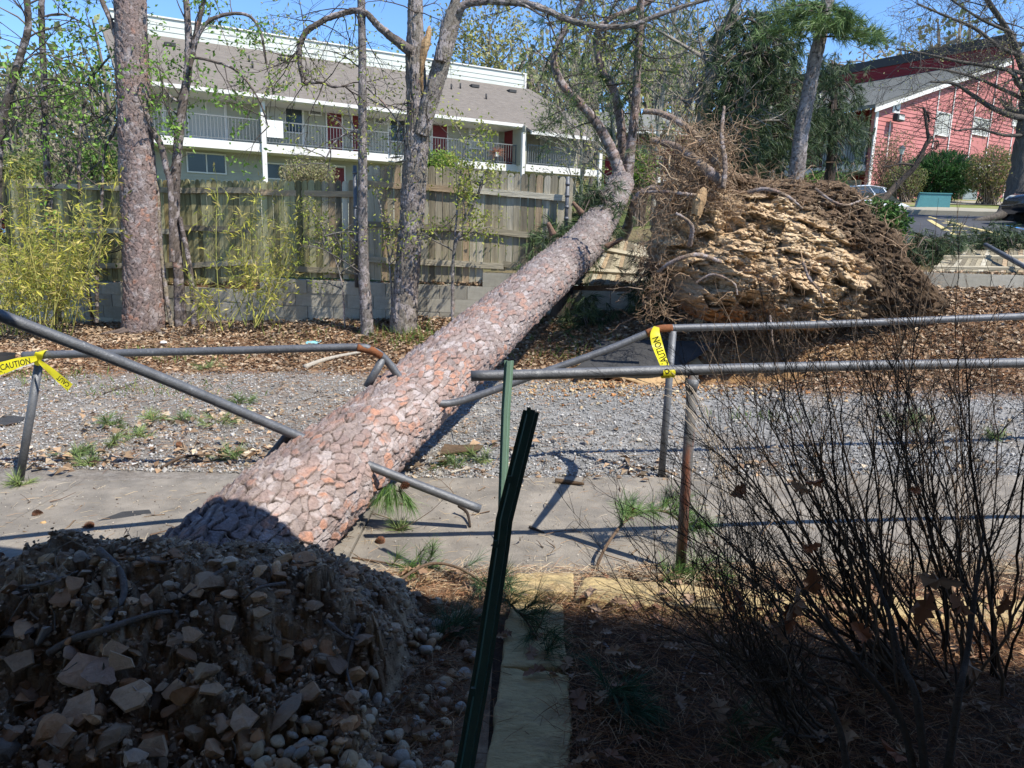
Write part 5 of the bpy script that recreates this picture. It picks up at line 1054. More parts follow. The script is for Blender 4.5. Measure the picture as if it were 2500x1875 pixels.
stick('pale short stick at the path edge below the bark slab', [(1100, 1160, 0), (1145, 1148, 0)], .008, (.5, .45, .36))
stick('short white stick on the shaded needle litter', [(1473, 1578, 0), (1497, 1608, 0)], .007, (.45, .43, .42))
stick('curved twig on the shaded litter left of the shrub', [(1665, 1680, 0), (1675, 1640, 0), (1700, 1595, 0)], .006, (.3, .26, .24))
stick('long thin dark stick on the gravel near the pale tuft', [(255, 965, 0), (300, 950, 0), (338, 935, 0)], .008, (.08, .06, .05))
rng = np.random.RandomState(99); tw = TW()
for i in range(330):
    X = rng.normal(-1.8, 2.4); Y = 5.1+rng.rand()**1.2*5
    if rng.rand() < .3: X = rng.uniform(-3, 4); Y = PN(X)+rng.rand()*1.4
    a = rng.rand()*6.28; z = float(gz(X, Y)); grow(tw, [X, Y, z+.012+.01*(Y < 5)], [math.cos(a), math.sin(a), .03], .08+.3*rng.rand()**2, .003+.004*rng.rand(), 0 if rng.rand() < .6 else 1, rng, (3,), .6, .6, .5, 0, None, .002)
tag(tw.build('twig_debris', M['twig'], None, [(.12, .08, .055), (.2, .14, .09), (.3, .23, .16)], 3), 'small broken twigs strewn over the gravel and the path', 'twigs', kind='stuff')
# grass and weeds on the bank
q = MB(); rng = np.random.RandomState(55)
for (cx_, cy_, n, sp, L) in [(-.9, 10.2, 260, .35, .16), (-4.5, 9.6, 150, .4, .12), (-3.0, 10.6, 90, .5, .12), (-8, 9.5, 200, .6, .12), (.8, 9.3, 160, .4, .14), (-1.6, 10.3, 120, .3, .2), (-4.0, 7.7, 160, .5, .07), (2.3, 6.7, 50, .2, .1), (-5.3, 8.3, 120, .4, .1), (-.1, 9.9, 120, .3, .1)]:
    X = rng.normal(cx_, sp, n); Y = rng.normal(cy_, sp*.5, n); V, Q, T = needles(gpt(X, Y), np.stack([rng.normal(size=n)*.4, rng.normal(size=n)*.4, np.ones(n)], -1), L*(.6+.7*rng.rand(n)), .008); q.add(V, Q, T, colvar(n, [(.16, .24, .05), (.25, .3, .08), (.1, .18, .04)], 5, .25, rng))
tag(q.build('grass_tufts', M['leaf']), 'thin green grass coming up through the leaves on the bank', 'grass', kind='stuff')
# litter
q = MB(); p = hit(400, 842); v, f = ICO[2]; q.add(v*[.05, .035, .03]+p+[0, 0, .03], None, f); tag(q.build('white_cup', M['paper'], col=False), 'crumpled white cup on the leaves right of the thick pine', 'litter')
p = hit(760, 844); q = MB(); q.box(p+[-.1, -.02, .02], (.2, .02, .01), (.03, .07, .03), (0, 0, .006)); tag(q.build('plastic_lid', M['blue'], col=False), 'pale blue flat plastic piece on the leaves behind the far railing', 'litter')
p = hit(15, 895); th = np.linspace(0, 2*np.pi, 24, endpoint=False); V = [p+[-.16+.19*math.cos(a)*s, .1+.19*math.sin(a)*s, z] for s, z in ((.85, 0), (1, .13), (.92, .13), (.8, .02)) for a in th]; Q = [[k*24+j, k*24+(j+1) % 24, k*24+24+(j+1) % 24, k*24+24+j] for k in range(3) for j in range(24)]
tag(mesh('black_tub', V, Q, None, M['rubber'], smooth=True), 'black plastic tub on the leaves at the left edge above the yellow tape', 'tub')

# ================================================================== BARE SHRUB AT THE RIGHT
rng = np.random.RandomState(17)
SHC = [(.07, .05, .038), (.1, .075, .055), (.05, .036, .028), (.15, .11, .08)]
def shrub(label, stems, seed, grp):
    r = thing('bare_shrub', label, 'shrub', atz(stems[0][0], stems[0][1], 0), grp); rng = np.random.RandomState(seed); tw = TW(); tips = []
    for (bx, by, tx, ty, Yt, r0) in stems:
        a = atz(bx, by, 0.0); b = at(tx, ty, Yt); d = b-a; L = np.linalg.norm(d); m1 = a+d*.33+np.array([0, 0, -.02])*L+rng.normal(size=3)*.03; m2 = a+d*.68+rng.normal(size=3)*.025
        P = smoothpath([a, m1, m2, b], 18); P[1:-1] += rng.normal(size=(16, 3))*.004; P[:, 2] += .012; tw.add(P, np.linspace(r0, .0012, 18))
        for k in range(4, 18):
            for _ in range(1):
                if rng.rand() < .15: continue
                dd = unit(P[k]-P[k-1] if k else d); ax_ = unit(np.cross(dd, rng.normal(size=3))); aa = .35+.45*rng.rand(); e = dd*math.cos(aa)+ax_*math.sin(aa); e[2] += .3
                grow(tw, P[k], e, (.12+.26*rng.rand())*min(1, L*.8), .0016+.0016*(18-k)/18, 2 if rng.rand() < .3 else 1, rng, (3, 3), .5, .6, .3, .25, tips, .00085)
    o = tw.build('stems', M['twig'], r, SHC, 3); o['kind'] = 'stuff'
    return r, tips
S1 = []
for i in range(34):
    bx = rng.uniform(2080, 2330); by = rng.uniform(1560, 1720); f = rng.rand(); tx = 1620+f*620+rng.normal()*40; ty = 1230-420*f**.6+rng.uniform(-60, 180); Yt = rng.uniform(2.15, 2.9); S1.append((bx, by, tx, ty, Yt, .004+.006*rng.rand()**2))
for tx, ty in [(1640, 1195), (1590, 1270), (1680, 1000), (1730, 905), (1760, 1120), (1650, 1480), (1690, 1380), (1880, 850), (1930, 900), (2000, 870), (2050, 960), (1840, 980)]:
    S1.append((rng.uniform(2100, 2250), rng.uniform(1580, 1680), tx, ty, rng.uniform(2.3, 2.8), .0085))
sh1, tips1 = shrub('large leafless shrub spreading left from the bottom right over the path', S1, 18, 'bare shrubs in the garden bed')
S2 = []
for i in range(24):
    bx = rng.uniform(2330, 2480); by = rng.uniform(1560, 1720); tx = rng.uniform(2080, 2640); ty = rng.uniform(840, 1150); S2.append((bx, by, tx, ty, rng.uniform(2.2, 2.7), .004+.006*rng.rand()**2))
sh2, tips2 = shrub('upright leafless shrub at the right edge beside the large spreading one', S2, 19, 'bare shrubs in the garden bed')
S3 = [(rng.uniform(1900, 2100), rng.uniform(1700, 1850), rng.uniform(1560, 1900), rng.uniform(1330, 1560), rng.uniform(1.9, 2.3), .006) for i in range(24)]
sh3, tips3 = shrub('low bare branches fanning out at the near foot of the large shrub', S3, 20, 'bare shrubs in the garden bed')
for px in [[(2300, 1800), (2240, 1720), (2200, 1620), (2170, 1500), (2130, 1400), (2100, 1300)], [(2330, 1790), (2340, 1700), (2360, 1600), (2380, 1450), (2400, 1300)], [(2280, 1800), (2200, 1760), (2080, 1600), (1990, 1480), (1900, 1330)], [(2100, 1875), (2050, 1780), (1990, 1690), (1900, 1620)]]:
    P = [at(x, y, 1.95+.1*i) for i, (x, y) in enumerate(px)]; P[0][2] = 0; tube('stem', P, [.014, .009, .004], M['bark'], sh1, 8, 30, col=(.09, .07, .055), wob=.004)
q = MB()
for i, (x, y, s) in enumerate([(2010, 1165, .09), (1985, 1200, .07), (1820, 1180, .09), (2215, 1195, .06), (1945, 1430, .13), (1985, 1450, .11), (1930, 1470, .1), (2240, 1400, .13), (2270, 1440, .12), (1815, 1500, .08), (1880, 1520, .08), (2235, 1490, .1), (2120, 1560, .1), (2400, 1640, .13), (2450, 1440, .09), (2150, 1800, .13), (2075, 1750, .08), (2380, 1500, .1), (1960, 1340, .07)]):
    oakleaf(q, at(x, y, 2.15+.1*rng.rand()), rng.normal(size=3)+[0, 0, -.4], np.array([rng.normal()*.4, -1, rng.normal()*.4]), s, [(.36, .15, .08), (.32, .2, .13), (.28, .13, .07)][i % 3], rng)
tag(q.build('caught_leaves', M['litter'], sh1), kind='stuff')
# pale thin twigs left of the near railing post
pw = thing('pale_weed', 'thin dry pale stems arching in front of the near railing post', 'weed', atz(1850, 1500, 0)); tw = TW()
for i in range(9):
    P = smoothpath([at(1800+rng.normal()*30, 1330+rng.normal()*40, 2.75), at(1740+rng.normal()*20, 1120, 2.85), at(1680+rng.normal()*25, 1000+rng.normal()*20, 2.9), at(1600+rng.uniform(0, 90), 880+rng.uniform(0, 110), 2.95)], 14); tw.add(P, np.linspace(.002, .0009, 14))
tw.build('stems', M['twig'], pw, [(.4, .32, .24), (.5, .42, .33)], 3)['kind'] = 'stuff'
# ================================================================== GREY APARTMENT BUILDING
A0 = at(397, 349, 33.); B0 = at(1252, 422, 42.); dd_ = np.array([B0[0]-A0[0], B0[1]-A0[1], 0]); DU = dd_/np.linalg.norm(dd_); DN = np.array([DU[1], -DU[0], 0])   # DN points to the viewer
class Frame:
    def __init__(s, o, u, n): s.o = np.array([o[0], o[1], 0.]); s.u = u; s.n = n
    def W(s, u, w, z): return s.o+s.u*u+s.n*w+np.array([0, 0, z])
    def px(s, px, py, w=0):
        d = ray(px, py); p0 = s.o+s.n*w; t = ((p0-CP)@s.n)/(d@s.n); q = CP+d*t; return (q-s.o)@s.u, q[2]
    def box(s, mb, u0, u1, w0, w1, z0, z1, c=(1, 1, 1)): mb.box(s.W(u0, w0, z0), s.u*(u1-u0), s.n*(w1-w0), [0, 0, z1-z0], c)
    def part(s, name, mt, par, *bx):
        q = MB()
        for b in bx: s.box(q, *b)
        return q.build(name, M[mt], par, col=False)
g = Frame(A0, DU, DN)
gb = thing('apartment_building', 'long two-storey sage green apartment building with brown shingle roof and white balcony walkway', 'building', g.W(8, 0, 2.4))
uL = g.px(322, 340)[0]; uE, _ = g.px(1262, 420); uR, _ = g.px(1462, 430, .8); ZF = 5.2; ZE = 7.62; WB = -1.45
def siding(fr, name, mt, par, u0, u1, w, z0, z1, step=.17, th=.02, side=None):
    """lapped boards, as real wedges"""
    q = MB(); n = max(1, int(round((z1-z0)/step))); h = (z1-z0)/n
    for i in range(n):
        za, zb2 = z0+i*h, z0+(i+1)*h
        q.add([fr.W(u0, w+th, za), fr.W(u1, w+th, za), fr.W(u1, w+.002, zb2), fr.W(u0, w+.002, zb2), fr.W(u0, w, za), fr.W(u1, w, za)], [[0, 1, 2, 3], [0, 4, 5, 1]])
    o = q.build(name, M[mt], par, col=False); o['kind'] = 'stuff'; return o
g.part('wall', 'sage', gb, (uL, uE, WB-.2, WB, 1.6, ZE+.3), (uE, uR, WB-.2, WB, 1.6, ZE))
siding(g, 'siding', 'sage', gb, uL, uR, WB, ZF+.36, ZE+.1); siding(g, 'siding', 'sage', gb, uL, uR, WB, 2.0, ZF)
g.part('end_wall', 'sage', gb, (uR-.15, uR, -8, WB, 2, ZE)); g.part('end_wall', 'sage', gb, (uL, uL+.15, -8, 0, 2, ZE+.3))
g.part('balcony_floor', 'white', gb, (uL, uE, WB, 0, ZF, ZF+.36)); g.part('balcony_floor', 'white', gb, (uE, uR, WB, .9, ZF-.02, ZF+.34))
g.part('partition_wall', 'sage', gb, (uE-.06, uE+.06, WB, .85, ZF+.34, ZE-.1)); 
# roof: main slope and the longer slope over the end bay, ridge band
pr1 = at(1283, 218, 52.); RW = -7.5; RZ = float(g.px(1283, 217, RW)[1]); print('RZ', RZ)
def slab_(name, mt, par, P4, th):
    P4 = [np.asarray(p, float) for p in P4]; V = P4+[p-[0, 0, th] for p in P4]; return mesh(name, V, [[0, 1, 2, 3], [7, 6, 5, 4], [0, 4, 5, 1], [1, 5, 6, 2], [2, 6, 7, 3], [3, 7, 4, 0]], None, M[mt], par)
def shing(name, mt, par, P0_, P1_, P2_, P3_, n):
    """shingle courses as thin overlapping steps; P0-P1 eave, P3-P2 ridge"""
    q = MB(); P0_, P1_, P2_, P3_ = [np.asarray(p, float) for p in (P0_, P1_, P2_, P3_)]
    for i in range(n):
        a, b = i/n, (i+1.15)/n; l0, l1 = P0_+(P3_-P0_)*a, P1_+(P2_-P1_)*a; u0, u1 = P0_+(P3_-P0_)*min(b, 1), P1_+(P2_-P1_)*min(b, 1); up_ = np.array([0, 0, .018])
        q.add([l0+up_, l1+up_, u1+[0, 0, .003], u0+[0, 0, .003], l0, l1], [[0, 1, 2, 3], [0, 4, 5, 1]])
    o = q.build(name, M[mt], par, col=False); o['kind'] = 'stuff'; return o
slab_('roof', 'roof', gb, [g.W(uL-.4, .45, ZE), g.W(uE, .45, ZE), g.W(uE, RW, RZ), g.W(uL-.4, RW, RZ)], .12)
sl_ = (RZ-ZE)/(RW-.45); zb_e = ZE+sl_*(1.3-.45)
slab_('roof', 'roof', gb, [g.W(uE+.001, 1.3, zb_e), g.W(uR+.3, 1.3, zb_e), g.W(uR+.3, RW, RZ-.004), g.W(uE+.001, RW, RZ-.004)], .12)
shing('shingles', 'roof', gb, g.W(uL-.4, .45, ZE+.004), g.W(uE, .45, ZE+.004), g.W(uE, RW, RZ+.004), g.W(uL-.4, RW, RZ+.004), 44)
shing('shingles', 'roof', gb, g.W(uE, 1.3, zb_e+.004), g.W(uR+.3, 1.3, zb_e+.004), g.W(uR+.3, RW, RZ+.004), g.W(uE, RW, RZ+.004), 48)
g.part('gutter', 'white', gb, (uL-.4, uE, .452, .56, ZE-.16, ZE+.0)); g.part('gutter', 'white', gb, (uE, uR+.3, 1.302, 1.42, zb_e-.2, zb_e-.02))
g.part('soffit', 'white', gb, (uL-.3, uE, WB, .44, ZE-.2, ZE-.13)); 
uT, zT0 = g.px(1283, 216, RW); _, zT1 = g.px(1283, 183, RW)
g.part('parapet', 'pale', gb, (uL, uT, RW-.2, RW+.02, RZ-.3, zT1)); siding(g, 'parapet_boards', 'pale', gb, uL, uT, RW+.021, RZ-.05, zT1-.08, .3, .03)
g.part('parapet_cap', 'white', gb, (uL, uT+.06, RW-.25, RW+.1, zT1, zT1+.07)); g.part('corner_trim', 'white', gb, (uT-.14, uT+.0, RW+.06, RW+.09, RZ-.1, zT1-.002))
# columns
for px, w_, zt_, wd in [(645, 0, ZE-.15, .2), (1274, .85, zb_e-.1, .17), (1462, .85, zb_e-.1, .2)]:
    u, _ = g.px(px, 400, w_); g.part('column', 'white', gb, (u-wd/2, u+wd/2, w_, w_+.17, 1.8, zt_))
for px in (552, 740, 948, 1146, 1216, 862, 400):
    u, _ = g.px(px, 300, WB); g.part('trim_board', 'white', gb, (u-.05, u+.05, WB+.022, WB+.04, ZF+.36, ZE-.15))
def opening(fr, par, kind, x0, x1, y0, y1, w, lab=None, frame='white'):
    u0, _ = fr.px(x0, (y0+y1)/2, w); u1, _ = fr.px(x1, (y0+y1)/2, w); _, z1 = fr.px((x0+x1)/2, y0, w); _, z0 = fr.px((x0+x1)/2, y1, w)
    if kind == 'door':
        d = fr.part('door', 'reddoor', par, (u0+.05, u1-.05, w+.03, w+.06, z0, z1-.05)); fr.part('door_frame', frame, par, (u0-.02, u0+.048, w+.025, w+.075, z0, z1), (u1-.048, u1+.02, w+.025, w+.075, z0, z1), (u0-.02, u1+.02, w+.025, w+.08, z1, z1+.07))
        v, f = ICO[1]; q = MB(); q.add(v*.035+fr.W(u1-.13, w+.09, (z0+z1)/2-.1), None, f); q.build('handle', M['chrome'], d, col=False)
    else:
        wn = fr.part('window', frame, par, (u0, u0+.06, w+.024, w+.08, z0, z1), (u1-.06, u1, w+.024, w+.08, z0, z1), (u0+.06, u1-.06, w+.024, w+.08, z0, z0+.06), (u0+.06, u1-.06, w+.024, w+.08, z1-.06, z1), ((u0+u1)/2-.025, (u0+u1)/2+.025, w+.024, w+.07, z0+.06, z1-.06))
        fr.part('pane', 'glass' if kind == 'dark' else 'curtain', wn, (u0+.06, (u0+u1)/2-.025, w+.03, w+.04, z0+.06, z1-.06)); fr.part('pane', 'glass' if kind in ('dark', 'half') else 'curtain', wn, ((u0+u1)/2+.025, u1-.06, w+.03, w+.04, z0+.06, z1-.06))
for k, x0, x1, y0, y1 in [('blind', 456, 550, 232, 341), ('half', 652, 740, 258, 324), ('door', 796, 836, 272, 372), ('door', 858, 890, 280, 376), ('dark', 950, 990, 289, 348), ('door', 1053, 1092, 305, 382), ('blind', 1146, 1216, 310, 366), ('blind', 1316, 1392, 322, 410), ('dark', 455, 552, 374, 424), ('door', 808, 842, 408, 470), ('dark', 650, 740, 400, 440), ('dark', 480, 520, 380, 420)][:11]:
    opening(g, gb, k, x0, x1, y0, y1, WB)
us, _ = g.px(1240, 350, -.3); _, zd1 = g.px(1240, 316, -.3)
fr2 = Frame(g.W(uE-.062, 0, 0), DN, -DU)
q = MB(); fr2.box(q, -1.3, -.45, .0, .03, ZF+.36, ZF+2.35); q.build('door', M['reddoor'], gb, col=False)
for x0, x1, y0, y1 in [(753, 784, 268, 284), (912, 944, 286, 305)]:
    u0, z1 = g.px(x0, y0, WB); u1, z0 = g.px(x1, y1, WB); a_ = g.part('air_conditioner', 'white', gb, (u0, u1, WB, WB+.12, z0, z1)); n_ = 4
    for i in range(n_): zz = z0+.06+(z1-z0-.12)*i/n_; g.part('vent', 'greydark', a_, (u0+.05, u1-.05, WB+.121, WB+.13, zz, zz+(z1-z0-.12)/n_*.6))
def railing(fr, par, u0, u1, w, z0, h=1.0, mt='ironlight', step=.15, wdir=False):
    fr.part('handrail', mt, par, (u0, u1, w, w+.04, z0+h-.05, z0+h), (u0, u1, w, w+.03, z0+.08, z0+.11)); q = MB()
    for u in np.arange(u0, u1, step): fr.box(q, u, u+.022, w+.008, w+.028, z0+.11, z0+h-.05)
    q.build('balusters', M[mt], par, col=False)['kind'] = 'stuff'
    for u in np.linspace(u0, u1-.04, max(2, int((u1-u0)/2.2))): fr.part('railing_post', mt, par, (u, u+.045, w-.01, w+.045, z0-.1, z0+h))
um, _ = g.px(645, 350)
railing(g, gb, uL, um-.1, -.06, ZF+.36, 1.05); railing(g, gb, um+.1, g.px(955, 360)[0], -.06, ZF+.36, 1.05); railing(g, gb, g.px(1050, 380)[0], uE-.05, -.06, ZF+.36, 1.05); railing(g, gb, uE+.15, uR-.2, .8, ZF+.34, 1.05)
# stairs
sA, _ = g.px(950, 380); sB, _ = g.px(1040, 400)
st = g.part('stair', 'iron', gb, *[(sA+i*.26, sA+i*.26+.28, .1, 1.1, ZF+.2-i*.19-.04, ZF+.2-i*.19) for i in range(9)])
g.part('stair_rail', 'iron', gb, (sA, sA+.05, 1.08, 1.13, ZF+.3, ZF+1.4), (sA, sA+.05, .05, .1, ZF+.3, ZF+1.4), (sA, sA+.9, .06, .1, ZF+1.36, ZF+1.4))
tube('stair_rail', [g.W(sA, 1.1, ZF+1.38), g.W(sA+2.2, 1.1, ZF-.25)], .025, M['iron'], gb, 6, 2)
for i in range(8): tube('stair_baluster', [g.W(sA+.25*i+.1, 1.1, ZF+1.28-i*.185), g.W(sA+.25*i+.1, 1.1, ZF+.2-i*.185)], .012, M['iron'], gb, 4, 2)
for px, py in [(1102, 208), (1124, 202), (1187, 243), (608, 140), (617, 166)]: # vent pipes on the roof
    w_ = -3.8; u, z = g.px(px, py, w_); zr = ZE+sl_*(w_-.45); w_ = .45+(z-ZE)/sl_*.98; u, z = g.px(px, py, w_); zr = ZE+sl_*(w_-.45); tube('vent_pipe', [g.W(u, w_, zr), g.W(u, w_, zr+.32)], .05, M['greydark'], gb, 8, 2)
for px, py in [(1158, 209), (1249, 221), (690, 145), (415, 110)]:
    w_ = -5.5; u, z = g.px(px, py, w_); w_ = .45+(z-ZE)/sl_; u, z = g.px(px, py, w_); zr = ZE+sl_*(w_-.45); g.part('roof_vent', 'greydark', gb, (u-.25, u+.25, w_-.2, w_+.2, zr-.02, zr+.14))
u, z = g.px(1158, 310, WB); g.part('wall_lamp', 'white', gb, (u-.1, u+.1, WB+.02, WB+.15, z-.1, z+.1))
u, z = g.px(668, 311, -.02); tag(g.part('hanging_sheet', 'paper', None, (u-.32, u+.42, -.0, .02, z-.45, z+.3)), 'white sheet hung over the balcony railing beside the white column', 'sheet')
u, z = g.px(1210, 378, -.02); pl = thing('potted_plant', 'dry reddish plant in a small white pot hung on the balcony railing', 'plant', g.W(u, .1, z)); q = MB(); g.box(q, u-.1, u+.1, .02, .2, z-.1, z+.12); q.build('pot', M['white'], pl, col=False)
q = MB(); r = np.random.RandomState(2); n = 160; D = r.normal(size=(n, 3))*[1, .6, .7]+[0, 0, .1]; V, Q, T = needles(np.repeat(g.W(u, .11, z+.12)[None], n, 0), D, .5*r.rand(n)+.15, .02); q.add(V, Q, T, (.42, .2, .13)); q.build('foliage', M['leaf'], pl)

# ================================================================== RED APARTMENT BUILDING
C1 = at(2142, 250, 36.); C1g = gz(C1[0], C1[1]); du2 = unit(np.array([.84, .54, 0])); dn2 = np.array([du2[1], -du2[0], 0])
rb = Frame(C1, du2, dn2); ZC = C1[2]; zg2 = float(C1g)-.6
R2 = thing('apartment_building', 'red-sided apartment building with white rake trim and grey shingle roof at the right', 'building', (C1[0]+5, C1[1], float(C1g)))
uP, zP = rb.px(2459, 147); uEnd = uP+9; zTop = zP+.55
bk_ = -18.
def gabletop(u): return np.interp(u, [0, uP], [ZC, zP])
q = MB(); q.add([rb.W(0, 0, zg2), rb.W(uP, 0, zg2), rb.W(uP, 0, zP-.06), rb.W(0, 0, ZC-.06), rb.W(0, -.2, zg2), rb.W(uP, -.2, zg2), rb.W(uP, -.2, zP-.06), rb.W(0, -.2, ZC-.06)], [[0, 1, 2, 3], [7, 6, 5, 4], [0, 4, 5, 1], [1, 5, 6, 2], [2, 6, 7, 3], [3, 7, 4, 0]]); q.build('wall', M['red'], R2, col=False)
rb.part('wall', 'red', R2, (uP, uEnd, -.2, 0, zg2, zTop))
panels = []
for x0, x1 in [(2278, 2316), (2369, 2412), (2469, 2512)]:
    panels.append((rb.px(x0, 330)[0], rb.px(x1, 330)[0]))
edges = [.12]+[e for p in panels for e in p]+[uEnd]
q = MB()
for i in range(0, len(edges), 2):
    u0, u1 = edges[i], edges[i+1]; z = zg2
    while z < zTop:
        z1 = z+.19; us_ = u0
        if z1 > ZC-.1: us_ = max(u0, (z1+.02-ZC)/(zP-ZC)*uP+.1)
        if us_ < u1-.1 and z1 < (zP-.05 if u1 < uP+.1 else zTop): q.add([rb.W(us_, .03, z), rb.W(u1, .03, z), rb.W(u1, .004, z1), rb.W(us_, .004, z1), rb.W(us_, .001, z), rb.W(u1, .001, z)], [[0, 1, 2, 3], [0, 4, 5, 1]])
        z += .19
o = q.build('siding', M['red'], R2, col=False); o['kind'] = 'stuff'
for p in panels:
    for e in p: rb.part('batten', 'white', R2, (e-.035, e+.035, .031, .055, zg2, float(gabletop(e)) if e < uP else zTop))
rb.part('corner_post', 'white', R2, (-.06, .12, .001, .06, zg2, ZC-.05))
for k, (x0, x1, y0, y1) in enumerate([(2282, 2315, 274, 333), (2371, 2410, 288, 332), (2470, 2506, 268, 312), (2372, 2414, 400, 444)]):
    opening(rb, R2, 'blind', x0, x1, y0, y1, .0)
a_, b_ = rb.W(-.55, .3, ZC-.22), rb.W(uP, .3, zP+.05); q = MB(); q.box(a_, b_-a_, rb.n*-.04, [0, 0, -.3]); q.build('rake_board', M['white'], R2, col=False)
slab_('roof', 'roof2', R2, [rb.W(-.6, .3, ZC-.2), rb.W(uP, .3, zP+.08), rb.W(uP, bk_, zP+.08), rb.W(-.6, bk_, ZC-.2)], .14)
shing('shingles', 'roof2', R2, rb.W(-.6, bk_, ZC-.19), rb.W(-.6, .3, ZC-.19), rb.W(uP, .3, zP+.09), rb.W(uP, bk_, zP+.09), 34)
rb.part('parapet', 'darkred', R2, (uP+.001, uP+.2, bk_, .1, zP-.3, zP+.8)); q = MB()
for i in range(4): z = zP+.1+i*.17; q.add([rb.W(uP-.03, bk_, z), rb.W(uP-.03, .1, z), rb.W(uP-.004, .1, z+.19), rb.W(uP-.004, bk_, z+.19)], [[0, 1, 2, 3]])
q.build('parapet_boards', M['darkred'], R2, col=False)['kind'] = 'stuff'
rb.part('parapet_cap', 'greydark', R2, (uP-.08, uP+.3, bk_, .15, zP+.8, zP+1.31))
# recessed porches on the left face
lf = Frame(rb.W(0, 0, 0), -dn2, -du2)   # u runs away from the viewer, n towards the left
ZM = lf.px(2100, 362, 0)[1]; ZM = ZC-3.05
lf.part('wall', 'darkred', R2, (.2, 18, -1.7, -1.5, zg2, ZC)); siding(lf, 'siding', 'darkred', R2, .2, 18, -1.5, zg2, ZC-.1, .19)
lf.part('balcony_floor', 'white', R2, (.2, 18, -1.5, .15, ZM, ZM+.3)); railing(lf, R2, .2, 18, .05, ZM+.3, 1.05, 'iron', .14)
for u in (4.5, 9, 13.5): lf.part('column', 'white', R2, (u, u+.15, -.05, .1, zg2, ZC-.2))
for u0, u1, z0, z1 in [(1.2, 3.6, ZM+.4, ZM+2.5), (1.3, 3.7, zg2+1.0, ZM-.25), (6, 8, ZM+.4, ZM+2.4)]:
    wn = lf.part('window', 'white', R2, (u0, u0+.08, -1.475, -1.42, z0, z1), (u1-.08, u1, -1.475, -1.42, z0, z1), (u0+.08, u1-.08, -1.475, -1.42, z1-.08, z1), (u0+.08, u1-.08, -1.475, -1.42, z0, z0+.08), ((u0+u1)/2-.03, (u0+u1)/2+.03, -1.475, -1.42, z0+.08, z1-.08)); lf.part('pane', 'curtain', wn, (u0+.08, (u0+u1)/2-.03, -1.47, -1.46, z0+.08, z1-.08)); lf.part('pane', 'curtain', wn, ((u0+u1)/2+.03, u1-.08, -1.47, -1.46, z0+.08, z1-.08))
u, z = rb.px(2187, 260); sg = rb.part('letter_plate', 'white', R2, (u-.3, u+.3, .032, .05, z-.3, z+.3)); text_on('C', rb.W(u-.17, .06, z-.2), rb.u, [0, 0, 1], .6, sg, 'letter')
u, z = rb.px(2175, 290); fl_ = rb.part('floodlight', 'greydark', R2, (u-.28, u+.28, .25, .5, z-.16, z+.16)); rb.part('flood_lens', 'lamp', fl_, (u-.2, u+.24, .51, .53, z-.1, z+.08)); rb.part('conduit', 'white', R2, (u-.12, u-.07, .03, .08, zg2, z-.1))
tube('vent_pipe', [rb.W(2.6, -5, ZC+.8), rb.W(2.6, -5, ZC+1.35)], .06, M['lamp'], R2, 8, 2)
# distant third building seen between trunks
f3o = at(1690, 420, 46.); f3 = Frame(f3o, unit(np.array([1, .2, 0])), unit(np.array([.2, -1, 0]))); b3 = thing('apartment_building', 'distant red and grey apartment building glimpsed left of the upended roots', 'building', (f3o[0]-3, f3o[1], float(gz(f3o[0], f3o[1]))))
_, ze3 = f3.px(1600, 325); u30 = f3.px(1500, 340)[0]
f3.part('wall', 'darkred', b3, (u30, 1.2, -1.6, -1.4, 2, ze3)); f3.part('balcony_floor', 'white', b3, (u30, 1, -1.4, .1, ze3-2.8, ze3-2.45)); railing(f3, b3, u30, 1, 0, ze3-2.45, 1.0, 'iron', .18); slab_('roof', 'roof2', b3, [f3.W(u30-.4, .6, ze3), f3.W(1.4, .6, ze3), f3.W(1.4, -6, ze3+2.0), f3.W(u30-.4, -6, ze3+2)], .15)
f3.part('gutter', 'white', b3, (u30-.4, 1.4, .605, .7, ze3-.15, ze3)); f3.part('end_post', 'red', b3, (.7, 1.2, -1.35, .1, 2, ze3-.14))
for u in (u30+2, u30+5): f3.part('window', 'curtain', b3, (u, u+1.6, -1.39, -1.35, ze3-2, ze3-.5))

# ================================================================== YARD: asphalt lot, kerb, lawn, walk, marks
def patch(name, corners, mt, dz, kind='structure', n=16, th=0):
    P = [np.asarray(c, float) for c in corners]; U = np.linspace(0, 1, n); V = np.array([(P[0]*(1-u)+P[1]*u)*(1-v)+(P[3]*(1-u)+P[2]*u)*v for v in U for u in U]); V[:, 2] = lotz(V[:, 0], V[:, 1])+dz
    if th:
        k = len(V); B = V.copy(); B[:, 2] -= th; V = np.concatenate([V, B]); ring = list(range(n))+[j*n+n-1 for j in range(1, n)]+[(n-1)*n+j for j in range(n-2, -1, -1)]+[j*n for j in range(n-2, 0, -1)]
        return tag(mesh(name, V, np.concatenate([grid(n, n), [[ring[a], ring[a]+k, ring[(a+1) % len(ring)]+k, ring[(a+1) % len(ring)]] for a in range(len(ring))]]), None, M[mt]), kind=kind)
    return tag(mesh(name, V, grid(n, n), None, M[mt], smooth=True), kind=kind)
def lotz(X, Y): return gz(X, Y)
def hp(x, y): return hit(x, y)[:2].tolist()+[0]
patch('asphalt_lot', [hp(1760, 585), hp(2800, 640), hp(2800, 520), hp(1700, 515)], 'asphalt', .03)
patch('kerb', [hp(2130, 524), hp(2800, 545), hp(2800, 534), hp(2130, 514)], 'kerb', .16, th=.14)
patch('lawn', [hp(1900, 512), hp(2800, 533), hp(2800, 480), hp(1900, 470)], 'lawnm' if 'lawnm' in M else 'asphalt', .06) if False else None
M['lawnm'] = mat('lawn', (.17, .2, .05), var=.4, nscale=3, bump=.6, bscale=30, col2=(.26, .2, .11), c2scale=.5, c2lo=.45, c2hi=.6)
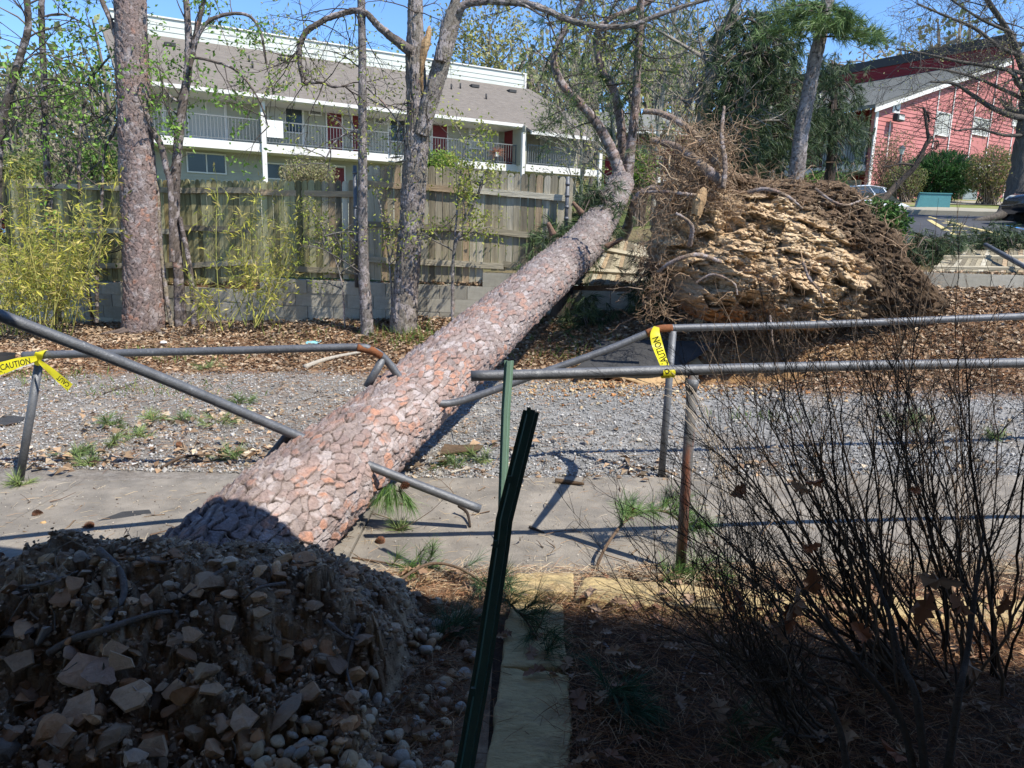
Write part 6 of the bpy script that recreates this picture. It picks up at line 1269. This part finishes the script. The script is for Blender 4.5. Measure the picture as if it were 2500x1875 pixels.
patch('lawn', [hp(1900, 512), hp(2800, 533), hp(2800, 478), hp(1900, 466)], 'lawnm', .05)
patch('footpath', [hp(2290, 503), hp(2800, 516), hp(2800, 505), hp(2300, 494)], 'kerb', .09, n=10)
for a, b in [((2265, 532), (2445, 578)), ((2268, 540), (2330, 578)), ((2290, 540), (2330, 540)), ((2300, 548), (2350, 549)), ((2312, 557), (2375, 558)), ((2322, 566), (2400, 568)), ((2330, 576), (2440, 579))]:
    p0, p1 = hit(*a), hit(*b); d = unit(p1-p0); s_ = np.array([-d[1], d[0], 0])*.06; patch('parking_line', [p0-s_, p1-s_, p1+s_, p0+s_], 'line', .036, n=6)
p0, p1 = hit(2470, 555), hit(2540, 570); patch('parking_line', [p0, p1, p1+[0, .4, 0], p0+[0, .4, 0]], 'lineblue', .036, n=6)
# utility cabinet
p = hit(2275, 519); ub = thing('utility_cabinet', 'teal metal utility cabinet standing on the grass by the parking lot', 'utility box', p); q = MB(); w2, dp, h2 = 64/F*p[1], 44/F*p[1], 47/F*p[1]
f = unit(np.array([1, .04, 0])); b_ = np.array([.35, .9, 0]); a0 = at(2252, 519, p[1]); a0[2] = p[2]-.05; a0 = a0+f*0
V = [a0, a0+f*w2, a0+f*w2+b_*dp, a0+b_*dp]; Tt = [v+np.array([0, 0, h2]) for v in V]; V = V+Tt
q.add(V, [[0, 1, 5, 4], [1, 2, 6, 5], [2, 3, 7, 6], [3, 0, 4, 7]]); L_ = a0-f*w2*.32; Lb = L_+b_*dp; q.add([a0, a0+[0, 0, h2], L_+f*w2*.16+[0, 0, h2*.98], L_, a0+b_*dp, a0+b_*dp+[0, 0, h2], Lb+f*w2*.16+[0, 0, h2*.98], Lb], [[0, 1, 2, 3], [3, 2, 6, 7], [1, 5, 6, 2], [4, 7, 6, 5]]); q.build('cabinet', M['teal'], ub, col=False)
q = MB(); q.add([a0+[0, -.03, h2]-f*w2*.22, a0+f*(w2+.02)+[0, -.03, h2], a0+f*(w2+.02)+b_*dp+[0, 0, h2], Lb+f*w2*.16+[0, 0, h2], a0+[0, -.03, h2+.03]-f*w2*.22, a0+f*(w2+.02)+[0, -.03, h2+.03], a0+f*(w2+.02)+b_*dp+[0, 0, h2+.03], Lb+f*w2*.16+[0, 0, h2+.03]], BQ and [[0, 1, 5, 4], [1, 2, 6, 5], [2, 3, 7, 6], [3, 0, 4, 7], [4, 5, 6, 7]]); q.build('lid', M['teal'], ub, col=False)
p = rb.W(rb.px(2352, 470, 1.2)[0], 1.2, float(gz(*rb.W(rb.px(2352, 470, 1.2)[0], 1.2, 0)[:2]))); q = MB(); q.box(p, [.7, 0, 0], [0, .6, 0], [0, 0, .75], (1, 1, 1)); q.box(p+[.05, -.01, .1], [.6, 0, 0], [0, .01, 0], [0, 0, .5]); tag(q.build('condenser_box', M['canvas'], None, col=False), 'small grey condenser box at the foot of the red wall right of the round juniper', 'utility box')
# lamp posts
def lamppost(label, x, yt, yb, Y, h=.36):
    t_ = at(x, yt, Y); b_ = np.array([t_[0], t_[1], float(gz(t_[0], t_[1]))]); r = thing('street_lamp', label, 'street lamp', b_, 'short lamp posts on the lawn'); tube('pole', [b_, t_-[0, 0, h]], [.06, .04], M['iron'], r, 8, 4); th = np.linspace(0, 2*np.pi, 8, endpoint=False)
    def ring(rr, z): return [t_+[rr*math.cos(a), rr*math.sin(a), z] for a in th]
    for nm, mt, prof in [('lantern', 'lamp', [(.07, -h), (.13, -.12)]), ('lamp_cap', 'iron', [(.17, -.12), (.06, -.02), (.01, .03)])]:
        V = [p for rr, z in prof for p in ring(rr, z)]; Q = [[k*8+j, k*8+(j+1) % 8, k*8+8+(j+1) % 8, k*8+8+j] for k in range(len(prof)-1) for j in range(8)]; mesh(nm, V, Q, None, M[mt], r)
lamppost('black lamp post in front of the distant building at the left of the root plate', 1625, 296, 420, 30); lamppost('slim black lamp post on the lawn left of the round juniper', 2203, 356, 478, 33)
# white notice board at the far left
p = at(17, 413, 26.); q = MB(); q.box(p+[-.2, 0, -.29], [.4, 0, 0], [0, .03, 0], [0, 0, .6]); ns = thing('notice_sign', 'small white sign on a post beyond the bamboo at the left edge', 'sign', (p[0], p[1], float(gz(p[0], p[1])))); q.build('sign_board', M['white'], ns, col=False); tube('post', [(p[0], p[1]+.05, float(gz(p[0], p[1]))), p+[0, .05, -.2]], .03, M['iron'], ns, 6, 2)
# ------------------------------------------------------------------ cars
def car(label, pos, yaw, paint, suv=False):
    r = thing('parked_car', label, 'car', pos); L, Wd, H = 4.6, 1.8, (1.68 if suv else 1.42); c, s = math.cos(yaw), math.sin(yaw)
    def T(V): V = np.asarray(V, float); return np.stack([V[:, 0]*c-V[:, 1]*s, V[:, 0]*s+V[:, 1]*c, V[:, 2]], 1)+np.asarray(pos)
    def loft(prof_lo, name, mt, par): # list of (x, zlow, zhigh, halfwidth low, halfwidth high)
        V = []; 
        for x, z0, z1, w0, w1 in prof_lo: V += [(x, -w0, z0), (x, -w0-.03, z0+(z1-z0)*.5), (x, -w1, z1), (x, w1, z1), (x, w0+.03, z0+(z1-z0)*.5), (x, w0, z0)]
        n = len(prof_lo); Q = [[i*6+j, i*6+(j+1) % 6, i*6+6+(j+1) % 6, i*6+6+j] for i in range(n-1) for j in range(6)]+[[0, 5, 4, 1], [1, 4, 3, 2], [n*6-6, n*6-5, n*6-2, n*6-1], [n*6-5, n*6-4, n*6-3, n*6-2]]
        return mesh(name, T(V), Q, None, M[mt], par, name == 'body')
    b = [(-2.3, .4, .62, .72, .66), (-2.2, .28, .8, .82, .76), (-1.7, .24, .92, .88, .82), (-.8, .22, .96, .9, .85), (.3, .22, .95, .9, .85), (1.1, .22, .9, .89, .82), (1.9, .25, .78, .86, .74), (2.25, .35, .62, .74, .6)]
    loft(b, 'body', paint, r)
    zt_ = H; x1 = -2.0 if suv else -1.7; cab = [(x1, .9, .95, .8, .76), (x1+.35, .92, zt_-.06, .8, .64), (-.7, .94, zt_, .82, .64), (.15, .94, zt_-.04, .82, .64), (.95, .9, .95, .82, .74)]; loft(cab, 'cabin_glass', 'glass', r)
    rf = [(x1+.3, zt_-.08, zt_-.03, .66, .62), (-.7, zt_-.03, zt_+.03, .67, .62), (.2, zt_-.07, zt_, .66, .6)]; loft(rf, 'roof', paint, r)
    for x in (-.75, .0): loft([(x, .9, zt_-.02, .845, .655), (x+.07, .9, zt_-.02, .845, .655)], 'door_pillar', paint, r)
    for x in (-1.4, 1.4):
        for sd in (-1, 1):
            th = np.linspace(0, 2*np.pi, 24, endpoint=False); y0 = sd*.9
            V = [(x+rr*math.cos(a), y0+yy, .32+rr*math.sin(a)) for rr, yy in ((.2, .03*sd), (.3, .03*sd), (.33, 0), (.33, -.2*sd), (.2, -.2*sd)) for a in th]; w_ = mesh('wheel', T(V), [[k*24+j, k*24+(j+1) % 24, k*24+24+(j+1) % 24, k*24+24+j] for k in range(4) for j in range(24)], None, M['rubber'], r)
            V = [(x, y0+.02*sd, .32)]; Tt = []
            for k in range(5):
                a = k*2*np.pi/5; V += [(x+.04*math.cos(a+1.2), y0+.025*sd, .32+.04*math.sin(a+1.2)), (x+.2*math.cos(a-.12), y0+.01*sd, .32+.2*math.sin(a-.12)), (x+.2*math.cos(a+.12), y0+.01*sd, .32+.2*math.sin(a+.12))]; Tt += [[0, 1+k*3, 2+k*3], [0, 2+k*3, 3+k*3]]
            mesh('rim', T(V), None, Tt, M['chrome'], w_)
    for sd in (-1, 1):
        loft([(2.12, .56, .68, .0, .0), (2.26, .56, .66, .0, .0)], 'x', 'lamp', r) if False else None
        q = MB(); q.add(T([(2.0, sd*.6, .62), (2.24, sd*.56, .58), (2.22, sd*.72, .6), (1.9, sd*.8, .66), (2.0, sd*.55, .72), (2.2, sd*.5, .66), (2.15, sd*.7, .68), (1.9, sd*.78, .74)]), BQ and [[0, 1, 2, 3], [4, 5, 6, 7], [0, 1, 5, 4], [1, 2, 6, 5], [2, 3, 7, 6], [3, 0, 4, 7]]); q.build('headlight', M['lamp'], r, col=False)
    return r
p = at(2440, 540, 18.5); p[0] += 2.85; p[1] += .5; p[2] = float(gz(p[0], p[1]))+.05; car('black car whose wheel shows at the right edge of the picture', p, math.pi+.2, 'blackcar')
p = at(2112, 456, 27.); p[2] -= 1.45; car('silver-white car parked behind the fallen branches right of the root plate', p, .55, 'whitecar')
p = at(150, 440, 24.); p[2] = float(gz(p[0], p[1])); car('dark red car roof showing over the left end of the fence', p, .3, 'redcar', True)
# ================================================================== BACKGROUND TREES AND SHRUBS
def bgtree(label, px, w, Y, seed, nb, twl, lv, leafc=None, nleaf=2, lsz=.12, lw=.6, bark=(.17, .15, .125), name='tree', extra=None, cat='tree', group=None, tmin=.3, up=.25, ang=.7, rmin=.006, sides=8, sp=.15, frac=1.0, nch=(5, 5, 4), gn=.4, side=1.0):
    P = [at(x, y, Y) for x, y in px]; b = P[0].copy(); b[2] = float(gz(b[0], b[1])); r = thing(name, label, cat, b, group); rng = np.random.RandomState(seed)
    zz = Y/math.cos(TH)*.98; rad = [v/2*zz/F for v in w]; tw = TW(); tips = []
    if P[0][2] > b[2]+.1: P = [b]+P
    tube('trunk', P, rad, M['vbark'], r, 12, max(24, len(P)*8), col=bark, wob=.06*rad[0]*4, seed=seed)
    Ps = smoothpath(P, 40); L0 = np.linspace(rad[0], rad[-1], 40)
    for i in range(nb):
        k = min(39, int(39*(tmin+(1-tmin)*(i+rng.rand())/nb))); d = rng.normal(size=3); d[1] *= .7; d[2] = abs(d[2])*.5+up; d = d*np.array([side, 1, 1]); grow(tw, Ps[k], d, twl*(.6+.7*rng.rand()), max(rmin*1.5, L0[k]*.5), lv, rng, nch, ang, .62, gn, up*.6, tips, rmin)
    for E_, ew in (extra or []):
        B = [at(*p) for p in E_]; er = [v/2*B[0][1]/F for v in ew]; tube('limb', B, er, M['vbark'], r, 8, len(B)*7, col=np.array(bark)*.8, wob=.02, seed=seed+1); Bs = smoothpath(B, 22)
        for k in range(4, 22):
            d = rng.normal(size=3); d[2] += .2; grow(tw, Bs[k], d, twl*.6*(.5+.7*rng.rand()), max(rmin, er[-1]*.5), lv-1 if lv > 1 else 1, rng, nch, ang, .62, gn, .1, tips, rmin)
    if tw.b: o = tw.build('crown_twigs', M['twig'], r, [tuple(np.array(bark)*.55), tuple(np.array(bark)*.85)], 3); o['kind'] = 'stuff'
    if leafc and tips:
        q = MB(); tp = [t for t in tips if rng.rand() < frac]; leafset(q, tp, nleaf, lsz, lsz*lw, leafc, rng, sp); q.build('crown', M['leaf'], r)['kind'] = 'stuff'
    return r, tips
BUD = [(.4, .38, .12), (.33, .34, .1), (.45, .4, .2), (.27, .28, .08)]
BUD2 = [(.3, .34, .12), (.38, .38, .16), (.24, .27, .1)]
# budding tree behind the grey building
bgtree('tall yellow-green budding tree rising behind the right part of the grey building', [(1190, 400), (1188, 300), (1192, 180), (1198, 60)], [12, 8, 4], 56, 201, 34, 2.9, 2, BUD, 3, .26, .7, tmin=.28, up=.5, ang=.5, rmin=.015, sp=.45, name='budding_tree', frac=.9)
bgtree('small bare tree top showing over the middle of the grey roof', [(650, 300), (655, 160), (652, 100)], [6, 3], 60, 202, 18, 1.8, 2, BUD, 1, .2, .6, tmin=.45, up=.4, rmin=.015, sp=.3, name='budding_tree')
# trees behind the root plate
for i, (lab, px, w_, Y) in enumerate([('pale budding tree directly behind the fork of the fallen pine', [(1500, 420), (1495, 250), (1480, 110), (1470, -40)], [14, 9, 5], 24), ('slender budding tree left of the dark evergreen mass', [(1600, 420), (1612, 280), (1635, 130), (1660, -40)], [14, 10, 5], 22), ('budding tree seen between the fallen pine limbs and the evergreen', [(1700, 420), (1690, 260), (1660, 120), (1620, -60)], [12, 9, 5], 27), ('thin budding tree behind the pine with the green top', [(1880, 420), (1880, 250), (1900, 120), (1930, -40)], [12, 8, 4], 30), ('light green hazy tree low behind the fallen pine limbs', [(1420, 430), (1418, 300), (1410, 180)], [10, 6, 3], 30), ('distant yellowish tree in the gap right of the budding tree crowns', [(1780, 420), (1770, 250), (1790, 60), (1800, -60)], [12, 8, 4], 34)]):
    bgtree(lab, px, w_, Y, 210+i, 22, 2.0, 2, BUD if i % 2 else BUD2, 2, .13, .6, bark=(.3, .28, .23), tmin=.12, up=.55, ang=.5, rmin=.009, sp=.3, name='budding_tree', frac=.75, gn=.3, group='budding trees behind the root plate')
bgtree('grey leaning trunk with crooked dark limbs above the root tangle', [(1700, 420), (1716, 300), (1735, 180), (1745, 150)], [36, 30, 22], 14, 220, 6, 1.4, 2, PNG, 1, .05, .3, bark=(.3, .27, .23), extra=[([(1735, 185, 14), (1700, 225, 13.9), (1675, 260, 13.8)], [14, 8]), ([(1740, 170, 14), (1745, 110, 14), (1765, 60, 14), (1800, 20, 14), (1820, -30, 14)], [14, 10, 7]), ([(1735, 175, 14), (1760, 150, 13.9), (1800, 140, 13.8), (1860, 120, 13.8)], [10, 6])], name='leaning_tree', rmin=.004)
# dark evergreen mass
def evergreen(label, cx_, cy_, rx, ry, Y, seed, n, cols, L=.2, name='evergreen_tree', ntuft=24, W=.011, drop=.5, bare=(.07, .055, .045), dY=1.2, trunk=None, cat='tree', group=None):
    rng = np.random.RandomState(seed); b = at(cx_, cy_, Y); b[2] = float(gz(b[0], b[1])); r = thing(name, label, cat, b, group); tw = TW(); tips = []
    tp = at(cx_, cy_-ry*1.0, Y); tube('trunk', [b, (b+tp)/2+[.1, 0, 0], tp], [.14, .1, .03], M['vbark'], r, 9, 14, col=bare)
    for i in range(n):
        a = rng.rand()*6.28; t = rng.rand()**.5; p = at(cx_+rx*t*math.cos(a), cy_+ry*t*math.sin(a), Y+rng.normal()*dY*.5); s_ = b+(tp-b)*np.clip((p[2]+.3-b[2])/(tp[2]-b[2]), .1, .98)
        d = p-s_; l = np.linalg.norm(d); Pm = smoothpath([s_, s_+d*.5+[0, 0, .15*l], p], 7); tw.add(Pm, np.linspace(.02, .005, 7)) if rng.rand() < .5 else None
        for j in range(3): tips.append((p+rng.normal(size=3)*.14, unit(d)*.5+rng.normal(size=3)*.5+[0, 0, -drop]))
    tw.build('branches', M['twig'], r, [bare, tuple(np.array(bare)*1.5)], 4)['kind'] = 'stuff'
    q = MB(); tufts(q, tips, ntuft, L, W, cols, rng, .4); q.build('needles', M['needle'], r)['kind'] = 'stuff'
    return r
DG = [(.04, .065, .028), (.06, .1, .038), (.028, .045, .022), (.1, .14, .055)]
evergreen('dark drooping evergreen mass behind the top of the root plate', 1870, 290, 150, 165, 15, 301, 330, DG, .19, W=.007)
evergreen('dark evergreen boughs between the leaning grey trunk and the straight pine', 1790, 330, 95, 120, 14, 302, 220, DG, .18, W=.007)
evergreen('dark evergreen boughs just right of the straight pine trunk', 2035, 300, 75, 150, 16, 303, 150, DG, .19, W=.007)
evergreen('thin evergreen sprays high up left of the straight pine', 1850, 120, 110, 90, 14, 304, 110, DG+[(.08, .13, .05)], .2, W=.01)
# straight pine in front of the red building with its bright green top
p0 = at(1942, 455, 12.5); stp = thing('pine_tree', 'straight grey pine with bright green top boughs rising behind the root plate', 'tree', (p0[0], p0[1], float(gz(p0[0], p0[1]))))
bm('trunk', D_([(1930, 520), (1942, 443), (1957, 316), (1979, 203), (2002, 90), (2020, 0), (2034, -70)], 12.5), stp, [38, 36, 34, 32, 30, 30], 311, .16, .05, .014, .02, 44, 300, grey=(.25, .22, .2))
q = MB(); tw = TW(); rng = np.random.RandomState(312); tips = []
for (x, y, bx, by) in [(2120, 85, 2005, 70), (2150, 75, 2005, 75), (2165, 95, 2005, 80), (2100, 60, 2010, 50), (2075, 50, 2012, 40), (1900, 60, 2005, 55), (1880, 40, 2010, 30), (1930, 70, 2000, 75), (1955, 40, 2008, 40), (2040, 60, 2003, 60), (2060, 75, 2003, 70), (1985, 75, 2003, 60), (1920, 20, 2010, 20), (2140, 110, 2000, 90), (2080, 35, 2012, 30), (1850, 85, 2000, 75), (1975, 20, 2015, 15)]:
    a, b = at(bx, by, 12.4), at(x, y, 12.2+rng.normal()*.3); P = smoothpath([a, (a+b)/2+[0, 0, .05], b], 9); tw.add(P, np.linspace(.016, .005, 9))
    for k in range(3, 9):
        for _ in range(3): tips.append((P[k]+rng.normal(size=3)*.05, unit(b-a)*.8+rng.normal(size=3)*.5))
tw.build('branches', M['twig'], stp, DK, 4); tufts(q, tips, 20, .22, .007, [(.12, .19, .055), (.17, .25, .08), (.08, .13, .045)], rng, .4); q.build('needles', M['needle'], stp)['kind'] = 'stuff'
# big bare tree at the right
br_, _ = bgtree('large bare tree at the right edge reaching over the red building', [(2478, 500), (2492, 430), (2505, 330), (2520, 220), (2540, 60)], [72, 52, 46, 44, 40], 21, 320, 5, 2.2, 3, BUD, 1, .05, .6, bark=(.13, .115, .1), extra=[
    ([(2510, 290, 21), (2470, 283, 20.8), (2420, 262, 20.6), (2370, 230, 20.4), (2330, 205, 20.3), (2270, 200, 20.2)], [16, 12, 8, 4]), ([(2515, 220, 21), (2480, 120, 20.9), (2450, 60, 20.8), (2410, 0, 20.7), (2395, -40, 20.7)], [18, 12, 8]),
    ([(2500, 140, 21), (2440, 115, 20.5), (2380, 70, 20.3), (2310, 40, 20.1), (2240, 10, 20)], [10, 7, 4]), ([(2505, 180, 21), (2430, 165, 20.5), (2340, 150, 20.2), (2250, 130, 20), (2190, 120, 20)], [10, 7, 3]), ([(2510, 330, 21), (2450, 330, 20.6), (2390, 315, 20.3), (2330, 320, 20.2)], [9, 6, 3]), ([(2512, 250, 21), (2440, 215, 20.5), (2380, 190, 20.3), (2300, 170, 20.1), (2220, 165, 20)], [9, 6, 3]), ([(2470, 80, 20.8), (2400, 50, 20.5), (2330, 5, 20.4), (2280, -30, 20.4)], [8, 5, 3])], rmin=.0045, tmin=.5, up=.1, gn=.55, name='bare_tree', frac=.3)
q = MB()
for a in (-2.7, -1.9, -1.0, -.3): p = at(2478, 500, 21); p[2] = float(gz(p[0], p[1])); tube('surface_root', [p+[.35*math.cos(a), .3*math.sin(a), .3], p+[.7*math.cos(a), .7*math.sin(a), .08], p+[1.5*math.cos(a), 1.0*math.sin(a), -.05]], [.2, .12, .04], M['vbark'], br_, 8, 9, col=(.13, .115, .1))
# shrubs
def bush(label, cx_, cy_, rx, ry, Y, seed, n, cols, lsz, name='shrub', twigs=True, dens=1, bare=(.16, .12, .09), nd=False, flat=.5):
    rng = np.random.RandomState(seed); c = at(cx_, cy_, Y); b = c.copy(); b[2] = float(gz(b[0], b[1])); r = thing(name, label, 'shrub', b); sx, sz = rx*Y/F, ry*Y/F; D = rnd_unit(n, rng); rr = rng.rand(n, 1)**.4; lump = 1+.35*(fbm(D*2.5, seed, 3)[:, None]-.5)*2
    P = c+D*rr*lump*np.array([sx, sx*.8, sz]); k = P[:, 2] > b[2]; P, D = P[k], D[k]
    if twigs:
        tw = TW()
        for i in range(min(160, n//12)):
            e = P[rng.randint(len(P))]; s_ = b+rng.normal(size=3)*[.15*sx, .15*sx, 0]; tw.add(smoothpath([s_, (s_+e)/2+[0, 0, .1*sz]+rng.normal(size=3)*.05*sz, e], 6), np.linspace(.012, .004, 6)*max(1, Y/18))
        tw.build('stems', M['twig'], r, [bare, tuple(np.array(bare)*1.6)], 3)['kind'] = 'stuff'
    q = MB()
    if nd: V, Q, T = needles(P, D+rng.normal(size=P.shape)*.5+[0, 0, .4], lsz, lsz*.16); q.add(V, Q, T, colvar(len(P), cols, 5, .3, rng))
    else: V, T = leaves(P, rng.normal(size=P.shape), rng.normal(size=P.shape), lsz*(.6+.8*rng.rand(len(P))), lsz*flat, .15); q.add(V, None, T, colvar(len(P), cols, 5, .3, rng))
    q.build('foliage', M['leaf'], r)['kind'] = 'stuff'; return r
bush('rounded dark green juniper in front of the red wall', 2290, 432, 88, 52, 33, 401, 9000, [(.05, .12, .035), (.07, .16, .05), (.03, .07, .025)], .22, 'juniper', nd=True)
bush('sparse reddish-brown twiggy shrub at the left corner of the red building', 2175, 400, 55, 80, 34, 402, 2200, [(.3, .2, .13), (.26, .24, .1), (.2, .13, .09)], .1, bare=(.25, .16, .11))
bush('bare twiggy shrub beside the lamp post and left of the juniper', 2215, 440, 50, 42, 32, 403, 1800, [(.2, .18, .08), (.16, .2, .06)], .1)
bush('tall brown-green shrub against the red wall right of the juniper', 2425, 422, 62, 62, 31, 404, 4200, [(.2, .22, .06), (.28, .2, .1), (.14, .15, .05)], .11)
bush('bare brown domed shrub behind the fence in front of the walkway', 755, 428, 72, 34, 17, 405, 3600, [(.3, .27, .14), (.24, .2, .12), (.32, .32, .14)], .06, bare=(.22, .18, .13))
bush('bright green rounded bush behind the fence right of the split oak', 1075, 405, 45, 34, 17, 406, 2600, [(.22, .34, .05), (.14, .24, .04), (.3, .4, .08)], .075)
bush('leafy green bush behind the fence just left of the thick pine', 245, 412, 50, 60, 19, 407, 2200, [(.13, .22, .04), (.19, .28, .06), (.08, .14, .03), (.2, .2, .1)], .1)
bush('olive green bush behind the bamboo beyond the left end of the fence', 60, 430, 90, 60, 22, 408, 3000, [(.16, .2, .06), (.22, .24, .09), (.12, .14, .05)], .12)
bush('fresh green shrub at the foot of the straight pine in front of the porch', 2010, 448, 55, 30, 20, 409, 2200, [(.1, .2, .035), (.16, .28, .05)], .09)
bush('low green bush behind the fallen pine just left of the root tangle', 1565, 420, 40, 55, 22, 410, 2000, [(.16, .26, .04), (.22, .32, .06)], .09)
# fallen branch with leaves at the right of the root plate
fb = thing('fallen_branch', 'crooked dark fallen branch pointing up in front of the red building', 'branch', at(2060, 560, 11.5)); rng = np.random.RandomState(330); tw = TW(); tips = []
for px, w_ in [([(2040, 600, 11.2), (2090, 530, 11.5), (2150, 492, 11.8), (2200, 440, 12), (2235, 405, 12), (2262, 350, 12), (2275, 335, 12)], [22, 16, 12, 8]), ([(2268, 345, 12), (2262, 310, 12), (2258, 275, 12), (2254, 262, 12)], [9, 6, 4]), ([(2258, 268, 12), (2266, 285, 12), (2268, 300, 12)], [4, 3]), ([(2150, 492, 11.8), (2110, 510, 11.7), (2070, 520, 11.5)], [10, 5]), ([(2235, 405, 12), (2200, 400, 12), (2165, 408, 12)], [6, 3]), ([(2262, 350, 12), (2290, 345, 12), (2285, 365, 12)], [6, 3])]:
    B = [at(*p) for p in px]; tube('limb', B, [v/2*12/F for v in w_], M['bark'], fb, 8, len(B)*6, col=(.085, .068, .055), wob=.015); Bs = smoothpath(B, 16)
    for k in range(3, 16):
        d = rng.normal(size=3); grow(tw, Bs[k], d, .15+.35*rng.rand(), .006, 1, rng, (3,), .8, .6, .8, 0, tips, .0028)
tw.build('twigs', M['twig'], fb, DK, 4)['kind'] = 'stuff'
bush('dark green leafy boughs fallen beside the right edge of the root plate', 2140, 545, 75, 55, 11.3, 411, 2400, [(.06, .13, .03), (.1, .2, .045), (.035, .07, .02)], .09, 'fallen_bough')
for i, (cx_, cy_, rx, ry, Y, lab) in enumerate([(2270, 607, 80, 16, 11.4, 'heap of dark pine boughs behind the block wall at the right'), (2450, 600, 90, 12, 11.9, 'low pile of dark pine boughs at the right edge beyond the flat fence panel'), (1455, 530, 45, 65, 11.6, 'dark pine boughs crushed against the fence left of the fallen trunk'), (1370, 620, 60, 40, 10.6, 'green pine boughs caught on the fence below the fallen trunk'), (1600, 690, 60, 70, 10.2, 'shaded boughs and leaves between the fallen trunk and the root plate'), (1420, 790, 60, 20, 10.2, 'dark pine needles on the ground by the wall under the fallen trunk')]):
    evergreen(lab, cx_, cy_, rx, ry, Y, 340+i, 80 if i < 4 else 60, DG if i != 3 else DG+[(.1, .16, .05)], .17, 'fallen_bough', 22, .006, .2, dY=.5, cat='pine branch')
# far woods on the rise: one mass of bare crowns
rng = np.random.RandomState(350); q = MB(); tw = TW()
def crown(x, y, s, cols, n):
    z = float(gz(x, y)); b = np.array([x, y, z]); h = s*1.7; tw.add(smoothpath([b, b+[.1*s, 0, h*.5], b+[0, 0, h]], 5), np.linspace(.18, .04, 5)*s/4)
    for j in range(7): e = b+np.array([rng.normal()*s*.5, rng.normal()*s*.4, h*(.55+.5*rng.rand())]); tw.add(smoothpath([b+[0, 0, h*(.2+.3*rng.rand())], (b+e)/2+[0, 0, h*.35], e], 5), np.linspace(.08, .02, 5)*s/4)
    c = b+[0, 0, h*.75]; D = rnd_unit(n, rng); P = c+D*(rng.rand(n, 1)**.45)*s*np.array([.62, .5, .6]); V, T = leaves(P, rng.normal(size=(n, 3)), rng.normal(size=(n, 3)), s*.075*(.5+rng.rand(n)), s*.05, .1); q.add(V, None, T, colvar(n, cols, 5, .3, rng))
FARC = [[(.3, .25, .17), (.25, .21, .14)], [(.3, .3, .13), (.25, .27, .1)], [(.2, .24, .09), (.26, .28, .12)], [(.36, .32, .22), (.3, .26, .18)], [(.1, .16, .06), (.13, .18, .07)]]
for i in range(150):
    y = rng.uniform(55, 130); x = rng.uniform(-.82, .1)*y; crown(x, y, rng.uniform(5, 8), FARC[rng.randint(5)], 170)
for i in range(75):
    y = rng.uniform(60, 110); x = rng.uniform(.0, .95)*y; crown(x, y, rng.uniform(5, 8), FARC[rng.randint(5)], 150)
for i in range(26):
    x = rng.uniform(-30, -19); y = rng.uniform(38, 52); crown(x, y, rng.uniform(2.2, 3.6), FARC[rng.randint(5)], 170)
wd_ = thing('far_woods', 'distant woods of bare and budding trees along the rise behind the buildings', 'woods', (-30, 60, 3)); wd_['kind'] = 'stuff'
tw.build('trunks', M['twig'], wd_, [(.2, .17, .14), (.14, .12, .1)], 3)['kind'] = 'stuff'; q.build('crowns', M['leaf'], wd_)['kind'] = 'stuff'
# ================================================================== FINALIZE: origins at the things' bases
for o in list(COL.objects):
    if o.parent is None and o.type == 'MESH' and o.get('kind') not in ('structure',):
        me = o.data; n = len(me.vertices); c = np.empty(n*3, np.float32); me.vertices.foreach_get('co', c); c = c.reshape(-1, 3)
        b = np.array([(c[:, 0].min()+c[:, 0].max())/2, (c[:, 1].min()+c[:, 1].max())/2, c[:, 2].min()], np.float32)
        me.vertices.foreach_set('co', (c-b).ravel()); me.update(); o.location = o.location+Vector([float(a) for a in b])
for o in list(COL.objects):
    if o.parent is not None:
        p = o.parent
        if p.parent is None:
            o.matrix_parent_inverse = Matrix.Translation(-Vector(p.location))

print('TRIS', sum(len(o.data.loops)-2*len(o.data.polygons) for o in COL.objects if o.type == 'MESH'), len(COL.objects))
